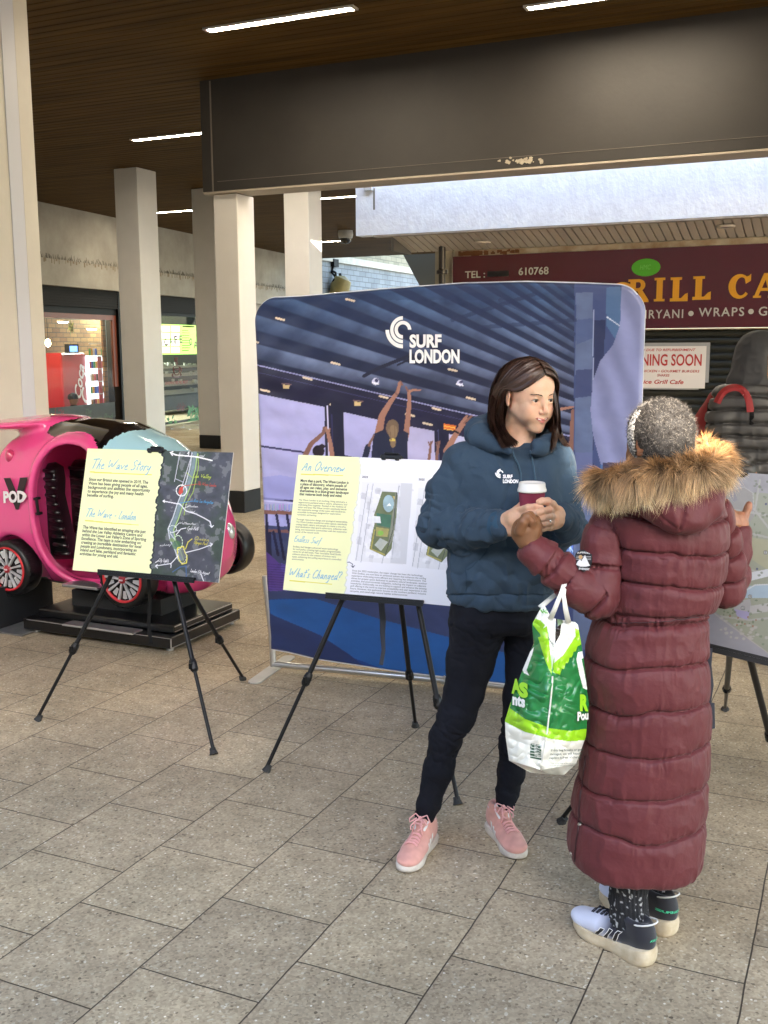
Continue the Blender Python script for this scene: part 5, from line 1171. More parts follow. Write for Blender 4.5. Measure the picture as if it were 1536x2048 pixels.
# ---- board 2 -----------------------------------------------------------------
def paint2(c, u, v):
    x, y = c.x, c.y; n = fbm(x, y, 10, 70, 5)
    c.c[:] = lin(226, 226, 236)
    def plan(ox, oy, k):
        T = lambda pts: [(ox+(p[0]-771)*k, oy+(p[1]-1040)*k) for p in pts]
        c.poly(T([(724, 963), (788, 966), (806, 966), (806, 1130), (710, 1122)]), (218, 218, 226)); c.poly(T([(802, 966), (825, 967), (812, 1128), (780, 1126)]), (198, 199, 208))
        for i in range(46):
            a0 = 712+((i*37) % 70); b0 = 966+((i*53) % 150)
            if a0 > 742+(1130-b0)*.13 and a0 < 800: continue
            w_, h_ = 3+(i % 4)*2, 5+(i % 5)*3; c.poly(T([(a0, b0), (a0+w_, b0+2), (a0+w_-2, b0+h_), (a0-2, b0+h_-2)]), (192, 192, 202) if i % 2 else (208, 208, 216))
        for l in (((736, 968), (712, 1120)), ((746, 968), (722, 1124)), ((798, 970), (784, 1118)), ((799, 972), (764, 1126))): c.stroke(T(l), 1.6*k, (170, 172, 184))
        c.poly(T([(764, 983), (795, 985), (793, 1030), (783, 1098), (770, 1113), (739, 1098), (746, 1060), (749, 1048), (748, 1030), (757, 1005)]), (96, 104, 66))
        c.poly(T([(769, 990), (790, 993), (787, 1020), (766, 1020)]), (186, 168, 96)); c.ell(*T([(776, 1008)])[0], 13*k, 21*k, (92, 100, 62)); c.ell(*T([(777, 1007)])[0], 11*k, 17*k, (150, 176, 186)); c.poly(T([(773, 1012), (779, 1006), (783, 1012)]), (235, 240, 240))
        c.poly(T([(753, 1026), (783, 1030), (781, 1056), (754, 1050)]), (52, 98, 72)); c.poly(T([(744, 1032), (760, 1033), (762, 1046), (744, 1045)]), (224, 226, 232)); c.poly(T([(752, 1054), (778, 1058), (775, 1074), (752, 1072)]), (158, 150, 84)); c.ell(*T([(761, 1066)])[0], 6*k, 5*k, (130, 178, 62))
        c.poly(T([(760, 1076), (776, 1084), (762, 1102), (749, 1090)]), (168, 172, 164)); c.poly(T([(791, 985), (794, 986), (786, 1080), (778, 1092), (776, 1090)]), (120, 122, 104)); c.stroke(T([(749, 1060), (742, 1098), (770, 1110)]), 3*k, (160, 150, 70)); c.stroke(T([(793, 985), (786, 1060), (770, 1112)]), 1.4*k, (50, 56, 40))
        m = (x > ox-40*k) & (x < ox+30*k) & (y > oy-60*k) & (y < oy+76*k); c.c[m] *= (1+.5*(n[m]-.47))[:, None]
    plan(771, 1040, 1.0); plan(884, 1052, 1.0)
    c.stroke([(675, 1140), (686, 1128), (698, 1124), (705, 1128), (706, 1134)], 1.5, (60, 66, 90)); c.stroke([(702, 1131), (706, 1135), (709, 1131)], 1.5, (60, 66, 90))
    tm = torn(x, y, 722, 688, 910, 1190, 75); c.put(torn(x, y, 724, 690, 910, 1190, 75), lin(206, 208, 196)); c.put(tm, lin(230, 232, 182))
    for (a_, b_, yy, s_) in ((603, 686, 948.5, .028), (580, 664, 1161, .085)): c.stroke([(a_, yy), (b_, yy+(b_-a_)*s_)], 2.8, (214, 208, 82), w1=1.6)
tb2, C2, nb2, q2 = board('board headed An Overview with green site plans, partly behind the blue hoodie', (597, 909.5), (975, 925), (962, 1218), (566, 1179.5), 3.56, 3.74, R(3.0), paint2, 460, 340, (226, 226, 236))
a = MB(); sc(a, 'An Overview', 603, 941, 687, 945, 20, q2, nb2, .055); sc(a, 'Endless Surf', 587, 1083, 640, 1088, 13, q2, nb2, .055); sc(a, "What's Changed?", 576, 1153, 681, 1161, 18, q2, nb2, .055); a.build('heading', BLU, tb2)
a = MB(); para(a, q2, [('More than a park, The Wave London is', 697), ('a place of discovery, where people of', 693), ('all ages can relax, play, and immerse', 694), ('themselves in a blue-green landscape', 697), ('that restores both body and mind.', 684)], 601, 963.5, 6.7, 5.4, nb2, -.6, bold=.028, slope=.045)
p_ = q2(724, 955); 
for s, x_, y_ in (('2022', 724, 955.5), ('2025', 837, 960.5)): p = q2(x_, y_); ex = nrm(q2(x_+12, y_+.6)-p); put_text(a, s, p, ex, nrm(np.cross(nb2, ex))*np.sign(np.cross(nb2, ex)[2]), width=np.linalg.norm(q2(x_+12, y_)-p), height=np.linalg.norm(q2(x_, y_-4)-p), bold=.03)
a.build('bold_text', INK, tb2)
a = MB(); para(a, q2, [('The Wave London is an evolving, living sanctuary, a', 694), ('regenerative parkland where nature, adventure, and', 694), ('well-being flow together. Rooted in the rhythms of', 692), ('water and land, The Wave London seamlessly blends', 693), ('the restorative energy of the wave with biodiverse,', 691), ('accessible landscapes designed for exploration,', 682), ('connection, and learning.', 633)], 597, 1001, 4.9, 3.3, nb2, -.45, bold=.012, slope=.05)
para(a, q2, [('Through responsive design and ecological stewardship,', 695), ('The Wave London transforms urban spaces, seamlessly', 694), ('uniting water, nature, and people to create a one-of-a-', 692), ('kind destination that sports adventure, enhances well-', 694), ('being, and reconnects communities with the restorative', 693), ('power of the natural world.', 638)], 592.5, 1040, 5.0, 3.3, nb2, -.45, bold=.012, slope=.055)
para(a, q2, [('Endless Surf designs advanced wave technology', 676), ('for surf parks, creating high-quality, programmable', 681), ('waves for all skill levels. Their innovative Swell Studio', 682), ('software allows for the creation of various wave', 672), ('types, enhancing the surfing experience in controlled', 682), ('environments.', 608)], 586, 1094.5, 5.0, 3.3, nb2, -.45, bold=.012, slope=.065)
para(a, q2, [('Since the 2022 masterplan, the major change has been the technology.', 846), ('With Endless, we now have an advanced system that enhances the surfing', 852), ('experience while being more efficient and requiring less infrastructure. This', 852), ('allows for greater space dedicated to parkland, natural landscapes, outdoor', 854), ('activities, and environmental mitigation, reducing the impact on adjacent', 852), ('boundaries. Additionally, we are looking to support and enhance the existing', 853), ('golf offering in the north to improve accessibility and user experience in the', 853), ('future. However, this application focuses on the southern parkland, inclusive', 852), ('campsite, and canal-edge natural habitat enhancements.', 815)], 704, 1142.5, 5.1, 3.6, nb2, -.55, bold=.012, slope=.075)
a.build('fine_text', INKG, tb2)
e2 = easel('black easel holding the board headed An Overview in front of the blue banner', [onY(684, 1200, 3.62), onY(836, 1206, 3.62)], [onZ(532, 1544, 0), onZ(916, 1610, 0)], onY(802, 1206, 3.68), onZ(831, 1454, 0), (q2(656, 1192, -.012), q2(850, 1208, -.012), nb2), q2(783, 912, -.01), (.46, .5))
clip_obj(e2, q2(783, 913.5, -.003), nrm(C2[1]-C2[0]), nb2)
a = MB(); P = [onY(762, 1200, 3.72), onY(766, 1240, 3.73), onY(765, 1265, 3.73), onY(767, 1300, 3.73), onY(762, 1330, 3.72)]; a.tube(P, [.014, .014, .012, .009, .009], 6, flat=.12, side=(1, 0, 0)); a.build('strap', mk('strap_web', (.03, .035, .05), .6), e2)

# ---- board 3 (right) ----------------------------------------------------------
def paint3(c, u, v):
    x, y = c.x, c.y; n = fbm(x, y, 12, 90, 5); n2 = fbm(x, y, 60, 93)
    c.c[:] = lin(150, 148, 152)*(1+.18*(n-.48))[:, None]
    c.poly([(1380, 975), (1700, 1000), (1700, 1460), (1520, 1360), (1410, 1215), (1395, 1100)], (148, 152, 132)); 
    c.poly([(1440, 1000), (1446, 985), (1490, 975), (1506, 985), (1510, 1030), (1500, 1045), (1455, 1045), (1425, 1050)], (146, 142, 138)); c.stroke([(1437, 1030), (1448, 984), (1488, 974), (1506, 986), (1508, 1030)], 1.4, (176, 174, 172))
    c.poly([(1460, 950), (1475, 1000), (1466, 1005), (1450, 960)], (132, 130, 136))
    for l in ([(1440, 1060), (1480, 1062), (1536, 1075), (1600, 1090)], [(1490, 1100), (1530, 1090), (1600, 1110)], [(1400, 1160), (1440, 1148), (1500, 1140), (1536, 1150)], [(1520, 960), (1510, 1020), (1540, 1060)], [(1470, 1020), (1536, 1030)], [(1420, 1230), (1500, 1240), (1600, 1230)], [(1450, 1260), (1536, 1310), (1580, 1270)]): c.stroke(l, 4, (168, 166, 160))
    c.poly([(1500, 1075), (1536, 1080), (1620, 1110), (1600, 1150), (1536, 1140), (1505, 1120), (1490, 1095)], (162, 160, 128)); c.poly([(1485, 1148), (1536, 1138), (1540, 1152), (1500, 1162), (1484, 1160)], (205, 208, 214))
    c.poly([(1482, 1190), (1500, 1172), (1536, 1168), (1600, 1180), (1600, 1196), (1480, 1196)], (160, 182, 200)); c.stroke([(1482, 1187), (1510, 1170), (1560, 1168)], 2.5, (200, 204, 208))
    c.poly([(1464, 1205), (1500, 1198), (1505, 1225), (1470, 1222)], (164, 162, 164)); c.poly([(1500, 1212), (1536, 1206), (1545, 1222), (1500, 1228)], (176, 174, 172)); c.poly([(1468, 1218), (1500, 1224), (1494, 1240), (1474, 1232)], (158, 150, 190))
    c.poly([(1400, 1290), (1412, 1210), (1536, 1306), (1640, 1380), (1620, 1420), (1536, 1360)], (150, 148, 156)); c.stroke([(1412, 1215), (1536, 1306), (1620, 1370)], 2, (172, 164, 158))
    r = random.Random(5)
    for i in range(520):
        xx = r.uniform(1400, 1640); yy = r.uniform(960, 1330)
        if (1470 < xx < 1536 and 1160 < yy < 1200) or (1500 < xx and 1075 < yy < 1145) or (1425 < xx < 1508 and 975 < yy < 1046) or yy > 1215+(xx-1412)*.72-6: continue
        if yy < 1050 and xx < 1490: continue
        g = r.randint(96, 124); c.ell(xx, yy, r.uniform(1.5, 3.4), r.uniform(1.6, 3.2), (g-2, g+8, g-18), .75)
    for i in range(26):
        xx = r.uniform(1440, 1540); yy = r.uniform(1235, 1270)+(xx-1440)*.2; c.ell(xx, yy, r.uniform(2, 5), r.uniform(1.5, 3.5), (178, 172, 166), .8)
    for q in ((1460, 1232), (1476, 1236), (1496, 1234), (1512, 1240), (1490, 1248), (1506, 1252), (1474, 1250)): c.ell(q[0], q[1], 1.6, 1.6, (150, 84, 60))
    for q in ((1514, 1138), (1497, 1149), (1488, 1168), (1532, 1008)): c.ell(q[0], q[1], 2.2, 2.2, (66, 72, 110))
    for q in ((1531, 1105), (1500, 1193), (1486, 1216)): c.ell(q[0], q[1], 4.2, 4.2, (90, 92, 96)); c.ell(q[0], q[1], 3.2, 3.2, (176, 176, 172)); c.stroke([(q[0], q[1]-1.8), (q[0], q[1]+1.8)], 1.1, (70, 70, 74))
    c.c[:] *= .55*(1+.12*(n-.48))[:, None]
tb3, C3, nb3, q3 = board('grey site map board cut by the right photo edge beyond the maroon coat', (1392, 938), (1800, 968), (1795, 1385), (1352, 1277), 3.16, 3.34, R(4.0), paint3, 420, 380, (150, 148, 150))
f3 = onZ(1560, 1452, 0)
e3 = easel('black easel at the right photo edge holding the grey site map board', [onY(1392, 1290, 3.22), onY(1500, 1316, 3.22)], [onZ(1122, 1646, 0), onZ(1572, 1600, 0)], onY(1460, 1300, 3.3), onZ(1450, 1420, 0), (q3(1370, 1284, -.012), q3(1640, 1350, -.012), nb3), q3(1466, 944, -.01), (.5, .5))
clip_obj(e3, q3(1466, 943, -.003), nrm(C3[1]-C3[0]), nb3)
a = MB(); P = [onY(1417, 1296, 3.1), onY(1416, 1330, 3.1), onY(1419, 1370, 3.1), onY(1416, 1400, 3.1), onY(1418, 1420, 3.1)]; a.tube(P, [.012, .01, .012, .01, .008], 6, flat=.15, side=(1, 0, 0)); P = [onY(1418, 1405, 3.1), onY(1419, 1456, 3.1)]; a.tube(P, [.016, .016], 6, flat=.2, side=(1, 0, 0)); a.build('strap', mk('strap_web', (.03, .035, .05), .6), e3)
# ================================================================== PINK POD RIDE
def surf(V, N, x, y, tol=6.):
    px, py = grid_proj(V); d = np.hypot(px-x, py-y); k = (V-CAM) @ CW; c = np.where(d < tol)[0]
    if not len(c): c = np.array([np.argmin(d)])
    c = c[k[c] < k[c].min()+.03]; i = c[np.argmin(d[c])]; return V[i], N[i]
PINK = mk('pod_pink', (.74, .070, .25), .22, coat=.8, var=.05, vs=3)
pod = thing('pod_ride', (-4.1, 4.9, 0), 'glossy pink egg shaped car ride with black roof and pale blue windscreen', 'ride')
YC = 4.98
AXP = np.array([[0, 1, 0], [0, 0, 1], [1, 0, 0]], float)
xs_ = [-4.95, -4.91, -4.84, -4.71, -4.48, -4.2, -3.95, -3.73, -3.56, -3.44, -3.36, -3.31]
top = [.80, .93, 1.04, 1.14, 1.215, 1.245, 1.225, 1.14, 1.02, .88, .74, .60]
bot = [.50, .38, .29, .24, .22, .215, .215, .22, .23, .26, .33, .44]
hw = [.10, .22, .30, .35, .375, .385, .385, .375, .35, .30, .22, .10]
cz = [(a_+b_)/2 for a_, b_ in zip(top, bot)]; rz = [(a_-b_)/2 for a_, b_ in zip(top, bot)]
def hull(S, off=0., k=0., op='u', xa=-9, xb=9):
    X = [x for x in xs_]; S.sect(X, [YC]*len(X), cz, [h+off for h in hw], [r_+off for r_ in rz], 0., 2.5, k, op, AXP, (0, 0, 0)); return S
S = SDF((-5.2, 4.4, .12), (-3.05, 5.55, 1.40), .0125); hull(S)
# rear wing
wa = np.array([[math.cos(.06), 0, math.sin(.06)], [0, 1, 0], [-math.sin(.06), 0, math.cos(.06)]])
S.ell((-4.67, YC, 1.205), (.30, .38, .040), wa, .04); S.ell((-4.50, YC, 1.17), (.20, .20, .07), None, .06)
# wheel arches and door well
for wx, wz in ((-4.58, .37), (-3.72, .378)):
    S.cone((wx, 4.4, wz), (wx, 4.70, wz), .185, .185, .02, 's')
door = [-4.115, .705, .25, .425]
def doorf(q, grow=0.):
    x = q[..., 0]-door[0]-(q[..., 2]-door[1])*-.06; z = q[..., 2]-door[1]
    g = (np.abs(x/(door[2]+grow))**2.6+np.abs(z/(door[3]+grow))**2.6)**(1/2.6); return (g-1)*(door[2]+grow)
sl, X = S.sub((-4.6, 4.4, .2), (-3.6, 5.4, 1.25), 0)
S.comb(sl, np.maximum(doorf(X), X[..., 1]-(YC-.18)), .02, 's')
T = S.like(); hull(T, -.05); f2 = np.maximum(T.f[sl], np.maximum(np.maximum(-4.52-X[..., 0], X[..., 0]+3.55), .285-X[..., 2])); S.comb(sl, f2, .02, 's')
# rounded lip round the door
lip = np.abs(doorf(X, .0)); ys = 4.4
T2 = S.like(); hull(T2, .006)
S.comb(sl, np.maximum(np.maximum(np.hypot(doorf(X, .012), T2.f[sl])-.020, X[..., 1]-YC), -9), .012, 'u')
V, F = S.mesh(); V = smooth_v(V, F, 2, .5); Nv = vnormals(V, F); c = V[F].mean(1)
dy = np.abs(c[:, 1]-YC); zsd = np.interp(c[:, 0], [-4.55, -4.45, -3.93, -3.6, -3.3, -3.1], [1.27, 1.185, 1.055, .92, .72, .60]); nf = Nv[F].mean(1)
T3 = S.like(); ssx = (c[:, 0]+5.02)
outer = nf[:, 2] > -.3
xb_ = -3.93+.09*np.clip(1-dy/.3, 0, 1)**.7-.0*dy; xa_ = -4.30-.12*np.clip(dy/.3, 0, 1)
glass_ = (c[:, 2] > zsd) & (c[:, 2] > .6) & outer & ((c[:, 0] > xa_)) & ~((np.abs(doorf(c)) < .03) & (c[:, 1] < YC-.2))
# exclude interior faces
inside = (c[:, 0] > -4.5) & (c[:, 0] < -3.57) & (np.sign(c[:, 1]-YC)*nf[:, 1] < 0) & (nf[:, 2] < .2) | ((nf[:, 2] < 0) & (c[:, 2] > .9) & (c[:, 0] > -4.5))
glass_ &= ~inside
ci_ = np.clip(((c-S.lo)/S.h).round().astype(int), 0, S.n-1); glass_ &= np.abs(T.f[tuple(ci_.T)]-.05) < .022
roofm = glass_ & (c[:, 0] < xb_); wsm = glass_ & ~roofm; under = (c[:, 2] < .262) & ~roofm & ~wsm & (nf[:, 2] < .5)
for nm, mm, mt in (('body', ~(roofm | wsm | under), PINK), ('roof_panel', roofm, mk('pod_black_gloss', (.008, .006, .007), .08, coat=1)), ('windscreen', wsm, mk('pod_windscreen', (.36, .60, .70), .12, coat=1)), ('underbody', under, mk('pod_under', (.012, .012, .012), .7))):
    v_, f_, _u2 = split(V, F, mm); mesh_obj(nm, v_, f_, mt, pod, True)
def wheel(cx, cy, cz_, r, yaw=0., full=True):
    ax = A(math.sin(yaw), -math.cos(yaw), 0); c = A(cx, cy, cz_)
    TY = mk('tyre', (.005, .005, .006), .4)
    a = MB(); w_ = .065; a.lathe([(r*.80, -w_), (r*.9, -w_*1.02), (r*.97, -w_*.85), (r, -w_*.5), (r, w_*.5), (r*.97, w_*.85), (r*.9, w_*1.02), (r*.80, w_), (r*.78, w_*.6)], c, 44, ax)
    for i in range(30 if yaw == 0 else 0):
        an = i*6.283/30; u = A(math.cos(yaw), math.sin(yaw), 0)*math.cos(an)+A(0, 0, 1)*math.sin(an); p = c+u*(r+.0008); t_ = np.cross(ax, u)
        a.box((-.004, -.022, -.002), (.004, .022, .0012), np.array([t_, ax, u]), p+ax*.034)
    ty = smooth_by(a.build('wheel', TY, pod), 50)
    a = MB(); a.lathe([(r*.80, w_*.99), (r*.79, w_*1.10), (r*.735, w_*1.10), (r*.72, w_*.9)], c, 44, ax); a.build('red_ring', mk('rim_red', (.55, .02, .03), .3), ty, smooth=True)
    a = MB(); a.lathe([(r*.735, w_*.86), (r*.3, w_*.70), (0, w_*.70)], c, 44, ax); a.build('rim_back', mk('rim_black', (.01, .01, .012), .25), ty, smooth=True)
    a = MB(); u0 = A(math.cos(yaw), math.sin(yaw), 0); u1 = A(0, 0, 1)
    for i in range(9):
        an = i*6.283/9+.25
        def pp(rr, da, h): q = an+da; return c+r*rr*(math.cos(q)*u0+math.sin(q)*u1)+ax*w_*h
        V_ = [pp(.12, -.25, 1.0), pp(.12, .25, 1.0), pp(.72, .07, 1.03), pp(.72, -.03, 1.03), pp(.12, -.25, .8), pp(.12, .25, .8), pp(.72, .09, .82), pp(.72, -.06, .82)]
        a.add(V_, [(0, 1, 2, 3), (0, 4, 5, 1), (1, 5, 6, 2), (2, 6, 7, 3), (3, 7, 4, 0)])
    a.build('spokes', mk('rim_silver', (.68, .68, .70), .25, metal=.5), ty)
    a = MB()
    for i in range(9):
        an = i*6.283/9+.25+.35
        a.add([c+r*k_*(math.cos(an+d_)*u0+math.sin(an+d_)*u1)+ax*w_*.84 for k_, d_ in ((.40, -.13), (.40, .12), (.66, .14), (.68, 0), (.66, -.15))], [(0, 1, 2, 3, 4)])
    a.build('rim_fins', mk('rim_silver', (.68, .68, .70), .25, metal=.5), ty)
    a = MB(); a.lathe([(0, w_*1.16), (r*.10, w_*1.15), (r*.14, w_*1.05), (r*.14, w_*.8)], c, 20, ax); a.build('hub_cap', mk('hub_red', (.28, .01, .02), .3), ty, smooth=True)
    a = MB(); put_text(a, 'POD', c+ax*w_*1.17-A(0, 0, .006), u0, u1, width=.026, align='c', bold=.04); a.build('hub_lettering', WPR, ty)
wheel(-4.575, 4.635, .363, .168); wheel(-3.715, 4.625, .378, .168)
fw = onX(452, 1100, -3.42); wheel(-3.52, 5.34, .44, .165, R(180))
# seats
SB = mk('seat_black', (.010, .010, .011), .3, coat=.4)
def seat(outl, Yd, n):
    cx = sum(p[0] for p in outl)/len(outl); cy = sum(p[1] for p in outl)/len(outl)
    a = MB(); P = [onY(x, y, Yd) for x, y in outl]; ctr = sum(P)/len(P); B = [ctr+(p-ctr)*1.0+A(-.01, .07, 0) for p in P]; Fc = [ctr+(p-ctr)*.86+A(0, -.03, 0) for p in P]
    m_ = len(P); a.add(P+Fc+B, [(i, (i+1) % m_, m_+(i+1) % m_, m_+i) for i in range(m_)]+[(2*m_+i, 2*m_+(i+1) % m_, (i+1) % m_, i) for i in range(m_)]+[tuple(range(m_, 2*m_))]); st = recalc(smooth_by(a.build('seat', SB, pod), 60))
    ys_ = [p[1] for p in outl]; y0, y1 = min(ys_)+8, max(ys_)-4; a = MB()
    for i in range(n):
        y = y0+(y1-y0)*(i+.5)/n; xi = []
        for j in range(m_):
            p, q = outl[j], outl[(j+1) % m_]
            if (p[1]-y)*(q[1]-y) < 0: xi.append(p[0]+(q[0]-p[0])*(y-p[1])/(q[1]-p[1]))
        if len(xi) >= 2:
            x0, x1 = min(xi), max(xi); e = (x1-x0)*.12; a.tube([onY(x0+e, y-2, Yd-.03), onY((x0+x1)/2, y+1, Yd-.045), onY(x1-e, y+1, Yd-.03)], .0125, 7, flat=.9)
    a.build('rib', SB, st, smooth=True)
seat([(77, 934), (98, 926), (114, 936), (118, 960), (117, 990), (126, 1030), (137, 1075), (148, 1118), (108, 1119), (99, 1060), (92, 1010), (80, 965)], 4.90, 11)
seat([(132, 935), (150, 920), (176, 922), (190, 960), (190, 1040), (196, 1118), (150, 1105), (146, 1010), (136, 965)], 5.12, 10)
# sill plate, handle, decals, headlight, base
STEEL = mk('brushed_plate', (.60, .60, .62), .3, metal=.85, var=.1, vs=30)
a = MB(); q0 = onZ(124, 1170, .30); a.bbox((-4.19, 4.60, .286), (-3.93, 4.72, .302), .003); a.build('sill_plate', STEEL, pod)
a = MB(); p = onY(80, 998, 4.60); q = onY(84, 1028, 4.60); a.tube([p+A(-.03, .03, .0), p+A(-.03, -.01, 0), p+A(.0, -.028, -.0), q+A(.0, -.028, 0), q+A(-.03, -.01, 0), q+A(-.03, .03, 0)], .009, 8); a.build('door_handle', DARK, pod)
def decal(s, x0, x1, yb, hpx, mat, nm, lift, **k):
    a = MB(); P0, n0 = surf(V, Nv, (x0+x1)/2, yb-hpx/2); yy = P0[1]
    v_, f_ = text2d(s, k.get('bold', 0)); x_a, x_b = v_[:, 0].min(), v_[:, 0].max(); px = x0+(v_[:, 0]-x_a)/(x_b-x_a)*(x1-x0); py = yb-v_[:, 1]/.73*hpx-(px-x0)*.02
    pts = []
    for x, y in zip(px, py):
        h_, _ = surf(V, Nv, x, y, 5); pts.append(onY(x, y, h_[1])+A(0, -lift, 0))
    pts = np.array(pts); pts[:, 1] = pts[:, 1].min()*.5+pts[:, 1]*.5; pts[:, 1] = np.polyval(np.polyfit(pts[:, 0], pts[:, 1], 1), pts[:, 0])-lift-.004
    a.add(pts, f_); a.build(nm, mat, pod)
decal('V', 14, 58, 1014, 58, mk('decal_black', (.02, .006, .01), .4), 'letter_decal', .002, bold=.06)
decal('POD', 15, 56, 1003, 22, mk('decal_white', (.75, .70, .72), .4), 'word_decal', .006, bold=.05)
h_, n_ = surf(V, Nv, 464, 1062); a = MB(); fr = np.array([nrm(np.cross(n_, A(0, 0, 1))), nrm(np.cross(np.cross(n_, A(0, 0, 1)), n_)), n_]); a.ell(h_, (.035, .05, .02), 16, 10, fr); a.build('headlight', mk('headlamp_clear', (.6, .62, .65), .08, metal=.4, coat=1), pod, smooth=True)
h_, n_ = surf(V, Nv, 20, 912); a = MB(); a.ell(h_, (.03, .03, .04)); a.build('rear_bump', mk('rear_bump', (.5, .04, .12), .15, coat=1), pod, smooth=True)  # small pink bump on the rear of the shell
a = MB(); a.bbox((-4.43, 4.525, .025), (-3.37, 5.225, .088), .004); bs_ = a.build('base', mk('base_black', (.004, .004, .005), .3, coat=.3), pod)
a = MB(); a.bbox((-4.38, 4.60, .0885), (-3.40, 5.19, .135), .006); a.build('upper_deck', mk('base_black', (.004, .004, .005), .3, coat=.3), pod)
a = MB()
a.box((-3.3685, 4.53, .03), (-3.367, 5.2, .034)); a.box((-3.374, 4.523, .03), (-3.366, 4.5245, .087)); a.box((-4.40, 4.523, .083), (-3.37, 4.5242, .0865)); a.box((-3.3985, 4.6, .128), (-3.397, 5.18, .1335)); a.box((-3.3985, 4.6, .10), (-3.397, 5.18, .103)); a.build('edge_trim', STEEL, pod)
a = MB(); a.bbox((-4.10, 4.485, .089), (-3.60, 4.58, .10), .002); a.build('step_plate', STEEL, pod)
a = MB(); a.box((-4.25, 4.75, .1355), (-3.6, 5.1, .23)); a.build('pedestal', mk('pod_under', (.012, .012, .012), .7), pod)
for x_, y_ in ((-3.42, 5.19), (-3.42, 4.58), (-4.38, 4.58), (-4.38, 5.15)):
    a = MB(); a.cyl((x_, y_, .001), (x_, y_, .012), .022, n=12); a.cyl((x_, y_, .012), (x_, y_, .03), .008, n=8); a.build('levelling_foot', STEEL, pod)
# ================================================================== PEOPLE
CRH = nrm(A(CR[0], CR[1], 0)); FH = nrm(A(CW[0], CW[1], 0)); UPZ = A(0, 0, 1); VAX = np.array([CRH, FH, UPZ])
class Frame:
    """vertical plane facing the viewer through a person's standing point; dy = metres behind it"""
    def __init__(s, X, Y): s.o = A(X, Y, 0)
    def p(s, x, y, dy=0.): return onP(x, y, s.o+FH*dy, FH)
    def l(s, x, y, dy=0.): return (s.p(x, y, dy)-s.o) @ VAX.T
    def s(s, x, y, dy=0.): return (s.p(x, y, dy)-CAM) @ CW/FPX           # metres per photo pixel there
    def ch(s, S, pts, k=.02, op='u', grow=0.):
        P = [s.p(q[0], q[1], q[3] if len(q) > 3 else 0.) for q in pts]; Rr = [q[2]*s.s(q[0], q[1], q[3] if len(q) > 3 else 0.)+grow for q in pts]
        S.chain(P, Rr, k, op); return P
    def torso(s, S, rows, k=.02, op='u', p=2.3, cap=.0, grow=0.):
        """rows: (y, xl, xr, half depth, dy)"""
        rows = sorted(rows, key=lambda r: -r[0]); z = []; cx = []; rx = []; cy = []; ry = []
        for (y, xl, xr, hd, dy) in rows:
            a, b = s.l(xl, y, dy), s.l(xr, y, dy); z.append((a[2]+b[2])/2); cx.append((a[0]+b[0])/2); rx.append((b[0]-a[0])/2+grow); cy.append(dy); ry.append(hd+grow)
        S.sect(z, cx, cy, rx, ry, 0., p, k, op, VAX, s.o, cap)
def finish(S, it=2): V, F = S.mesh(); V = smooth_v(V, F, it, .5); return V, F
def disp(V, F, d, it=1):
    N = vnormals(V, F); V = V+N*d[:, None]; return V
def ridg(P, sc, seed, st=(1, 1, 1)): return 1-np.abs(n3(P*np.array(st), sc, seed))*2
def on_surf(V, N, pts, lift=.002): return [surf(V, N, x, y)[0]+surf(V, N, x, y)[1]*lift for x, y in pts]
def plane_patch(V, N, x, y, lift=.003):
    p, n = surf(V, N, x, y, 4); idx = np.where(np.linalg.norm(V-p, axis=1) < .03)[0]; n = nrm(N[idx].mean(0)); c = V[idx].mean(0)
    return c+n*lift, n
def skin_mat(name, col, col_attr=True):
    m, t, b = nodes(name); N = t.nodes; L = t.links
    at = N.new('ShaderNodeAttribute'); at.attribute_name = 'col'; L.new(at.outputs['Color'], b.inputs['Base Color'])
    b.inputs['Roughness'].default_value = .48; b.inputs['Subsurface Weight'].default_value = .35; b.inputs['Subsurface Radius'].default_value = (.010, .0045, .0025); b.inputs['Subsurface Scale'].default_value = 1.
    b.inputs['Specular IOR Level'].default_value = .4
    tc = N.new('ShaderNodeTexCoord'); n2 = N.new('ShaderNodeTexNoise'); n2.inputs['Scale'].default_value = 350; L.new(tc.outputs['Object'], n2.inputs['Vector'])
    bp = N.new('ShaderNodeBump'); bp.inputs['Strength'].default_value = .12; bp.inputs['Distance'].default_value = .001; L.new(n2.outputs[0], bp.inputs['Height']); L.new(bp.outputs[0], b.inputs['Normal'])
    return m
def cloth(name, col, rough=.8, fs=900, var=.15, sheen=.2, bump=.5, col2=None):
    return mk(name, col, rough, spec=.2, var=var, vs=7, bump=bump, bs=30, bd=.008, sheen=sheen, col2=col2, stretch=(1, 1, .6))
SKA = A(.62, .375, .25); SKD = A(.19, .085, .038)
MSK_A = skin_mat('skin_light', SKA); MSK_B = skin_mat('skin_brown', SKD)
def join(parts):
    V = np.concatenate([p[0] for p in parts]); F = []; n = 0; C = np.concatenate([p[2] for p in parts])
    for p in parts: F.append(p[1]+n); n += len(p[0])
    return V, np.concatenate(F), C
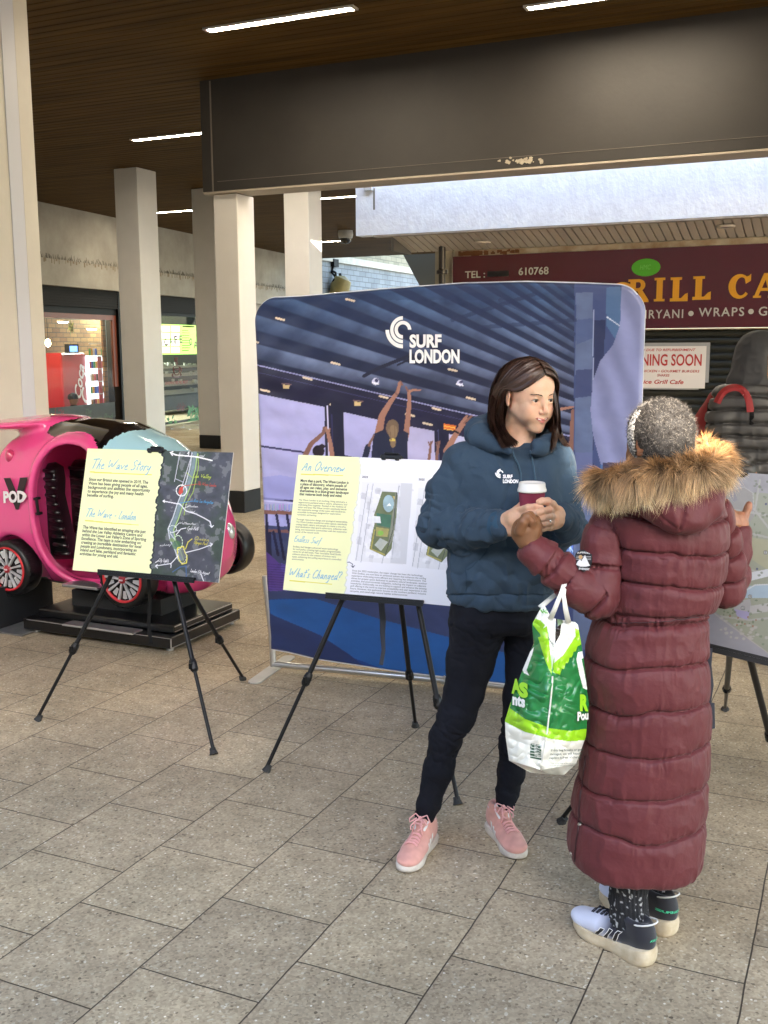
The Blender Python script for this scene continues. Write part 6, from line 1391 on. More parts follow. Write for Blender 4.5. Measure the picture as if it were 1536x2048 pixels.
# ---------------------------------------------------------------- head
def head_sdf(O, axh, sc=1., h=.0024, neck=None):
    """O = middle between the ears at eye level; axh rows = her left, forward, up (world)"""
    m = .001*sc; W = lambda x, y, z: O+(x*axh[0]+y*axh[1]+z*axh[2])*m
    S = SDF(O-A(.15, .15, .24), O+A(.15, .15, .15), h); r = lambda *a: A(*a)*m
    E = lambda c, q, k=14, op='u', ax=None: S.ell(W(*c), r(*q), axh if ax is None else ax, k*m, op)
    K = lambda a, b, ra, rb, k=8, op='u': S.cone(W(*a), W(*b), ra*m, rb*m, k*m, op)
    E((0, -14, 34), (73, 90, 80)); E((0, 30, 26), (60, 50, 56), 24); E((0, 22, -26), (56, 60, 64), 24)
    for s in (-1, 1):
        K((s*47, 2, -46), (s*15, 58, -93), 14, 11, 26); E((s*34, 58, -33), (21, 21, 19), 18)
    E((0, 62, -62), (33, 26, 30), 16); E((0, 69, -97), (13, 13, 12), 18); E((0, 50, -100), (20, 22, 9), 18)
    for s in (-1, 1): E((s*31, 98, 0), (16, 15, 11), 12, 's')
    for s in (-1, 1): K((s*12, 78, 15), (s*32, 75, 18), 5, 4.5, 12)
    K((0, 78, 12), (0, 88, -8), 7.5, 7, 10); K((0, 87, -8), (0, 98, -32), 6, 7.5, 7); E((0, 100, -35), (8.5, 8.5, 7.5), 4); 
    for s in (-1, 1): E((s*10, 91, -39), (7, 8.5, 6), 5); E((s*6, 97, -45), (3, 4.5, 2.5), 2, 's')
    # lids
    for s in (-1, 1):
        E((s*30, 67, -2), (15.2, 15.2, 13.8), 5); E((s*30, 83, -2.6), (13.4, 11, 4.9), 1.2, 's'); K((s*20, 79, -13), (s*40, 73, -12), 2.6, 2.6, 6)
    # mouth
    for s in (-1, 1):
        K((0, 90.5, -61.5), (s*26, 77.5, -58), 3.3, 1.7, 4); K((0, 89, -72.0), (s*25, 77.5, -60), 4.0, 1.8, 4)
        E((s*30, 66, -50), (12, 12, 13), 16); E((s*36, 46, -56), (17, 20, 21), 22)
    for s in (-1, 1): K((0, 94, -66.6), (s*22, 81.5, -59.8), 2.5, 1.0, 1, 's')
    for s in (-1, 1):   # ears
        t = np.array([axh[0]*s*math.cos(.35)-axh[1]*math.sin(.35), axh[1]*math.cos(.35)+axh[0]*s*math.sin(.35), axh[2]])
        E((s*74, -12, -6), (5.5, 17, 29), 5, 'u', t); E((s*81, -8, -4), (5, 9, 17), 3, 's', t); E((s*76, -4, -30), (5, 8, 9), 4, 'u', t)
    if neck is not None: S.chain([W(0, -20, -62), W(0, -22, -100), neck], [.050*sc, .046*sc, .056*sc], .03)
    return S, W
def face_colors(V, O, axh, sc, base, lip):
    q = (V-O) @ axh.T/(.001*sc); x, y, z = q[:, 0], q[:, 1], q[:, 2]; C = np.tile(base, (len(V), 1))
    C *= (1+.06*n3(V, .02, 3)+.04*n3(V, .006, 4))[:, None]
    def mixc(w, c): C[:] = C*(1-w[:, None])+c*w[:, None]
    bl = np.exp(-(((np.abs(x)-36)/17)**2+((z+34)/15)**2))*(y > 30); mixc(bl*.30, base*A(1.05, .72, .68))
    ns = np.exp(-((x/12)**2+((z+38)/12)**2))*(y > 90); mixc(ns*.30, base*A(1.0, .72, .66))
    ec = np.exp(-(((np.abs(x)-31)/15)**2+((z+4)/9)**2))*(y > 60); mixc(ec*.28, base*A(.80, .66, .60))
    zm = -67+np.abs(x)*.26; up = z-zm-1.0; lw = np.clip(1-np.abs(x)/24, 0, 1)**.5
    m = (y > 74) & (np.abs(x) < 24) & (up > -9.0*lw) & (up < 7.5*lw*np.where(np.abs(x) < 4, .85, 1)); C[m] = lip
    m2 = (y > 72) & (np.abs(x) < 26) & (np.abs(z-zm-.2) < 1.7); C[m2] = lip*A(.42, .28, .28)
    er = (np.abs(x) > 72); C[er] = C[er]*A(.95, .86, .82)
    return C
def eyes(parent, W, axh, sc, gaze=(0, 1, 0), V=None, N=None, O=None):
    m = .001*sc; q = (V-O) @ axh.T/m
    def fp_(x, z, lift=.8):
        d_ = np.hypot(q[:, 0]-x, q[:, 2]-z); c = np.where((d_ < 3.2) & (q[:, 1] > 20))[0]; y = np.max(q[c, 1]) if len(c) else 75.; return W(x, y+lift, z)
    for s in (-1, 1):
        c = W(s*30, 67.3, -2); g = nrm(gaze[0]*axh[0]+gaze[1]*axh[1]+gaze[2]*axh[2]); a = MB(); a.ell(c, 13.2*m, 24, 16); e = a.build('eye', mk('eye_white', (.60, .56, .52), .15), parent, smooth=True)
        a = MB(); a.lathe([(0, 13.6*m), (2.8*m, 13.5*m)], c, 16, g); a.build('pupil', mk('pupil', (.004, .004, .004), .05), e, smooth=True)
        a = MB(); a.lathe([(2.8*m, 13.45*m), (6.6*m, 11.9*m)], c, 20, g); a.build('iris', mk('iris', (.06, .034, .018), .08), e, smooth=True)
        a = MB(); P = []
        for t_ in np.linspace(0, 1, 11):
            x_ = s*(16.5+28*t_); z_ = -3.6+5.6*math.sin(math.pi*min(t_*.93+.04, 1))+.9*t_; yy = 67.3+math.sqrt(max(15.0**2-(abs(x_)-30)**2-(z_+2)**2, 4)); P.append(W(x_, yy, z_))
        a.tube(P, [.35*m]+[1.15*m]*8+[1.0*m, .5*m], 5); a.build('eyelash', mk('lash', (.014, .009, .007), .6), e)
        a = MB(); r = random.Random(3+s)
        for i in range(150):
            t_ = r.random(); x_ = s*(12+34*t_); z_ = 14.2+4.2*math.sin(min(t_*1.2, 1)*math.pi*.6)-5.0*max(0, t_-.6)+r.uniform(-1.9, 1.9)*(1-.65*t_)
            p = fp_(x_, z_, .3); d = (s*axh[0]*.9+axh[2]*(.45-.7*t_)-axh[1]*.25)*5.5*m; a.add([p-axh[2]*.5*m, p+axh[2]*.5*m, p+d], [(0, 1, 2)])
        a.build('eyebrow', mk('brow', (.050, .026, .016), .7), parent)
# ---------------------------------------------------------------- hair strands from guides
def bez(pts, n):
    P = np.array(pts, float); k = len(P); t = np.linspace(0, k-1, n); out = []
    Q = np.vstack([2*P[0]-P[1], P, 2*P[-1]-P[-2]])
    for u in t:
        i = min(int(u), k-2); f = u-i; p0, p1, p2, p3 = Q[i], Q[i+1], Q[i+2], Q[i+3]
        out.append(.5*((2*p1)+(-p0+p2)*f+(2*p0-5*p1+4*p2-p3)*f*f+(-p0+3*p1-3*p2+p3)*f**3))
    return np.array(out)
def hair_mesh(guides, W, n, seg=14, w=.0013, jit=4., seed=1, end=.12, col=(.06, .032, .02), colv=.5):
    """guides: list (ordered front to back) of control polylines in local mm"""
    r = np.random.default_rng(seed); G = np.array([bez(g, seg) for g in guides]); V = []; F = []; C = []; k = 0
    ctr = W(0, -10, 10)
    for i in range(n):
        t = r.random()*(len(G)-1); a = int(t); f = t-a; g = G[a]*(1-f)+G[min(a+1, len(G)-1)]*f
        off = r.normal(size=3)*jit*A(.8, .9, .5); lay = r.random(); s_ = 1+.05*(lay-.6); g = g.copy(); tt = np.linspace(0, 1, seg)[:, None]
        g = g*(1+(s_-1)*np.clip(tt*3, 0, 1))+off*np.clip(tt*1.6+.12, 0, 1)+r.normal(size=3)*jit*.9*tt**3
        L = 1-end*r.random()**1.5; idx = np.linspace(0, (seg-1)*L, seg); g = np.stack([np.interp(idx, np.arange(seg), g[:, j]) for j in range(3)], 1)
        wave = np.sin(tt[:, 0]*r.uniform(5, 9)+r.uniform(0, 6))*1.2*tt[:, 0]; g[:, 1] += wave; g[:, 0] += wave*.5
        P = np.array([W(*q) for q in g]); T = np.gradient(P, axis=0); T /= np.linalg.norm(T, axis=1, keepdims=True)+1e-9
        out = P-ctr; out /= np.linalg.norm(out, axis=1, keepdims=True); sd = np.cross(T, out); sd /= np.linalg.norm(sd, axis=1, keepdims=True)+1e-9; tw = r.normal()*.35; sd = sd+out*tw
        ww = w*r.uniform(.6, 1.5)*np.clip(1.15-tt**4, .15, 1)
        V += [np.stack([P-sd*ww, P+sd*ww], 1).reshape(-1, 3)]; F += [np.array([[k+2*j, k+2*j+1, k+2*j+3, k+2*j+2] for j in range(seg-1)])]; k += 2*seg
        c = np.array(col)*(1+colv*(r.random()-.45))*A(1, 1-.08*r.random(), 1-.1*r.random()); C.append(np.tile(c, (2*seg, 1)))
    return np.concatenate(V), np.concatenate(F), np.concatenate(C)
HAIRM = mk('hair_strands', (.06, .03, .02), .38, attr='col', spec=.6)
# ---------------------------------------------------------------- shoes
def shoe(parent, heel, toe, L, kind, flip=1):
    heel = A(heel[0], heel[1], 0); d = nrm(A(toe[0], toe[1], 0)-heel); l = A(-d[1], d[0], 0)*flip; ax = np.array([d, l, UPZ]); O = heel*A(1, 1, 0)
    W = lambda x, y, z: O+(x*d*L+y*l+z*UPZ)
    run = kind == 'run'
    S = SDF(O+d*L/2-A(.19, .19, .02), O+d*L/2+A(.19, .19, .19), .003)
    st = .030 if run else .024
    if run: up = [((.12, 0, .075), (.040, .033, .050)), ((.35, .0, .066), (.055, .036, .040)), ((.60, .004, .056), (.060, .043, .032)), ((.82, .006, .046), (.055, .040, .026))]
    else: up = [((.13, 0, .060), (.040, .033, .046)), ((.36, .0, .054), (.055, .036, .036)), ((.60, .003, .045), (.060, .043, .027)), ((.81, .005, .037), (.052, .041, .022))]
    for c, r_ in up: S.ell(W(*c), r_, ax, .02)
    S.ell(W(.22, 0, .11 if run else .098), (.050, .030, .035), ax, .02); S.ell(W(.20, 0, .15), (.052, .026, .045), ax, .012, 's')
    sl_, X = S.sub(S.lo, S.lo+S.h*(S.n-1), 0); zz = st-X[..., 2]; S.comb(sl_, zz-.004, .0, 'i')
    V, F = finish(S, 1); q = (V-O) @ ax.T; x = q[:, 0]/L; y = q[:, 1]; z = q[:, 2]; C = np.zeros((len(V), 3))
    if run:
        C[:] = lin(200, 204, 222); t_ = np.clip((.60-x)/.18, 0, 1)*np.clip((z-.035+(.45-x)*.06)/.02, 0, 1); C = C*(1-t_[:, None])+lin(22, 22, 44)*t_[:, None]
        C[(x < .30)] = lin(20, 20, 30); C[(x > .17) & (x < .42) & (z > .112)] = lin(26, 26, 40)
    else:
        C[:] = lin(206, 150, 138); C *= (1+.10*n3(V, .012, 9))[:, None]; C[(x < .14)] = lin(198, 140, 128)
    U = mesh_obj('shoe', V, F, mk('shoe_upper_%s' % kind, (.6, .4, .35), .85 if not run else .7, attr='col', bump=.35, bs=700, bd=.0006, sheen=.3), parent, True, col=C)
    # sole
    out = [(-.03, 0), (-.005, .022), (.06, .032), (.2, .033), (.4, .031), (.55, .037), (.72, .045), (.86, .041), (.96, .026), (1.0, .006), (.985, -.016), (.92, -.031), (.78, -.040), (.6, -.040), (.4, -.034), (.2, -.032), (.06, -.031), (-.005, -.022)]
    b = bez([(p[0], p[1], 0) for p in out+[out[0]]], 73)[:-1]; n = len(b); V_ = []; 
    hs = [(0, .90), (.004, .97), (.012, 1.0), (st*.8, 1.01), (st+.004, .99), (st+.005, .90)]
    for h_, k_ in hs:
        for p in b:
            xx, yy = p[0], p[1]; ex = 0
            if run: ex = .016*max(0, 1-xx*2.6)*(h_/st)+(.012*math.exp(-((xx-.98)/.12)**2) if h_ < .01 else .006*math.exp(-((xx-1)/.2)**2)); flare = 1.06+.10*max(0, 1-abs(xx-.12)*4)
            else: ex = .003*math.exp(-((xx-1)/.2)**2); flare = 1.0
            V_.append(W(.47+(xx-.47)*k_*1.0, yy*k_*flare, h_+ex))
    F_ = [(j*n+i, j*n+(i+1) % n, (j+1)*n+(i+1) % n, (j+1)*n+i) for j in range(len(hs)-1) for i in range(n)]+[tuple(range(n-1, -1, -1)), tuple(range((len(hs)-1)*n, len(hs)*n))]
    smooth_by(mesh_obj('sole', np.array(V_), F_, mk('sole_%s' % kind, (.62, .53, .38) if run else (.70, .66, .60), .6, var=.25, vs=30, col2=(.48, .38, .24) if run else (.52, .46, .40), bump=.2, bs=90), U), 50)
    Nn = vnormals(V, F); ql = q
    def hit(x_, z_, sd):
        dd = ((x-x_)*L)**2+(z-z_)**2+1e3*(np.sign(y) != sd); i = np.argmin(dd); return V[i]+Nn[i]*.0016
    for sd in (1, -1):
        for j, xx in enumerate((.40, .50, .60)):
            wd = .030 if not run else .022
            pts = []
            zt = (.064-.0*j, .060, .055)[j] if not run else (.078, .072, .064)[j]
            for zf in np.linspace(0, 1, 5):
                z_ = st+.006+(zt-st-.006)*zf; xs = xx-.09*zf; pts += [hit(xs-wd, z_, sd), hit(xs+wd, z_, sd)]
            if run:
                a = MB(); a.add([p+A(0, 0, 0) for p in pts], [(2*i, 2*i+1, 2*i+3, 2*i+2) for i in range(4)]); a.build('stripe', mk('stripe_black', (.008, .008, .012), .4), U)
                a = MB(); lo = [pts[0], pts[2], pts[4], pts[6], pts[8], pts[9], pts[7], pts[5], pts[3], pts[1], pts[0]]; a.tube([p+(p-V.mean(0))*.01 for p in lo], .0011, 4); a.build('stripe_edge', mk('stripe_white', (.78, .77, .74), .5), U)
            else:
                a = MB(); a.add(pts, [(2*i, 2*i+1, 2*i+3, 2*i+2) for i in range(4)]); a.build('stripe', mk('stripe_white', (.78, .77, .74), .5), U)
    def topz(x_, y_):
        dd = ((x-x_)*L)**2+(y-y_)**2-z*.02; i = np.argmin(dd); return V[i][2]
    lc = mk('lace_%s' % kind, (.80, .42, .40) if not run else (.02, .02, .03), .8, bump=.4, bs=900)
    a = MB()
    for j in range(6):
        xx = .42+.055*j; w_ = .017+.001*j; zc = topz(xx, 0)
        for s_ in (-1, 1):
            P = [W(xx-.012*s_, -w_, topz(xx, -w_)+.001), W(xx, -w_*.4*1, zc+.0045), W(xx+.02, w_*.5, zc+.0045), W(xx+.03, w_, topz(xx+.03, w_)+.001)]
            if s_ < 0: P = [W(xx-.012*s_, w_, topz(xx, w_)+.001), W(xx, w_*.4, zc+.0052), W(xx+.02, -w_*.5, zc+.0052), W(xx+.03, -w_, topz(xx+.03, -w_)+.001)]
            a.tube(P, .0030 if not run else .0022, 6, flat=.55)
    if not run:
        zc = topz(.40, 0); K = W(.40, 0, zc+.008); a.ell(K, .006)
        for s_ in (-1, 1):
            a.tube([K, W(.36, s_*.02, zc+.016), W(.42, s_*.036, zc+.002), W(.47, s_*.030, zc-.004), W(.42, s_*.01, zc+.009)], .0026, 6); a.tube([K, W(.47, s_*.012, zc+.002), W(.54, s_*.020, zc-.008), W(.60, s_*.012, zc-.012)], .0024, 6)
    a.build('laces', lc, U, smooth=True)
    if not run:
        T_ = SDF(W(.3, 0, .10)-A(.07, .07, .06), W(.3, 0, .10)+A(.07, .07, .06), .003); ta = np.array([nrm(d*.75-UPZ*.66), l, nrm(d*.66+UPZ*.75)])
        T_.ell(W(.36, 0, .098), (.040, .024, .006), ta, .01); T_.ell(W(.31, 0, .110), (.018, .023, .009), ta, .01); v2, f2 = finish(T_, 1); mesh_obj('tongue', v2, f2, mk('tongue_white', (.72, .71, .70), .5), U, True)
        a = MB(); a.tube([W(.16, 0, .055), W(.165, 0, .100)], [.030, .031], 16); a.build('sock', mk('sock_blue', (.46, .66, .74), .85, bump=.4, bs=600), parent, smooth=True)
    else:
        a = MB(); P = [W(.1+.14*math.cos(t_), .030*math.sin(t_), .118+.012*math.cos(t_+3.1)) for t_ in np.linspace(0, 6.283, 17)]; a.tube(P, .0024, 6); a.build('collar_lining', mk('stripe_white', (.78, .77, .74), .5), U, smooth=True)
        a = MB(); sgn = 1; put_text(a, 'SUPERNOVA', W(-.035+.02, -.035, .078), nrm(l), UPZ, width=.05, bold=.03); 
        qv = a.v[0]; y_ = (qv-O) @ l; zz_ = qv[:, 2]
        nq = []
        for yy, z_ in zip(y_, zz_):
            dd = (y-yy)**2+(z-z_)**2+1e3*(x > .16); i = np.argmin(dd); nq.append(V[i]*A(1, 1, 0)+A(0, 0, 1)*z_+Nn[i]*.002)
        a.v[0] = np.array(nq); a.build('heel_lettering', mk('mint_ink', (.06, .50, .26), .5), U)
    return U
# ---------------------------------------------------------------- hands (fingers as chains rooted in the palm)
def hand(fr, palm, fingers, thumb, col, h=.0017, wrist=None, nails=None):
    allp = [fr.p(q[0], q[1], q[3]) for f in palm+fingers+thumb for q in f]
    lo = np.min(allp, 0)-.03; hi = np.max(allp, 0)+.03; S = SDF(lo, hi, h)
    for c in palm: fr.ch(S, c, .012)
    for c in fingers: 
        T = SDF(lo, hi, h); fr.ch(T, c, .003); f = T.f; hh = np.maximum(.0035-np.abs(S.f-f), 0)/.0035; S.f = np.minimum(S.f, f)-hh*hh*.0035*.25
    for c in thumb: fr.ch(S, c, .004)
    V, F = finish(S, 1); C = np.tile(col, (len(V), 1))*(1+.07*n3(V, .012, 31)+.05*n3(V, .004, 32))[:, None]
    return V, F, C

def along(V, pts):
    P = np.array([f.p(p[0], p[1], p[3]) for p in pts]); best = np.full(len(V), 9.); s_ = np.zeros(len(V)); acc = 0; dir_ = np.zeros((len(V), 3)); cen = np.zeros((len(V), 3))
    for i in range(len(P)-1):
        e = P[i+1]-P[i]; L = np.linalg.norm(e); t = np.clip(((V-P[i]) @ e)/(L*L), 0, 1); rr = pts[i][2]*f.s(pts[i][0], pts[i][1], pts[i][3]); c_ = P[i]+t[:, None]*e; r_ = np.linalg.norm(V-c_, axis=1)-rr
        m = r_ < best; best[m] = r_[m]; s_[m] = acc+t[m]*L; dir_[m] = e/L; cen[m] = c_[m]; acc += L
    return best, s_, dir_, cen, acc

def folds(s, ang, P, per, seed, amp, sl=.25, nz=.8):
    """cross folds along a limb: sharp valleys, rounded crests"""
    ph = s/per+sl*ang+nz*n3(P, per*1.6, seed)+.35*n3(P, per*.6, seed+1); r_ = np.abs(np.sin(math.pi*ph)); return amp*(r_**.8-.62)
# ================================================================== WOMAN IN THE BLUE HOODIE
FA_ = Frame(-1.06, 3.12); f = FA_
pa = thing('person', (-1.07, 3.10, 0), 'woman with brown hair in a navy blue hoodie, black jeans and pink trainers', 'person')
# -- head
TH = R(29); PH = R(10); HC = f.p(1058, 789, -.02)
Lh = math.cos(TH)*CRH+math.sin(TH)*FH; Fw = math.cos(TH)*-FH+math.sin(TH)*CRH; Fw2 = nrm(Fw*math.cos(PH)-UPZ*math.sin(PH)); Uh = np.cross(Fw2, Lh); AXH = np.array([Lh, Fw2, Uh])
HS = .955
neckp = f.p(1036, 905, .01)
S, W = head_sdf(HC, AXH, HS, .0024, neckp); VH, FHD = finish(S, 2); CH = face_colors(VH, HC, AXH, HS, SKA, lin(188, 112, 102))
parts = [(VH, FHD, CH)]
# -- hands round the cup
h1 = hand(f, [[(985, 1052, 20, -.17), (1010, 1044, 19, -.215), (1032, 1036, 19, -.25), (1042, 1034, 18, -.265)], [(1008, 1056, 17, -.21), (1036, 1058, 15, -.25)]],
          [[(1040, 1021, 8.0, -.270), (1056, 1015, 7.2, -.312), (1070, 1013.5, 6.6, -.322), (1082, 1015, 5.8, -.322)],
           [(1043, 1032, 8.2, -.275), (1058, 1027, 7.4, -.315), (1073, 1025, 6.8, -.325), (1086, 1027, 6.0, -.318)],
           [(1042, 1044, 8.0, -.270), (1056, 1039, 7.2, -.310), (1070, 1038, 6.6, -.322), (1080, 1040, 5.8, -.318)],
           [(1038, 1056, 7.4, -.262), (1052, 1052, 6.4, -.300), (1064, 1052, 5.6, -.312), (1072, 1053, 5.2, -.310)]],
          [[(1020, 1030, 10, -.225), (1034, 1020, 8.6, -.235), (1044, 1010, 7.4, -.235), (1050, 1002, 6.4, -.232)]], SKA)
h2 = hand(f, [[(1122, 1034, 19, -.15), (1112, 1032, 20, -.19), (1103, 1034, 19, -.235)], [(1110, 1042, 17, -.2), (1100, 1048, 14, -.24)]],
          [[(1102, 1022, 8.0, -.255), (1097, 1020, 7.6, -.305), (1084, 1023, 7.0, -.338), (1073, 1027, 6.2, -.345)],
           [(1104, 1033, 8.0, -.255), (1099, 1033, 7.6, -.305), (1086, 1036, 7.0, -.338), (1075, 1038, 6.2, -.345)],
           [(1103, 1044, 7.8, -.250), (1099, 1045, 7.2, -.300), (1087, 1047, 6.6, -.332), (1077, 1049, 5.8, -.338)],
           [(1100, 1054, 7.2, -.240), (1096, 1055, 6.4, -.288), (1086, 1058, 5.8, -.318), (1079, 1060, 5.2, -.322)]],
          [[(1112, 1022, 11, -.21), (1104, 1010, 9.6, -.262), (1095, 1003, 8.4, -.300), (1084, 1002.5, 7.4, -.316), (1078, 1004, 6.4, -.320)]], SKA)
parts += [h1, h2]
# -- rest of the body (mostly under clothes)
S = SDF((-1.45, 2.7, .02), (-.6, 3.4, 1.40), .012)
f.torso(S, [(910, 960, 1090, .07, .01), (960, 925, 1120, .09, .01), (1100, 925, 1105, .09, .01), (1200, 925, 1065, .08, .02), (1250, 925, 1065, .07, .02)], .03)
GB = -.02
legR = [(955, 1250, 58, .02), (940, 1325, 47, .015), (928, 1383, 40, .01), (913.5, 1430, 37, .0), (891, 1478, 31, .0), (877, 1538, 31, .0), (858, 1604, 22, -.01), (848, 1655, 18, -.01), (846, 1675, 17, -.01)]
legL = [(1046, 1250, 46, .03), (1048, 1300, 42, .03), (1044, 1345, 37, .03), (1038, 1391, 34, .035), (1036, 1433, 32, .04), (1029, 1485, 32, .05), (1022, 1545, 28, .06), (1013, 1585, 23, .065), (1006, 1630, 17, .07), (1003, 1650, 16, .075)]
f.ch(S, legR[:-3], .02, grow=-.024); f.ch(S, legL[:-3], .02, grow=-.024); f.ch(S, legR[-3:], .01, grow=-.008); f.ch(S, legL[-3:], .01, grow=-.008)
armR = [(930, 930, 46, .0), (900, 985, 40, -.005), (884, 1052, 41, -.02), (925, 1058, 38, -.08), (965, 1052, 33, -.15), (1000, 1050, 27, -.205)]
armL = [(1105, 928, 44, .02), (1118, 985, 38, .01), (1128, 1052, 38, -.01), (1128, 1050, 34, -.08), (1118, 1034, 27, -.17)]
f.ch(S, armR, .02, grow=-.024); f.ch(S, armL, .02, grow=-.024)
Vb, Fb = finish(S, 2); parts.append((Vb, Fb, np.tile(SKA, (len(Vb), 1))))
V, F, C = join(parts); mesh_obj('body', V, F, MSK_A, pa, True, col=C)
eyes(pa, W, AXH, HS, (.10, 1, -.10), VH, None, HC)
a = MB(); a.tube([W(x_, 89.0-abs(x_)**1.5*.062, -65.4+abs(x_)*.25) for x_ in range(-17, 18, 2)], .0019*HS, 8, flat=.55, side=UPZ); a.build('teeth', mk('teeth', (.75, .72, .66), .25), pa, smooth=True)
a = MB(); a.ell(W(-77, -3, -33), .0022, 8, 6); a.build('earring', mk('gold_stud', (.8, .7, .45), .2, metal=1), pa, smooth=True)
# -- hair
def shell(x, y, z, o=0): return (x, y, z)
gR = [[(-2, 73, 80), (-26, 76, 68), (-50, 64, 46), (-66, 44, 26), (-77, 16, 16), (-84, -14, 22), (-86, -34, 0), (-82, -36, -50), (-92, -6, -95), (-100, 40, -138), (-90, 62, -168)],
      [(-2, 40, 108), (-36, 44, 98), (-62, 26, 72), (-78, 0, 42), (-85, -24, 14), (-88, -42, -30), (-98, -20, -90), (-114, 18, -135), (-116, 38, -174)],
      [(-2, 10, 119), (-40, 6, 108), (-70, -8, 76), (-86, -28, 36), (-93, -48, -10), (-96, -50, -60), (-106, -34, -112), (-114, -8, -165)],
      [(-2, -30, 120), (-44, -44, 106), (-74, -56, 70), (-90, -66, 20), (-98, -66, -40), (-98, -58, -100), (-92, -50, -170)],
      [(0, -64, 108), (-38, -88, 84), (-64, -98, 40), (-80, -96, -20), (-82, -88, -90), (-76, -76, -165)],
      [(0, -84, 92), (-10, -106, 50), (-16, -112, -10), (-22, -104, -90), (-26, -90, -160)]]
gL = [[(4, 73, 80), (34, 74, 70), (58, 66, 52), (70, 54, 30), (72, 46, 0), (72, 46, -40), (66, 64, -85), (50, 90, -130), (32, 110, -180)],
      [(4, 44, 107), (40, 50, 96), (66, 42, 70), (80, 32, 36), (86, 26, -6), (86, 28, -50), (82, 46, -95), (68, 76, -140), (48, 102, -195)],
      [(4, 12, 119), (42, 14, 108), (74, 8, 76), (90, -2, 36), (98, -6, -10), (98, 0, -60), (98, 20, -105), (90, 48, -150), (76, 78, -200)],
      [(4, -30, 120), (46, -40, 106), (78, -40, 70), (96, -40, 20), (102, -36, -40), (100, -26, -100), (96, -14, -150), (98, -4, -190)],
      [(2, -64, 108), (40, -88, 84), (68, -92, 40), (86, -86, -20), (90, -76, -90), (90, -60, -170)],
      [(2, -84, 92), (12, -106, 50), (20, -112, -10), (30, -104, -90), (40, -88, -160)]]
v1, f1, c1 = hair_mesh(gR, W, 2300, w=.0015, jit=4.2, seed=5, col=(.052, .025, .015)); v2, f2, c2 = hair_mesh(gL, W, 2300, w=.0015, jit=4.2, seed=6, col=(.046, .022, .014))
# crown cap below the strands
S = SDF(HC-.17, HC+.17, .005); E = lambda c, r, k=14, op='u': S.ell(W(*c), A(*r)*.001*HS, AXH, k*.001, op)
E((0, -16, 34), (78, 96, 84)); E((0, 88, -26), (70, 64, 92), 10, 's'); E((-60, 50, -20), (52, 62, 44), 10, 's'); S.ell(W(0, 0, -90), (.2, .2, .06), None, .01, 's')
for s in (-1, 1): S.chain([W(s*78, -50, 10), W(s*82, -58, -60), W(s*72, -52, -140)], [.016, .018, .012], .02)
S.ell(W(0, -80, -60), A(70, 26, 90)*.001, AXH, .02)
vc, fc = finish(S, 2); cc = np.tile(A(.030, .015, .010), (len(vc), 1))
V, F, C = join([(v1, f1, c1), (v2, f2, c2), (vc, fc, cc)]); mesh_obj('hair', V, F, HAIRM, pa, True, col=C)
# -- hoodie
def bez4(L_, n):
    a_ = np.array(L_, float); x_ = bez(a_[:, [0, 1, 3]], n); t_ = np.linspace(0, len(a_)-1, n); r_ = np.interp(t_, range(len(a_)), a_[:, 2]); return [(p[0], p[1], q, p[2]) for p, q in zip(x_, r_)]
hair_base = (v1, f1)
HOOD = cloth('hoodie_navy', (.038, .064, .098), .95, 700, .14, .04)
S = SDF((-1.42, 2.76, .74), (-.62, 3.40, 1.52), .0062)
f.torso(S, [(878, 972, 1092, .06, .03), (890, 945, 1110, .085, .02), (905, 918, 1124, .10, .02), (928, 905, 1132, .115, .015), (955, 904, 1132, .127, .01), (980, 904, 1132, .135, .01), (1050, 903, 1134, .138, .01), (1100, 901, 1133, .138, .015), (1150, 897, 1116, .135, .02), (1186, 897, 1098, .128, .02), (1203, 901, 1088, .120, .02)], .03, cap=.012)
f.ch(S, armR, .03, grow=-.005); f.ch(S, armL, .03, grow=-.005)
ring = [(1046, 901, 11, -.112), (1016, 896, 11.5, -.104), (988, 888, 13, -.075), (960, 875, 17, -.02), (958, 860, 20, .05), (985, 846, 22, .11), (1040, 848, 22, .13), (1085, 862, 19, .09), (1104, 880, 15, .02), (1094, 888, 12, -.05), (1072, 897, 11, -.095), (1046, 901, 11, -.112)]
f.ch(S, [tuple([q[0], q[1], q[2], q[3]]) for q in bez4(ring, 40)], .010)
# neck opening
f.ch(S, [(1034, 850, 36, -.03), (1040, 888, 27, -.095)], .012, 's')
V, F = finish(S, 2); V, F = subdiv(V, F); N_ = vnormals(V, F)
q = (V-f.o) @ VAX.T; px, py = grid_proj(V)
d = .008*ridg(V+.03*n3(V, .1, 50)[:, None], .085, 11, (1, 1, .5))+.006*ridg(V+.02*n3(V, .06, 51)[:, None], .045, 14, (1, 1, .6))**1+.0018*n3(V, .03, 12)
# folds radiating at elbows and arm pits, and a few long drags across the front
for arm_, sd_ in ((armR, 401), (armL, 411)):
    b_, s_, dr_, cn_, L_ = along(V, arm_); an_ = np.arctan2((V-cn_) @ UPZ, (V-cn_) @ FH); el = s_/L_
    mk_ = np.clip(1-np.abs(b_)/.03, 0, 1)*(.30+1.0*np.exp(-((el-.52)/.20)**2)+.8*np.exp(-((el-.92)/.12)**2)); d = d+folds(s_, an_, V, .052, sd_, .0085, .30)*mk_
    d = d+folds(s_, an_*.4, V, .085, sd_+5, .006, .5)*np.clip(1-np.abs(b_)/.03, 0, 1)
tor = np.clip((1-np.abs((q[:, 0]-f.l(1015, 1000)[0])/.17)*.6), 0, 1)
X2 = np.stack([q[:, 0], q[:, 1], q[:, 2]], 1); low = np.clip((py-1085)/60, 0, 1); d = d+folds(q[:, 2]*1.0+.35*np.abs(q[:, 0]-.0)*1.2, q[:, 0]*2, V, .055, 421, .0055, .4)*low
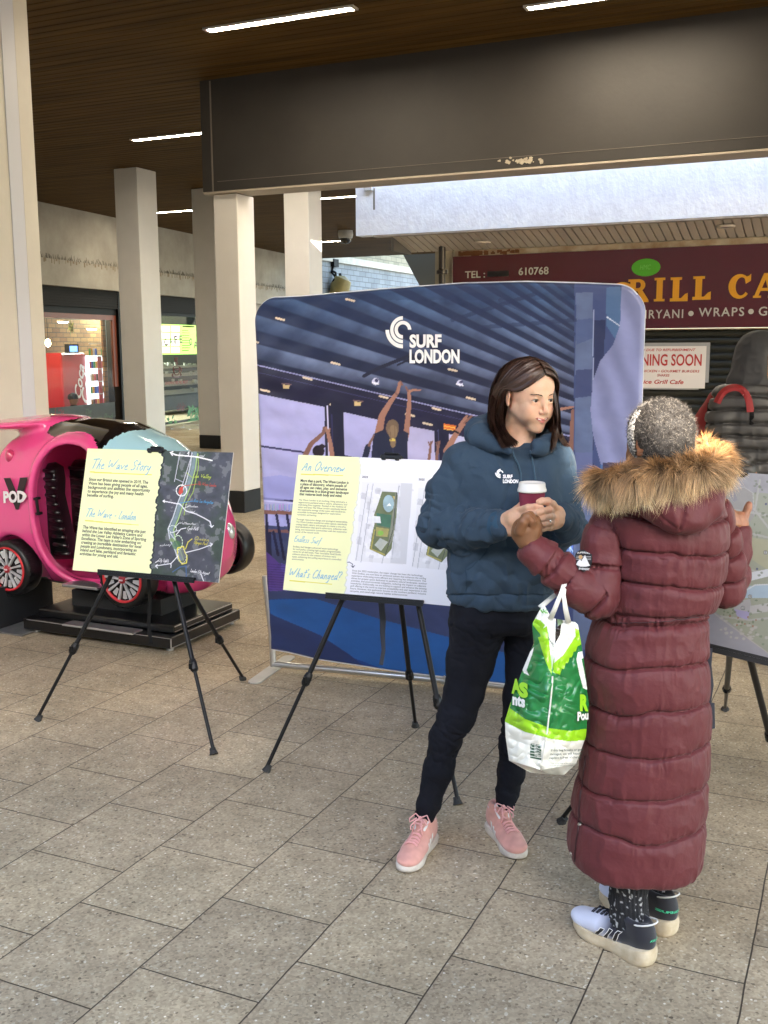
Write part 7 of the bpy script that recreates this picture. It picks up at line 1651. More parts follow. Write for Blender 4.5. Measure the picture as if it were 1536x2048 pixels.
d = d+folds(q[:, 0]*1.0, q[:, 2]*2.2, V, .080, 431, .006, .25)*(1-low)*np.clip((py-905)/40, 0, 1)*tor
def crease(pts, w, amp, dmax=.10):
    w = w*.8
    P = np.array([f.p(*p) for p in pts]); out = np.zeros(len(V))
    for i in range(len(P)-1):
        a_, b_ = P[i], P[i+1]; e = b_-a_; t = np.clip(((V-a_) @ e)/(e @ e), 0, 1); r_ = np.linalg.norm(V-a_-t[:, None]*e, axis=1)*1.0; out = np.maximum(out, np.exp(-(r_/w)**2))
    return out*amp*1.7
for pts, w_, am in (([(925, 960, -.10), (930, 1000, -.10), (922, 1035, -.10)], .012, -.010), ([(950, 985, -.13), (990, 1020, -.14), (1010, 1035, -.14)], .014, -.008), ([(958, 965, -.13), (985, 1000, -.14), (1004, 1024, -.14)], .010, .007),
                    ([(915, 1035, -.10), (900, 1050, -.06)], .012, -.012), ([(915, 1052, -.13), (940, 1040, -.16)], .008, -.008), ([(920, 1070, -.12), (950, 1062, -.17)], .007, -.006), ([(955, 1078, -.17), (985, 1065, -.2)], .006, -.006), ([(975, 1040, -.19), (990, 1072, -.2)], .006, -.006),
                    ([(940, 1105, -.13), (985, 1095, -.13), (1050, 1100, -.13)], .012, -.007), ([(1100, 1085, -.12), (1120, 1120, -.10)], .012, -.007), ([(1088, 960, -.12), (1094, 1010, -.13)], .012, -.007), ([(1104, 1060, -.13), (1120, 1075, -.10)], .010, -.008), ([(905, 1170, -.10), (960, 1185, -.12), (1040, 1190, -.12)], .010, -.005), ([(915, 1130, -.11), (960, 1150, -.13)], .012, -.005), ([(1130, 1000, -.05), (1150, 1040, -.05)], .010, -.006), ([(1110, 965, -.11), (1128, 990, -.08)], .01, -.006)):
    d += crease(pts, w_, am)
# ribbing at hem
hem = np.clip((1-np.abs(py-1197)/9), 0, 1)*(np.abs(q[:, 1]) < .3)
d += -.004*(py > 1188)*(py < 1191)
V = disp(V, F, d); N_ = vnormals(V, F)
hd = mesh_obj('hoodie', V, F, HOOD, pa, True); VHo, NHo = V, N_
def seam(pts, rad, name, mat, parent, lift=.001, n=6):
    P = on_surf(VHo, NHo, bez([(x, y, 0) for x, y in pts], 3*len(pts))[:, :2], lift); a = MB(); a.tube(P, rad, 5, flat=.7); a.build(name, mat, parent, smooth=True)
HD2 = cloth('hoodie_seam', (.018, .045, .075), .9, 700, .1, .0)
seam([(986, 1088), (968, 1108), (948, 1130), (934, 1140)], .0013, 'pocket_edge', HD2, hd); seam([(932, 1140), (934, 1165), (932, 1188)], .0013, 'pocket_edge', HD2, hd)
a = MB(); 
cu = cloth('hoodie_cuff', (.030, .070, .115), .9, 500, .1, .0)
for cen in ([(1000, 1050, 29, -.205), (1008, 1047.5, 26, -.222)], [(1119, 1035, 28, -.165), (1113, 1032, 25, -.19)]):
    P = [f.p(c[0], c[1], c[3]) for c in cen]; d_ = nrm(P[1]-P[0]); rr = [c[2]*f.s(c[0], c[1], c[3])*.93 for c in cen]
    a = MB(); a.tube([P[0]-d_*.05, P[0]-d_*.035, P[0], P[1], P[1]+d_*.006], [rr[0]*1.02, rr[0]*1.09, rr[0]*1.07, rr[1]*1.0, rr[1]*.9], 28); a.build('cuff', cu, hd, smooth=True)
a = MB(); a.tube(on_surf(VHo, NHo, [(1023, 897), (1029, 912), (1036, 930), (1040, 948), (1041, 968)], .004), .0026, 7); a.build('drawstring', cloth('cord_navy', (.05, .10, .15), .8), hd, smooth=True)
a = MB(); a.tube(on_surf(VHo, NHo, [(1063, 902), (1064, 918), (1068, 940), (1071, 966)], .004), .0026, 7); a.build('drawstring', cloth('cord_navy', (.05, .10, .15), .8), hd, smooth=True)
p_, n_ = surf(VHo, NHo, 1022, 896); a = MB(); a.lathe([(.002, .002), (.0045, .0025), (.0045, .0)], p_+n_*.002, 12, n_); a.build('eyelet', mk('eyelet', (.8, .8, .8), .3, metal=.8), hd)
o_, n_ = plane_patch(VHo, NHo, 1012, 952, .006); ey_ = nrm(UPZ-n_*(UPZ @ n_)); ex_ = np.cross(ey_, n_); ex_ = ex_ if ex_ @ CRH > 0 else -ex_
pj = lambda x, y: onP(x, y, o_, n_)
a = MB(); cE = pj(1001.3, 945.6); emblem(a, cE, ex_, ey_, np.linalg.norm(pj(1003.5, 940)-pj(1003.5, 950.2)), n_*.0004); 
for s_, x0, x1, yb, yt in (('SURF', 1005.8, 1025, 956.2, 949.2), ('LONDON', 1005.8, 1036.5, 965.8, 958.6)):
    q0 = pj(x0, yb); put_text(a, s_, q0, ex_, ey_, width=np.linalg.norm(pj(x1, yb)-q0), height=np.linalg.norm(pj(x0, yt)-q0), bold=.045)
pts_ = np.concatenate(a.v); a.build('chest_print', WPR, hd)
# -- locks lying on the hoodie
def lockpts(L_):
    out = []
    for x, y, dy in L_:
        p = f.p(x, y, dy) if dy is not None else (surf(VHo, NHo, x, y)[0]-FH*.012+UPZ*.002); out.append(tuple(((p-HC) @ AXH.T)/(.001*HS)))
    return out
for n_, gl_, sd_ in ((420, ([(1101, 770, -.07), (1108, 800, -.06), (1110, 835, -.08), (1108, 862, -.11), (1104, 884, None), (1099, 905, None)], [(1108, 770, -.03), (1116, 800, -.04), (1117, 835, -.06), (1114, 864, -.10), (1110, 884, None), (1106, 902, None)]), 71),
                     (160, ([(1112, 790, -.02), (1119, 820, -.03), (1120, 850, -.05), (1124, 872, -.07), (1134, 882, None), (1143, 888, None)], [(1110, 790, -.02), (1117, 820, -.03), (1117, 850, -.06), (1118, 874, -.08), (1124, 886, None), (1132, 893, None)]), 72),
                     (420, ([(984, 790, -.02), (980, 820, -.04), (982, 848, -.06), (988, 868, -.10), (996, 882, None), (1004, 898, None)], [(996, 800, -.05), (992, 825, -.06), (996, 850, -.085), (1006, 870, -.115), (1016, 882, None), (1026, 892, None)]), 73),
                     (200, ([(1004, 808, -.06), (1003, 835, -.07), (1009, 856, -.095), (1018, 872, -.115), (1030, 882, -.125), (1037, 888, -.128)], [(1000, 808, -.05), (998, 835, -.07), (1002, 856, -.09), (1010, 872, -.115), (1020, 884, -.125), (1028, 892, None)]), 74)):
    v_, f_, c_ = hair_mesh([lockpts(g_) for g_ in gl_], W, n_, w=.0014, jit=2.2, seed=sd_, col=(.050, .024, .015)); mesh_obj('hair_lock', v_, f_, HAIRM, pa, True, col=c_)
# -- jeans
JEAN = cloth('black_denim', (.0045, .005, .008), .9, 1100, .35, .0, .35, (.010, .011, .017))
S = SDF((-1.42, 2.85, .05), (-.72, 3.42, .92), .0062)
f.torso(S, [(1190, 903, 1088, .112, .02), (1215, 900, 1088, .116, .02), (1240, 898, 1090, .118, .025), (1258, 900, 1090, .10, .03)], .025, cap=.01, grow=-.003)
f.ch(S, [(956, 1255, 60, .02), (940, 1325, 51, .015), (928, 1383, 43, .01), (913.5, 1430, 40, .0), (891, 1478, 34.5, .0), (877, 1538, 34, .0), (858, 1604, 26, -.01), (846, 1643, 22.5, -.01)], .022, grow=-.0075)
f.ch(S, [(1052, 1262, 45, .03), (1050, 1300, 42.5, .03), (1046, 1345, 37, .03), (1038, 1391, 35, .035), (1036, 1433, 32.5, .04), (1029, 1485, 33, .05), (1022, 1545, 30, .06), (1015, 1580, 25, .065), (1009, 1617, 21, .07)], .022, grow=-.0075)
# cut the ankles flat
sl_, X = S.sub(S.lo, S.lo+S.h*(S.n-1), 0); zl = f.l(846, 1650, -.01)[2]; zr = f.l(1009, 1622, .07)[2]; lx = (X-f.o) @ CRH; xm = f.l(930, 1600)[0]
cutz = np.where(lx < xm, zl, zr); S.comb(sl_, cutz-X[..., 2], 0, 'i')
V, F = finish(S, 2); V, F = subdiv(V, F); px, py = grid_proj(V)
z = V[:, 2]; q = (V-f.o) @ VAX.T
zk = f.l(905, 1460, 0)[2]; d = .0018*n3(V, .03, 22)+.0026*ridg(V, .05, 23, (.8, .8, 1.6))*(.35+np.exp(-((z-zk)/.07)**2)+np.exp(-((z-.80)/.05)**2)*.8+np.exp(-((z-.13)/.06)**2)*1.0)
for pts, w_, am in (([(862, 1468, -.08), (890, 1482, -.09), (922, 1490, -.07)], .008, -.008), ([(868, 1450, -.08), (900, 1456, -.1), (940, 1448, -.07)], .010, -.004), ([(905, 1262, -.12), (960, 1275, -.13), (1010, 1262, -.1)], .008, -.005), ([(910, 1290, -.12), (960, 1296, -.13), (1005, 1280, -.1)], .008, -.004), ([(1020, 1205, -.12), (1021, 1240, -.12), (1016, 1262, -.1)], .006, -.006), ([(1010, 1560, 0), (1040, 1570, 0)], .008, -.006)):
    d += crease(pts, w_, am)
for lg_, sd_ in ((legR, 441), (legL, 451)):
    b_, s_, dr_, cn_, L_ = along(V, lg_); an_ = np.arctan2((V-cn_) @ CRH, (V-cn_) @ FH); el = s_/L_
    mk_ = np.clip(1-np.abs(b_)/.03, 0, 1)*(.18+.9*np.exp(-((el-.52)/.10)**2)+.9*np.exp(-((el-.94)/.10)**2)+.5*np.exp(-((el-.04)/.10)**2)); d = d+folds(s_, an_, V, .034, sd_, .0065, .3)*mk_
V = disp(V, F, d); jn = mesh_obj('jeans', V, F, JEAN, pa, True)
shoe(pa, (-1.248, 3.085), (-1.242, 2.833), .258, 'court'); shoe(pa, (-1.088, 3.252), (-.925, 3.068), .25, 'court', -1)
# -- ring on her finger
p_ = f.p(1100, 1042, -.320); a = MB(); a.ell(p_, (.0045, .003, .0045), 8, 6); a.build('ring', mk('silver_ring', (.8, .8, .8), .15, metal=1), pa, smooth=True)
# ---------------------------------------------------------------- the cup
cu_c = f.p(1064, 982, -.272); rs = 29.0*f.s(1064, 982, -.272)
cp = thing('coffee_cup', cu_c-A(0, 0, .095), 'maroon ribbed paper coffee cup with a white lid held in two hands', 'cup')
n = 72; V_ = []; hz = [(-.095, .029), (-.090, .0300), (-.004, .0375), (.0, .0375)]
for h_, r_ in hz:
    for k in range(n*2): an = 2*math.pi*k/(2*n); rr = (r_+(.0009 if k % 2 else 0))*rs/.0425; V_.append(cu_c+A(rr*math.cos(an), rr*math.sin(an), h_))
m_ = 2*n; F_ = [(j*m_+i, j*m_+(i+1) % m_, (j+1)*m_+(i+1) % m_, (j+1)*m_+i) for j in range(3) for i in range(m_)]+[tuple(range(m_-1, -1, -1))]
mesh_obj('cup_sleeve', np.array(V_), F_, mk('cup_maroon', (.19, .018, .045), .6), cp)
a = MB(); a.lathe([(rs*.93, -.002), (rs*1.0, -.001), (rs*1.0, .005), (rs*.96, .008), (rs*.95, .011), (rs*.93, .012), (rs*.91, .022), (rs*.87, .0255), (rs*.84, .0255), (rs*.82, .0225), (rs*.3, .0215), (0, .0215)], cu_c, 40); a.build('lid', mk('lid_white', (.74, .72, .67), .35), cp, smooth=True)
# ================================================================== WOMAN IN THE MAROON PADDED COAT
FB = Frame(-.49, 2.78); f = FB
pb = thing('person', (-.48, 2.78, 0), 'person seen from behind in a long maroon padded coat with fur trimmed hood', 'person')
COATM = mk('coat_maroon', (.118, .024, .027), .55, var=.16, vs=5, bump=.45, bs=45, bd=.006, sheen=.05, spec=.3)
rows = [(990, 1225, 1432, .09, .0), (1003, 1206, 1444, .115, .0), (1030, 1202, 1450, .135, .0), (1070, 1212, 1452, .142, .0), (1112, 1222, 1450, .146, .0), (1180, 1212, 1436, .146, .0), (1238, 1192, 1414, .142, .0), (1262, 1186, 1410, .142, .0), (1300, 1174, 1412, .152, .0), (1340, 1171, 1413, .156, .0), (1425, 1172, 1414, .158, .0), (1505, 1168, 1410, .158, .0), (1550, 1156, 1406, .160, .0), (1620, 1146, 1404, .162, .0), (1690, 1138, 1404, .164, .0), (1722, 1140, 1400, .160, .0)]
SL_ = [(1226, 1030, 36, -.01), (1208, 1082, 41, -.02), (1202, 1140, 43, -.03), (1196, 1196, 43, -.05), (1150, 1170, 37, -.06), (1104, 1130, 34, -.06), (1064, 1100, 31, -.055)]
SR_ = [(1432, 1028, 34, .01), (1446, 1080, 33, .03), (1452, 1130, 34, .05), (1450, 1180, 33, .07), (1468, 1150, 27, .12), (1477, 1105, 21, .16), (1480, 1065, 19, .18)]
S = SDF((-.98, 2.44, .12), (-.14, 3.10, 1.36), .0056)
f.torso(S, rows, .03, cap=.012, grow=-.010); TF = S.f.copy()
AR = S.like(); f.ch(AR, SL_, .025, grow=-.009); f.ch(AR, SR_, .02, grow=-.007)
hh = np.maximum(.014-np.abs(S.f-AR.f), 0)/.014; S.f = np.minimum(S.f, AR.f)-hh*hh*.014*.25
# open cuffs
for c in ((1043, 1083, 24, -.053), (1484, 1044, 14, .19)): S.cone(f.p(c[0], c[1], c[3]), f.p(c[0]-(8 if c[0] < 1200 else -2), c[1]-(7 if c[0] < 1200 else 14), c[3]), c[2]*f.s(c[0], c[1], c[3]), c[2]*1.1*f.s(c[0], c[1], c[3]), .004, 's')
V, F = finish(S, 2); V, F = subdiv(V, F); q = (V-f.o) @ VAX.T; z = V[:, 2]
zs = lambda y: f.l(1300, y, -.14)[2]
seams_t = [zs(1008), zs(1046), zs(1112), zs(1180), zs(1244), zs(1262), zs(1344), zs(1430), zs(1511), zs(1596), zs(1676), zs(1772)]
def seamdist(t, ss):
    ss = np.sort(np.array(ss)); i = np.clip(np.searchsorted(ss, t), 1, len(ss)-1); a_, b_ = ss[i-1], ss[i]; return np.minimum(np.abs(t-a_), np.abs(b_-t)), (t-a_)/(b_-a_), b_-a_
# which region: torso or sleeve (by distance along each sleeve)
ix = np.clip(((V-S.lo)/S.h).round().astype(int), 0, S.n-1); tf = TF[tuple(ix.T)]; af = AR.f[tuple(ix.T)]
bL, sLn, dL, cL, LL = along(V, SL_); bR, sRn, dR, cR, LR = along(V, SR_)
arm = af < tf-.002; left = bL < bR
wob = .010*n3(V, .09, 61)+.004*n3(V, .03, 62)
zt_ = z+wob+.010*np.sin(q[:, 0]*9+z*5); sd_t, fr_t, ln_t = seamdist(zt_, seams_t)
sl_s = [-.10, .055, .150, .235, .325, .385, .475]; sr_s = [-.10, .06, .125, .19, .26, .34, .5]
sdl, frl, lnl = seamdist(sLn+wob*.7, sl_s); sdr, frr, lnr = seamdist(sRn+wob*.7, sr_s)
sd = np.where(arm, np.where(left, sdl, sdr), sd_t); fr_ = np.where(arm, np.where(left, frl, frr), fr_t); ln_ = np.where(arm, np.where(left, lnl, lnr), ln_t)
puff = (1-np.abs(2*fr_-1)**4)*np.minimum(ln_*.16, .0105)
ang = np.where(arm, np.where(left, np.arctan2(((V-cL) @ CRH), ((V-cL) @ FH)), np.arctan2(((V-cR) @ CRH), ((V-cR) @ FH)))*.05, np.arctan2(q[:, 0], q[:, 1])*.16)
# gathers: ripples running away from the stitch line
G = np.stack([ang*1.0, zt_*.0+np.round(z*12)*.31+arm*3, np.zeros(len(V))], 1)
rip = ridg(G+.004*n3(V, .02, 63)[:, None], .012, 64)*.6+ridg(G, .022, 65)*.6
gat = rip*np.exp(-(sd/.020)**1.1)*.0052*(.4+.6*np.clip(n3(V, .05, 66)*2+.6, 0, 1))
cr1 = -np.exp(-(sd/.0036)**2)*.0085
soft = .0045*n3(V, .10, 67)+.0032*ridg(V+.02*n3(V, .05, 69)[:, None], .06, 68, (1, 1, .5))+.0014*ridg(V, .022, 73, (1, 1, .5))
arc = (np.exp(-((np.abs(tf-af))/.010)**2)*-.006)*(z > zs(1230))
waist = np.exp(-((z-zs(1253))/.014)**2); d = puff+gat+cr1+soft+arc-waist*.010+waist*.006*ridg(G, .016, 70)
V = disp(V, F, d)
ct = mesh_obj('coat', V, F, COATM, pb, True); VC, NC = V, vnormals(V, F)
# piping / side zip edge at the left hem, two snaps
a = MB(); P = on_surf(VC, NC, bez([(x, y, 0) for x, y in ((1171, 1512), (1166, 1560), (1160, 1600), (1158, 1650), (1152, 1690), (1150, 1722))], 20)[:, :2], .001); a.tube(P, .0028, 6); a.build('side_zip', mk('zip_dark', (.035, .008, .010), .5), ct, smooth=True)
for (x_, y_) in ((1143, 1708), (1160, 1648)):
    p_, n_ = surf(VC, NC, x_, y_); a = MB(); a.lathe([(0, .004), (.005, .004), (.0065, .002), (.0065, 0)], p_, 14, n_); a.build('snap', mk('snap_metal', (.45, .42, .36), .3, metal=.9), ct, smooth=True)
for yy in (1239,):
    a = MB(); P = on_surf(VC, NC, [(x_, yy+6*math.sin(math.pi*(x_-1190)/220)-(x_-1300)*.05) for x_ in range(1215, 1404, 8)], .0008); a.tube(P, .0016, 5); a.build('waist_cord', mk('zip_dark', (.035, .008, .010), .5), ct, smooth=True)
# sleeve badge
o_, n_ = plane_patch(VC, NC, 1168, 1124, .017); ey_ = nrm(UPZ-n_*(UPZ @ n_)); ex_ = np.cross(ey_, n_); ex_ = ex_ if ex_ @ CRH > 0 else -ex_
pj = lambda x, y, l=0.: onP(x, y, o_+n_*l, n_)
def pol(pts, mat, nm, l, dep=.0008, par=None):
    a = MB(); P = [pj(x, y, l) for x, y in pts]; B = [p-n_*dep for p in P]; k = len(P); a.add(P+B, [tuple(range(k)), tuple(range(2*k-1, k-1, -1))]+[(i, i+k, (i+1) % k+k, (i+1) % k) for i in range(k)]); return a.build(nm, mat, par or ct)
bd = pol([(1152, 1106), (1158, 1101), (1167, 1099.5), (1178, 1103), (1184, 1108), (1184, 1124), (1181, 1132), (1168, 1143), (1155, 1135), (1151, 1128), (1150, 1112)], mk('badge_black', (.012, .011, .012), .7), 'badge', 0, .003)
BW = mk('badge_white', (.66, .64, .60), .7)
pol([(1152, 1129), (1156, 1122), (1160, 1119), (1163, 1122), (1170, 1110), (1173, 1117), (1178, 1128), (1180, 1131), (1172, 1133), (1160, 1133)], BW, 'badge_mountain', .0008, .0005, bd)
pol([(1161+4*math.cos(t_), 1114+4*math.sin(t_)) for t_ in np.linspace(0, 6.28, 13)[:-1]], mk('badge_sun', (.50, .30, .12), .7), 'badge_sun', .0004, .0003, bd)
a = MB()
for yy in (1112, 1115, 1118): a.add([pj(1152, yy, .0003), pj(1182, yy+1, .0003), pj(1182, yy+1.6, .0003), pj(1152, yy+.6, .0003)], [(0, 1, 2, 3)])
q0 = pj(1154, 1108, .0006); put_text(a, 'SUPERDRY', q0, ex_, ey_, width=np.linalg.norm(pj(1181, 1108)-q0), height=.006, bold=.03, bend=lambda X: .004-((X-.018)**2)*9)
q0 = pj(1157, 1140, .0006); put_text(a, 'EVEREST', q0+ey_*.002, ex_, ey_, width=np.linalg.norm(pj(1179, 1138)-q0), height=.0065, bold=.03); a.build('badge_lettering', BW, bd)
# hood bag hanging on the back
S = SDF(f.p(1240, 1100, -.3)-A(.05, 0, 0), f.p(1470, 940, .1)+A(.1, .1, .05), .005)
lo = np.minimum(f.p(1230, 1100, -.30), f.p(1480, 930, .05))-.03; hi = np.maximum(f.p(1230, 1100, -.30), f.p(1480, 930, .05))+.03; S = SDF(lo, hi, .0048)
f.ch(S, [(1275, 985, 26, -.10), (1320, 1005, 34, -.125), (1365, 1018, 38, -.13), (1405, 1000, 34, -.115), (1425, 980, 26, -.08)], .03)
f.ch(S, [(1300, 1000, 26, -.135), (1348, 1034, 24, -.155), (1385, 1036, 22, -.15), (1412, 1018, 22, -.13)], .03); f.ch(S, [(1350, 1045, 17, -.16), (1375, 1050, 13, -.158)], .02)
V, F = finish(S, 2); px, py = grid_proj(V)
def pxline(pts, w_):
    P = np.array(pts, float); out = np.full(len(px), 1e9)
    for i in range(len(P)-1):
        e = P[i+1]-P[i]; t = np.clip(((px-P[i, 0])*e[0]+(py-P[i, 1])*e[1])/(e @ e), 0, 1); out = np.minimum(out, np.hypot(px-P[i, 0]-t*e[0], py-P[i, 1]-t*e[1]))
    return np.exp(-(out/w_)**2)
facing = 1.
mid = [(1368, 985), (1369, 1010), (1366, 1035), (1360, 1058)]; rgt = [(1415, 985), (1418, 1005), (1414, 1022)]
d = -.006*pxline(mid, 2.2)-.004*pxline(rgt, 2.0)+.0035*pxline([(1374, 990), (1376, 1012), (1372, 1040)], 4)*ridg(np.stack([py*.001, px*.0002, px*0], 1), .004, 80)+.003*pxline(rgt, 6)*ridg(np.stack([py*.001, px*.0002, px*0], 1), .004, 81)+.003*ridg(V, .03, 82, (1, 1, .6))+.0035*n3(V, .05, 83)-.004*pxline([(1300, 1010), (1330, 1040), (1350, 1055)], 2.5)
V = disp(V, F, d); mesh_obj('hood', V, F, COATM, ct, True)
# fur trim: dense tapering hairs rooted on a core ring
fc = [(1188, 968, 20, -.03), (1212, 962, 27, -.085), (1252, 958, 31, -.135), (1300, 952, 33, -.165), (1350, 946, 34, -.175), (1400, 938, 34, -.155), (1430, 930, 31, -.10), (1438, 918, 27, -.03), (1422, 905, 25, .04), (1380, 898, 22, .09), (1330, 908, 20, .10)]
P = bez([tuple(f.p(x, y, dy)) for x, y, r_, dy in fc], 90); rad = np.interp(np.linspace(0, len(fc)-1, 90), range(len(fc)), [r_*f.s(x, y, dy) for x, y, r_, dy in fc])*.62
a = MB(); a.tube([p for p in P], list(rad*1.02), 20); core = a.build('fur_trim', mk('fur_core', (.14, .075, .032), .95, var=.5, vs=60), ct, smooth=True)
T = np.gradient(P, axis=0); T /= np.linalg.norm(T, axis=1, keepdims=True); n = 30000; r = np.random.default_rng(21)
ii = r.integers(0, 90, n); jit = r.random(n); up_ = UPZ-T[ii]*(T[ii] @ UPZ)[:, None]; up_ /= np.linalg.norm(up_, axis=1, keepdims=True); sd_ = np.cross(T[ii], up_); an = r.random(n)*6.2832
rdir = up_*np.cos(an)[:, None]+sd_*np.sin(an)[:, None]; root = P[ii]+T[ii]*((jit-.5)*.012)[:, None]+rdir*rad[ii][:, None]*.98
clump = n3(root, .022, 90); cl2 = np.stack([n3(root, .020, 91), n3(root, .020, 92), n3(root, .020, 93)], 1)
flow = rdir*.9+A(0, 0, -.25)+T[ii]*(-.15+.1*r.normal(size=n))[:, None]+cl2*.85+r.normal(size=(n, 3))*.16
flow[:, 2] -= .65*(rdir[:, 2] < .15); flow /= np.linalg.norm(flow, axis=1, keepdims=True)
L = (.026+.020*r.random(n))*(1+.22*clump); curve = A(0, 0, -.55)+cl2*.5+r.normal(size=(n, 3))*.12
Vf, Ff = ribbons(root, flow, L, np.full(n, .00085), curve, 3, seed=4)
h_ = np.clip(rdir[:, 2]*.5+.5, 0, 1); c_l = A(.62, .46, .27); c_d = A(.36, .18, .065); base = c_d*(h_[:, None])+c_l*(1-h_[:, None])*(1.0); base = base*(1+.75*(clump)[:, None])*(.6+.8*r.random((n, 1)))
dk = r.random(n) < .12; base[dk] *= .35; Cf = np.repeat(base, 8, axis=0); tipm = np.tile(np.repeat(np.linspace(0, 1, 4), 2), n)[:, None]; Cf = Cf*(.62+.75*tipm)
FURM = mk('fur_hair', (.3, .2, .1), .55, attr='col', spec=.4); 
mesh_obj('fur_hairs', Vf, Ff, FURM, core, True, col=np.clip(Cf, 0, 1))
# body under the coat, head, fist round the bag handle, raised right hand
HB = f.p(1314, 884, .0); thb = R(205); Fw = nrm(math.cos(R(32))*FH-math.sin(R(32))*CRH-UPZ*.10); Lb = nrm(np.cross(UPZ, -Fw))*-1; Lb = nrm(np.cross(Fw, UPZ))*-1; Ub = np.cross(Fw, Lb); Ub = Ub if Ub[2] > 0 else -Ub; AXB = np.array([Lb, Fw, Ub])
S, WB = head_sdf(HB, AXB, .94, .004, f.p(1310, 950, .0)); v_, f_ = finish(S, 1); pr = [(v_, f_, face_colors(v_, HB, AXB, .94, SKD, SKD*A(1.3, .7, .6)))]
fist = hand(f, [[(1066, 1098, 17, -.055), (1052, 1078, 19, -.055), (1046, 1062, 22, -.057)], [(1058, 1082, 18, -.06), (1062, 1058, 19, -.058), (1054, 1042, 14, -.055)], [(1036, 1068, 13, -.05), (1042, 1052, 14, -.05)]],
            [[(1066, 1040, 9, -.062), (1060, 1031, 9, -.066), (1050, 1034, 8, -.050), (1048, 1044, 7, -.038)], [(1072, 1050, 9, -.056), (1072, 1040, 9, -.044), (1062, 1038, 8, -.030), (1056, 1046, 7, -.026)], [(1075, 1062, 9, -.050), (1077, 1052, 8.4, -.034), (1068, 1048, 8, -.022), (1060, 1054, 7, -.020)], [(1074, 1074, 8, -.048), (1077, 1066, 7.6, -.034), (1070, 1060, 7, -.022), (1063, 1066, 6.4, -.020)]],
            [[(1040, 1062, 11, -.075), (1046, 1044, 10, -.086), (1054, 1034, 9, -.086), (1062, 1042, 8, -.084), (1066, 1052, 7, -.080)]], SKD, h=.0018)
pr.append(fist)
palmc = [[(1481, 1062, 14, .18), (1480, 1048, 15, .18), (1478, 1036, 14, .18)]]
rh = hand(f, palmc, [[(1476, 1034, 8, .19), (1466, 1026, 7.2, .175), (1460, 1028, 6.4, .155)], [(1474, 1036, 8, .175), (1464, 1031, 7, .155), (1458, 1036, 6, .14)], [(1474, 1042, 7.6, .165), (1465, 1039, 6.6, .145), (1460, 1044, 5.8, .135)], [(1476, 1048, 7, .16), (1468, 1047, 6, .145), (1464, 1051, 5.2, .138)]],
          [[(1486, 1044, 9, .185), (1490, 1030, 8.2, .185), (1496, 1016, 7.4, .185), (1498, 1009, 6.6, .185)]], SKA*A(.55, .42, .36), h=.002)
pr.append(rh)
S = SDF((-.95, 2.5, .03), (-.14, 3.1, 1.40), .013); f.torso(S, [(985, 1250, 1400, .08, .0), (1100, 1240, 1420, .11, .0), (1250, 1210, 1390, .11, 0), (1500, 1200, 1380, .11, 0), (1600, 1210, 1370, .1, 0)], .03)
f.ch(S, [(1257, 1580, 40, -.03), (1258, 1700, 34, -.05), (1258, 1800, 26, -.06), (1262, 1865, 22, -.065)], .03); f.ch(S, [(1318, 1580, 40, .05), (1312, 1700, 32, .07), (1308, 1810, 24, .09)], .03); f.ch(S, SL_[:5], .03, grow=-.025); f.ch(S, SR_[:5], .03, grow=-.022)
S.chain([f.p(1066, 1098, -.055), f.p(1110, 1140, -.06), f.p(1150, 1170, -.06)], [.018, .022, .025], .02); S.chain([f.p(1480, 1066, .18), f.p(1477, 1105, .16), f.p(1468, 1150, .12)], [.015, .018, .02], .02)
v_, f_ = finish(S, 1); pr.append((v_, f_, np.tile(SKD, (len(v_), 1))))
V, F, C = join(pr); mesh_obj('body', V, F, MSK_B, pb, True, col=C)
# short curly hair over the skull
S = SDF(HB-.17, HB+.17, .005); E = lambda c, r_, k=14, op='u': S.ell(WB(*c), A(*r_)*.001*.94, AXB, k*.001, op)
E((0, -16, 30), (83, 99, 90)); E((0, -40, -20), (76, 66, 62)); E((0, 80, -30), (90, 62, 84), 8, 's'); E((0, 0, -120), (120, 120, 62), 8, 's')
V, F = finish(S, 2); N = vnormals(V, F); V = V+N*(.003*n3(V, .014, 95)+.002*n3(V, .006, 96))[:, None]; hr = mesh_obj('hair', V, F, mk('hair_black', (.010, .008, .007), .8), pb, True)
n = 6500; r = np.random.default_rng(31); ii = r.integers(0, len(V), n); rt = V[ii]; nn = N[ii]; t1 = np.cross(nn, r.normal(size=(n, 3))); t1 /= np.linalg.norm(t1, axis=1, keepdims=True); seg = 7; VV = np.zeros((n, seg, 2, 3)); t2 = np.cross(nn, t1)
rr_ = r.uniform(.003, .0075, n)[:, None]; ph = r.random(n)*6.28; Ls = r.uniform(.005, .013, n); tf_ = r.random(n) < .05; Ls[tf_] *= 1.9
for k in range(seg):
    u = k/(seg-1); an = ph+u*r.uniform(4, 8, n); c_ = rt-nn*.002+nn*(Ls*u)[:, None]+(t1*np.cos(an)[:, None]+t2*np.sin(an)[:, None])*rr_*(.3+u); sdv = np.cross(nn, t1)*.00045*(1.1-u)*(-1)**0
    VV[:, k, 0] = c_-sdv; VV[:, k, 1] = c_+sdv
VV = VV.reshape(-1, 3); b_ = np.arange(n)*seg*2; FF = np.concatenate([np.stack([b_+2*i, b_+2*i+1, b_+2*i+3, b_+2*i+2], -1) for i in range(seg-1)])
g = r.random(n); cc = np.where((g > .62)[:, None], A(.20, .18, .16)*(.4+r.random((n, 1))*.8), A(.020, .016, .014)*(.6+r.random((n, 1)))); mesh_obj('curls', VV, FF, mk('curl_hair', (.05, .04, .04), .75, attr='col', spec=.15), hr, True, col=np.repeat(cc, seg*2, axis=0))
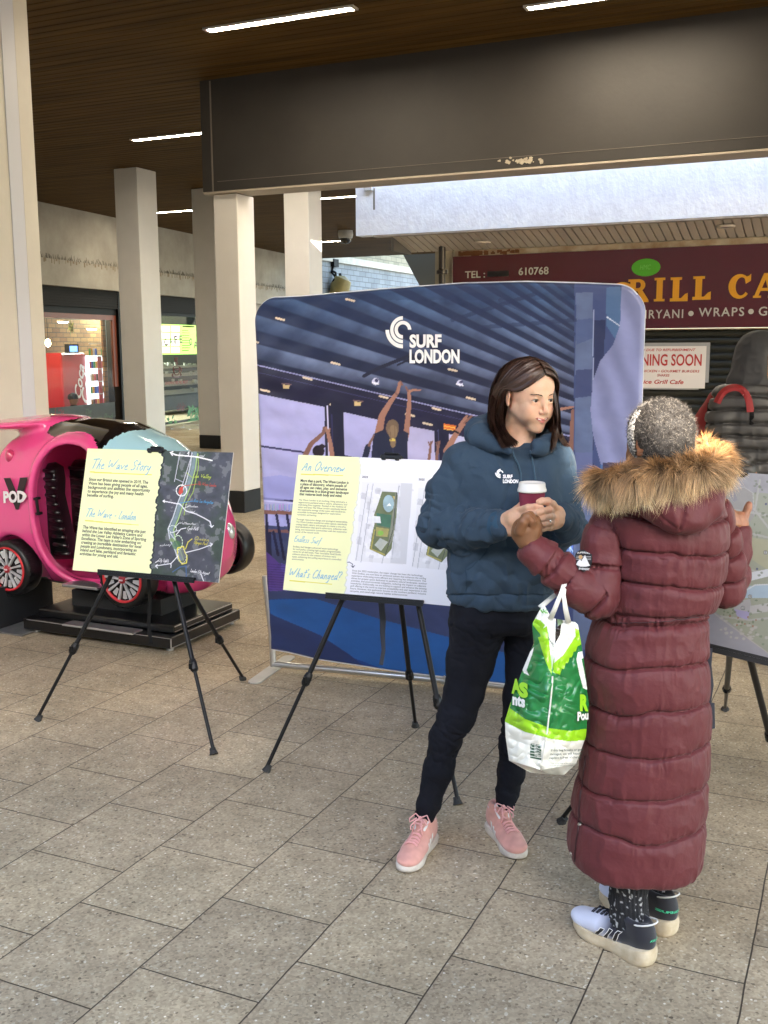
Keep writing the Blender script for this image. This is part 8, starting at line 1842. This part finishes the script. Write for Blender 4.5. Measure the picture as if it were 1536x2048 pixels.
# patterned headband at the front
S = SDF(HB-.17, HB+.17, .004); S.ell(WB(0, -8, 22), A(88, 98, 96)*.001*.94, AXB, .01); S.ell(WB(0, 98, 40), A(104, 100, 150)*.001*.94, AXB, .004, 's')
T_ = S.like(); T_.ell(WB(0, -8, 22), A(88, 98, 96)*.001*.94, AXB, .01); sl_, X = S.sub(S.lo, S.lo+S.h*(S.n-1), 0); yy = (X-HB) @ Fw/(.00094); zz = (X-HB) @ Ub/(.00094)
S.f = np.maximum(T_.f, np.maximum(np.abs(yy-26+zz*.15)-17, -62-zz)).astype(np.float32); V, F = finish(S, 1); q = (V-HB) @ AXB.T*1000
pat = (np.sin(q[:, 2]*.75+np.sign(np.sin(q[:, 1]*.5))*1.2)*np.sin(q[:, 1]*.9) > .0); C = np.where(pat[:, None], A(.50, .48, .45), A(.02, .02, .022)); mesh_obj('headband', V, F, mk('headband_knit', (.3, .3, .3), .9, attr='col', bump=.4, bs=500), pb, True, col=C)
# ribbed knitted leg warmers
def warmer(cs, bottom, seed):
    S = SDF(np.min([f.p(c[0], c[1], c[3]) for c in cs], 0)-.09, np.max([f.p(c[0], c[1], c[3]) for c in cs], 0)+.09, .0036); f.ch(S, cs, .012)
    V, F = finish(S, 1); c0 = f.p(cs[0][0], cs[0][1], cs[0][3]); c1 = f.p(cs[-1][0], cs[-1][1], cs[-1][3]); t = (V[:, 2]-c0[2])/(c1[2]-c0[2]); ax_ = c0+(c1-c0)*t[:, None]; an = np.arctan2((V-ax_) @ CRH, (V-ax_) @ FH)
    d = .0016*np.sin(an*26)+.0032*ridg(V, .05, seed, (.5, .5, 1.6))+.0008*n3(V, .006, seed+1); V = disp(V, F, d)
    m_ = n3(V, .0065, seed+2)+n3(V*A(1, 1, .35), .004, seed+3)*.7; C = np.where((m_ > .72)[:, None], A(.42, .42, .42), A(.013, .013, .015)); return mesh_obj('leg_warmer', V, F, mk('knit_black', (.02, .02, .02), .95, attr='col', bump=.6, bs=420), pb, True, col=C)
warmer([(1257, 1700, 36, -.050), (1258, 1760, 36, -.053), (1257, 1800, 35, -.056), (1259, 1838, 36, -.062), (1265, 1856, 29, -.066)], 0, 101)
warmer([(1310, 1700, 32, .070), (1308, 1752, 31, .078), (1306, 1785, 29, .083), (1307, 1808, 27, .086)], 0, 111)
shoe(pb, (-.430, 2.650), (-.655, 2.762), .262, 'run'); shoe(pb, (-.400, 2.822), (-.652, 2.950), .258, 'run', -1)

# ================================================================== CARRIER BAG on her left forearm
bg_ = thing('carrier_bag', f.p(1090, 1548, -.07), 'green and white plastic carrier bag hanging from the maroon coat sleeve', 'shopping bag')
Lf = [(1207, 1087), (1248, 1064), (1287, 1067), (1340, 1045), (1387, 1027), (1440, 1010), (1473, 1011), (1521, 1018), (1545, 1060)]
Rg = [(1244, 1150), (1250, 1156), (1284, 1162), (1330, 1169), (1375, 1174), (1410, 1178), (1473, 1172), (1528, 1152), (1550, 1128)]
Rd = [(1236, 1103), (1262, 1106), (1300, 1101), (1352, 1105), (1392, 1101), (1434, 1097), (1473, 1091), (1540, 1081), (1549, 1100)]
DY0 = -.075
def bagf(u, v, back=False):
    t = (1-v)*(len(Lf)-1); I = lambda a, j: np.interp(t, range(len(a)), [p[j] for p in a])
    yl, xl, yr, xr, ym, xm = I(Lf, 0), I(Lf, 1), I(Rg, 0), I(Rg, 1), I(Rd, 0), I(Rd, 1)
    bul = np.interp(t, [0, 1, 3, 5, 7, 7.6, 8], [.25, .5, .8, 1., .8, .35, .05])
    w = np.where(u < .5, u*2, (u-.5)*2); x = np.where(u < .5, xl+(xm-xl)*w, xm+(xr-xm)*w); y = np.where(u < .5, yl+(ym-yl)*w, ym+(yr-ym)*w)
    prof = np.where(u < .5, np.sin(w*math.pi/2)**.85, np.cos(w*math.pi/2)**.85); xx = x*1.; yy = y*1.
    cr = .008*(ridg(np.stack([x*.001, y*.001, x*0+back*1.], 1)+.012*n3(np.stack([x*.001, y*.001, x*0], 1), .03, 122)[:, None], .034, 121)-.2)+.005*ridg(np.stack([(x+y*.5)*.001, (y-x*.4)*.001, x*0+3], 1), .015, 123)
    edge = np.clip(np.minimum(u, 1-u)/.06, 0, 1)
    dy = -.085*bul*prof+cr*edge*.9
    if back: dy = .07*bul*prof+cr*edge*.5
    P = np.zeros((len(u), 3)); o_ = f.o+FH*DY0
    d_ = CW+((xx-768)/FPX)[:, None]*CR-((yy-1024)/FPX)[:, None]*CU; k = ((o_+FH*0-CAM) @ FH+dy)/(d_ @ FH); P = CAM+d_*k[:, None]
    return P
def paint_bag(c, u, v):
    G = (36, 118, 60); LM = (150, 206, 36); Wt = (234, 232, 220); x, y = c.x, c.y
    c.c[:] = lin(*G); c.c[:] *= (1+.25*(fbm(x, y, 14, 130)-.45))[:, None]
    # white base and lime band, left and right faces
    c.poly([(1000, 1424), (1022, 1437), (1050, 1449), (1096, 1462), (1091, 1560), (1000, 1560)], Wt); c.poly([(1096, 1462), (1140, 1465), (1185, 1458), (1190, 1560), (1080, 1560)], Wt)
    c.poly([(1000, 1404), (1022, 1418), (1050, 1438), (1097, 1455), (1096, 1476), (1050, 1464), (1022, 1450), (1000, 1438)], LM); c.poly([(1097, 1456), (1140, 1462), (1190, 1455), (1190, 1478), (1140, 1483), (1096, 1477)], LM)
    c.poly([(1014, 1400), (1022, 1404), (1018, 1425), (1010, 1424)], LM)
    # top: white yoke with lime stepped edge
    c.poly([(1060, 1195), (1160, 1195), (1168, 1260), (1148, 1280), (1128, 1310), (1108, 1330), (1100, 1326), (1092, 1290), (1080, 1262), (1062, 1236)], Wt)
    c.poly([(1066, 1236), (1080, 1240), (1090, 1250), (1080, 1268), (1066, 1250)], LM)
    for i in range(6): c.poly([(1078+i*4.6, 1262+i*9), (1094+i*3, 1252+i*12), (1098+i*2, 1280+i*11), (1084+i*4, 1280+i*11)], LM)
    c.poly([(1076, 1275), (1088, 1270), (1104, 1322), (1103, 1350), (1090, 1320)], LM)
    for i in range(6): c.poly([(1158-i*8, 1262+i*12), (1166-i*8, 1270+i*12), (1160-i*8, 1290+i*12), (1142-i*7, 1300+i*9), (1130-i*5, 1308+i*7)], LM)
    c.poly([(1106, 1328), (1124, 1312), (1122, 1330), (1108, 1346)], LM); c.poly([(1150, 1256), (1164, 1262), (1162, 1290), (1152, 1284)], LM)
    c.poly([(1093, 1230), (1112, 1232), (1110, 1300), (1104, 1340), (1100, 1300)], (240, 238, 228)); c.poly([(1126, 1246), (1140, 1246), (1120, 1290), (1104, 1326), (1106, 1300)], (240, 238, 228))
    c.poly([(1112, 1228), (1124, 1240), (1120, 1270), (1110, 1288)], (34, 26, 22)); c.poly([(1114, 1236), (1124, 1232), (1126, 1246), (1116, 1252)], (110, 130, 100))
    for i in range(7): c.stroke([(1080+i*2.2, 1219+(i % 3)*3), (1084+i*2.2, 1222+(i % 2)*4)], 2.2, (110, 180, 80))
    # K and A on the left face
    c.poly([(1068, 1294), (1064, 1310), (1053, 1340), (1058, 1351), (1048, 1346), (1044, 1338), (1050, 1318), (1058, 1306)], (238, 238, 232))
    # white shapes on the right face
    c.poly([(1156, 1305), (1166, 1302), (1168, 1316), (1163, 1318), (1168, 1340), (1175, 1380), (1166, 1376), (1158, 1345), (1153, 1318)], (238, 238, 232))
    for i in range(15): c.stroke([(1060.5, 1487+i*2), (1082, 1491+i*2)], .9+(i*7 % 3)*.35, (60, 90, 70))
front = print_panel('bag_front', lambda u, v: bagf(u, v), 260, 420, mk('bag_plastic', (.3, .5, .3), .22, attr='col', coat=.25), bg_, paint_bag, (36, 118, 60))
print_panel('bag_back', lambda u, v: bagf(u, v, True), 60, 90, mk('bag_plastic', (.3, .5, .3), .22, attr='col', coat=.25), bg_, lambda c, u, v: (c.put(np.where(v < .22)[0], lin(234, 232, 220)), c.put(np.where(v > .8)[0], lin(234, 232, 220))), (36, 118, 60))
VB_ = np.array([tuple(q.co) for q in front.data.vertices])+np.array(front['wl'] if False else bg_['wl']); FBq = np.array([tuple(p_.vertices) for p_ in front.data.polygons]); NB_ = vnormals(VB_, FBq)
NB_ = np.where(((NB_ @ FH) > 0)[:, None], -NB_, NB_)
def bagtext(s, x0, x1, y, hpx, mat, bold=.03, dx=0, slope=0., shear=0., nm='lettering'):
    v_, f_ = text2d(s, bold, shear); xa, xb = v_[:, 0].min(), v_[:, 0].max(); X = x0+(v_[:, 0]-xa)/(xb-xa)*(x1-x0); Y = y-v_[:, 1]/.73*hpx+(X-x0)*slope; P = []
    p0_, n0_ = surf(VB_, NB_, (x0+x1)/2, y-hpx/2, 2.5); ii_ = np.where(np.linalg.norm(VB_-p0_, axis=1) < max(.012, (x1-x0)*.0007))[0]; na_ = nrm(NB_[ii_].mean(0)); ca_ = VB_[ii_].mean(0); lf_ = max(.0055, float(np.max((VB_[ii_]-ca_) @ na_))*.9)
    for a_, b_ in zip(X+v_[:, 1]*dx, Y): P.append(onP(a_, b_, ca_+na_*lf_, na_))
    m_ = MB(); m_.add(P, f_); m_.build(nm, mat, bg_)
LIME = mk('bag_lime', (.30, .62, .02), .3); BWH = mk('bag_white_ink', (.80, .79, .74), .35); BIN = mk('bag_ink', (.06, .09, .06), .5)
bagtext('A', 1023, 1041, 1385, 27, LIME, .06); bagtext('S', 1038, 1056, 1391, 27, LIME, .07, slope=.2); bagtext('nts', 1025, 1050, 1408, 22, BWH, .05, slope=.26); bagtext('R', 1160, 1177, 1420, 31, LIME, .06); bagtext('Pou', 1155, 1177, 1441, 17, BWH, .05, slope=-.15)
bagtext('If this bag breaks or gets', 1102, 1166, 1503, 4.6, BIN, .01, slope=-.03); bagtext('damaged, we will happily', 1100, 1164, 1510.5, 4.6, BIN, .01, slope=-.03); bagtext('replace it free of charge', 1099, 1162, 1518, 4.6, BIN, .01, slope=-.03); bagtext('Warning: to avoid danger of suffocation keep away', 1098, 1156, 1527, 2.2, BIN, .0, slope=.03); bagtext('from babies and small children', 1097, 1150, 1531, 2.2, BIN, .0, slope=.03)
bagtext('start', 1097, 1107, 1278, 8, BIN, .02, slope=1.6)
a = MB(); P = [surf(VB_, NB_, x_, y_, 3)[0]-FH*.002 for x_, y_ in ((1105, 1352), (1103, 1380), (1100, 1410), (1097, 1436), (1094, 1462), (1089, 1490), (1085, 1515), (1082, 1540))]; a.tube(P, .0022, 6); a.build('corner_seam', mk('bag_white', (.72, .70, .62), .4), bg_, smooth=True)
for pts in ([(1101, 1238, -.105), (1112, 1212, -.12), (1123, 1184, -.115), (1130, 1162, -.095), (1134, 1150, -.03)], [(1137, 1246, -.105), (1131, 1218, -.12), (1127, 1190, -.117), (1130, 1165, -.10), (1136, 1150, -.03)], [(1080, 1215, -.05), (1110, 1190, -.02), (1140, 1160, .0)]):
    a = MB(); a.tube([f.p(*p) for p in pts], [.0075, .0065, .0055, .0055, .005][:len(pts)], 8, flat=.22, side=CRH); a.build('handle', mk('bag_white', (.72, .70, .62), .4), bg_, smooth=True)

# ================================================================== MAN IN THE GREY PADDED JACKET, far right
FC = Frame(-.42, 5.72); f = FC
pc_ = thing('person', (-.35, 5.75, 0), 'person in a dark grey quilted jacket with the hood up at the right edge', 'person')
GREYJ = mk('jacket_grey', (.050, .048, .047), .5, var=.15, vs=5, bump=.2, bs=60, spec=.5)
S = SDF((-.95, 5.2, .55), (.35, 6.2, 1.86), .0095)
f.torso(S, [(748, 1486, 1566, .09, .0), (760, 1462, 1600, .11, .0), (774, 1446, 1618, .13, .0), (800, 1438, 1636, .15, .0), (860, 1432, 1640, .17, .0), (960, 1436, 1632, .17, .0), (1040, 1440, 1628, .16, .0)], .05, cap=.03)
aL = [(1452, 800, 26, -.02), (1446, 840, 28, -.03), (1444, 890, 25, -.05), (1462, 925, 22, -.10), (1490, 940, 20, -.16)]; f.ch(S, aL, .03); f.ch(S, [(1620, 800, 26, -.02), (1632, 850, 27, -.03), (1630, 900, 24, -.05), (1610, 935, 21, -.12)], .03)
V, F = finish(S, 2); V, F = subdiv(V, F); z = V[:, 2]; q = (V-f.o) @ VAX.T; ss = [f.l(1500, y, -.16)[2] for y in (770, 795, 822, 850, 876, 902, 926, 950, 975, 1000, 1025, 1050)]
sd, fr_, ln_ = seamdist(z+.010*n3(V, .12, 140), ss); d = (1-np.abs(2*fr_-1)**3)*.016-np.exp(-(sd/.006)**2)*.012+ridg(V, .03, 141, (1, 1, .4))*np.exp(-sd/.02)*.006+.006*n3(V, .08, 142)
V = disp(V, F, d); jk = mesh_obj('jacket', V, F, GREYJ, pc_, True); VJ, NJ = V, vnormals(V, F)
S = SDF(f.p(1440, 800, -.2)-A(.1, .1, .05), f.p(1600, 640, .25)+A(.15, .15, .1), .008); f.ch(S, [(1520, 705, 45, .02), (1518, 735, 45, .01), (1512, 765, 44, .0)], .05); f.ch(S, [(1480, 765, 25, .0), (1520, 785, 30, -.05), (1560, 770, 26, .0)], .04)
f.ch(S, [(1556, 752, 24, -.10), (1556, 720, 24, -.10)], .02, 's'); V, F = finish(S, 2); V, F = subdiv(V, F); V = disp(V, F, .007*ridg(V+.02*n3(V, .06, 152)[:, None], .10, 150, (1, 1, .6))+.002*ridg(V, .035, 151)); mesh_obj('hood', V, F, mk('hood_grey', (.044, .044, .046), .75, var=.15), jk, True)
S = SDF((-.9, 5.3, .02), (.35, 6.1, 1.80), .014); f.ch(S, [(1545, 690, 28, -.02), (1548, 745, 27, -.06), (1544, 790, 20, .0), (1536, 850, 40, .0), (1536, 1000, 42, .0)], .04)
for xx, dy in ((1505, -.03), (1572, .05)): f.ch(S, [(xx, 1040, 34, dy), (xx, 1160, 25, dy), (xx, 1275, 16, dy)], .03)
f.ch(S, aL, .02, grow=-.02); f.ch(S, [(1490, 940, 16, -.16), (1505, 946, 10, -.19)], .01); f.ch(S, [(1556, 742, 10, -.12), (1558, 752, 8, -.13)], .02); V, F = finish(S, 1); mesh_obj('body', V, F, MSK_B, pc_, True, col=np.tile(A(.34, .19, .12), (len(V), 1)))
S = SDF((-.9, 5.3, .06), (.35, 6.1, .95), .012)
f.torso(S, [(1030, 1470, 1606, .11, 0), (1070, 1468, 1606, .11, 0)], .03)
for xx, dy in ((1505, -.03), (1572, .05)): f.ch(S, [(xx, 1060, 38, dy), (xx, 1160, 31, dy), (xx-2, 1255, 25, dy), (xx-2, 1288, 22, dy)], .03)
V, F = finish(S, 2); V = disp(V, F, .005*ridg(V, .06, 155, (1, 1, 1.5))); mesh_obj('trousers', V, F, mk('trousers_dark', (.015, .016, .02), .9), pc_, True)
for xx, dy in ((1505, -.03), (1572, .05)):
    S = SDF(f.p(xx, 1300, dy)-.2, f.p(xx, 1300, dy)+.2, .006); c0 = f.p(xx, 1306, dy); c0[2] = .05; S.cone(c0-FH*.08+UPZ*-.005, c0+FH*.10, .040, .042, .02); S.cone(c0+FH*.07, c0+FH*.07+UPZ*.06, .04, .038, .02); sl_, X = S.sub(S.lo, S.lo+S.h*(S.n-1), 0); S.comb(sl_, .004-X[..., 2], 0, 'i'); V, F = finish(S, 2); sh = mesh_obj('shoe', V, F, mk('trainer_cream', (.55, .50, .42), .6), pc_, True)
# red backpack: bag behind the shoulder, strap over it
pk = thing('backpack', f.p(1400, 880, .1), 'red backpack worn over the grey quilted jacket, its strap running over the shoulder', 'backpack')
REDN = mk('pack_red', (.26, .008, .010), .6, var=.12, bump=.2, bs=200); S = SDF(f.p(1380, 960, .0)-A(.2, .15, .05), f.p(1480, 760, .4)+A(.2, .2, .1), .009)
f.ch(S, [(1436, 800, 22, .17), (1424, 840, 30, .20), (1412, 890, 32, .20), (1410, 940, 32, .18), (1416, 985, 28, .17)], .03); f.ch(S, [(1480, 810, 30, .22), (1470, 900, 44, .22), (1470, 970, 42, .2)], .05); V, F = finish(S, 2); V = disp(V, F, .006*n3(V, .07, 160)); pkb = mesh_obj('pack_body', V, F, REDN, pk, True)
cl_ = bez([(x_, y_, 0) for x_, y_ in ((1434, 806), (1441, 790), (1453, 779), (1468, 774), (1482, 777), (1493, 788), (1499, 804), (1501, 824))], 22)[:, :2]; tg_ = np.gradient(cl_, axis=0); tg_ /= np.linalg.norm(tg_, axis=1, keepdims=True); nr_ = np.stack([-tg_[:, 1], tg_[:, 0]], 1)
rails = []
for k_ in (-7, 0, 7):
    rr_ = []
    for p_ in cl_+nr_*k_:
        h_, hn_ = surf(VJ, NJ, p_[0], p_[1], 7); rr_.append(onP(p_[0], p_[1], h_-FH*.009, FH))
    rails.append(smooth_v(np.array(rr_), np.zeros((0, 4), int), 0))
rails = np.array(rails); ker_ = rails.copy()
for it_ in range(4): rails[:, 1:-1] = rails[:, 1:-1]*.5+(rails[:, :-2]+rails[:, 2:])*.25
a = MB(); n_ = len(cl_); Vs = np.concatenate([rails[0], rails[1]-FH*.0015, rails[2], rails[2]+FH*.005, rails[0]+FH*.005]); a.add(Vs, [(k*n_+i, k*n_+i+1, ((k+1) % 5)*n_+i+1, ((k+1) % 5)*n_+i) for k in range(5) for i in range(n_-1)]); recalc(a.build('strap', REDN, pk))
a = MB(); a.tube(on_surf(VJ, NJ, [(1504, 822), (1504, 832), (1503, 846)], .008), .011, 6, flat=.25, side=CRH); a.build('strap_webbing', DARK, pk)
a = MB(); P = on_surf(VJ, NJ, [(1486, 794), (1494, 790), (1501, 788)], .014); a.tube(P, .006, 6, flat=.5); a.build('strap_band', mk('reflect', (.5, .48, .42), .4), pk)
a = MB(); a.tube([f.p(1424, 806, .06), f.p(1420, 850, .05), f.p(1418, 900, .06)], .022, 8, flat=.4); a.build('side_panel', DARK, pk)
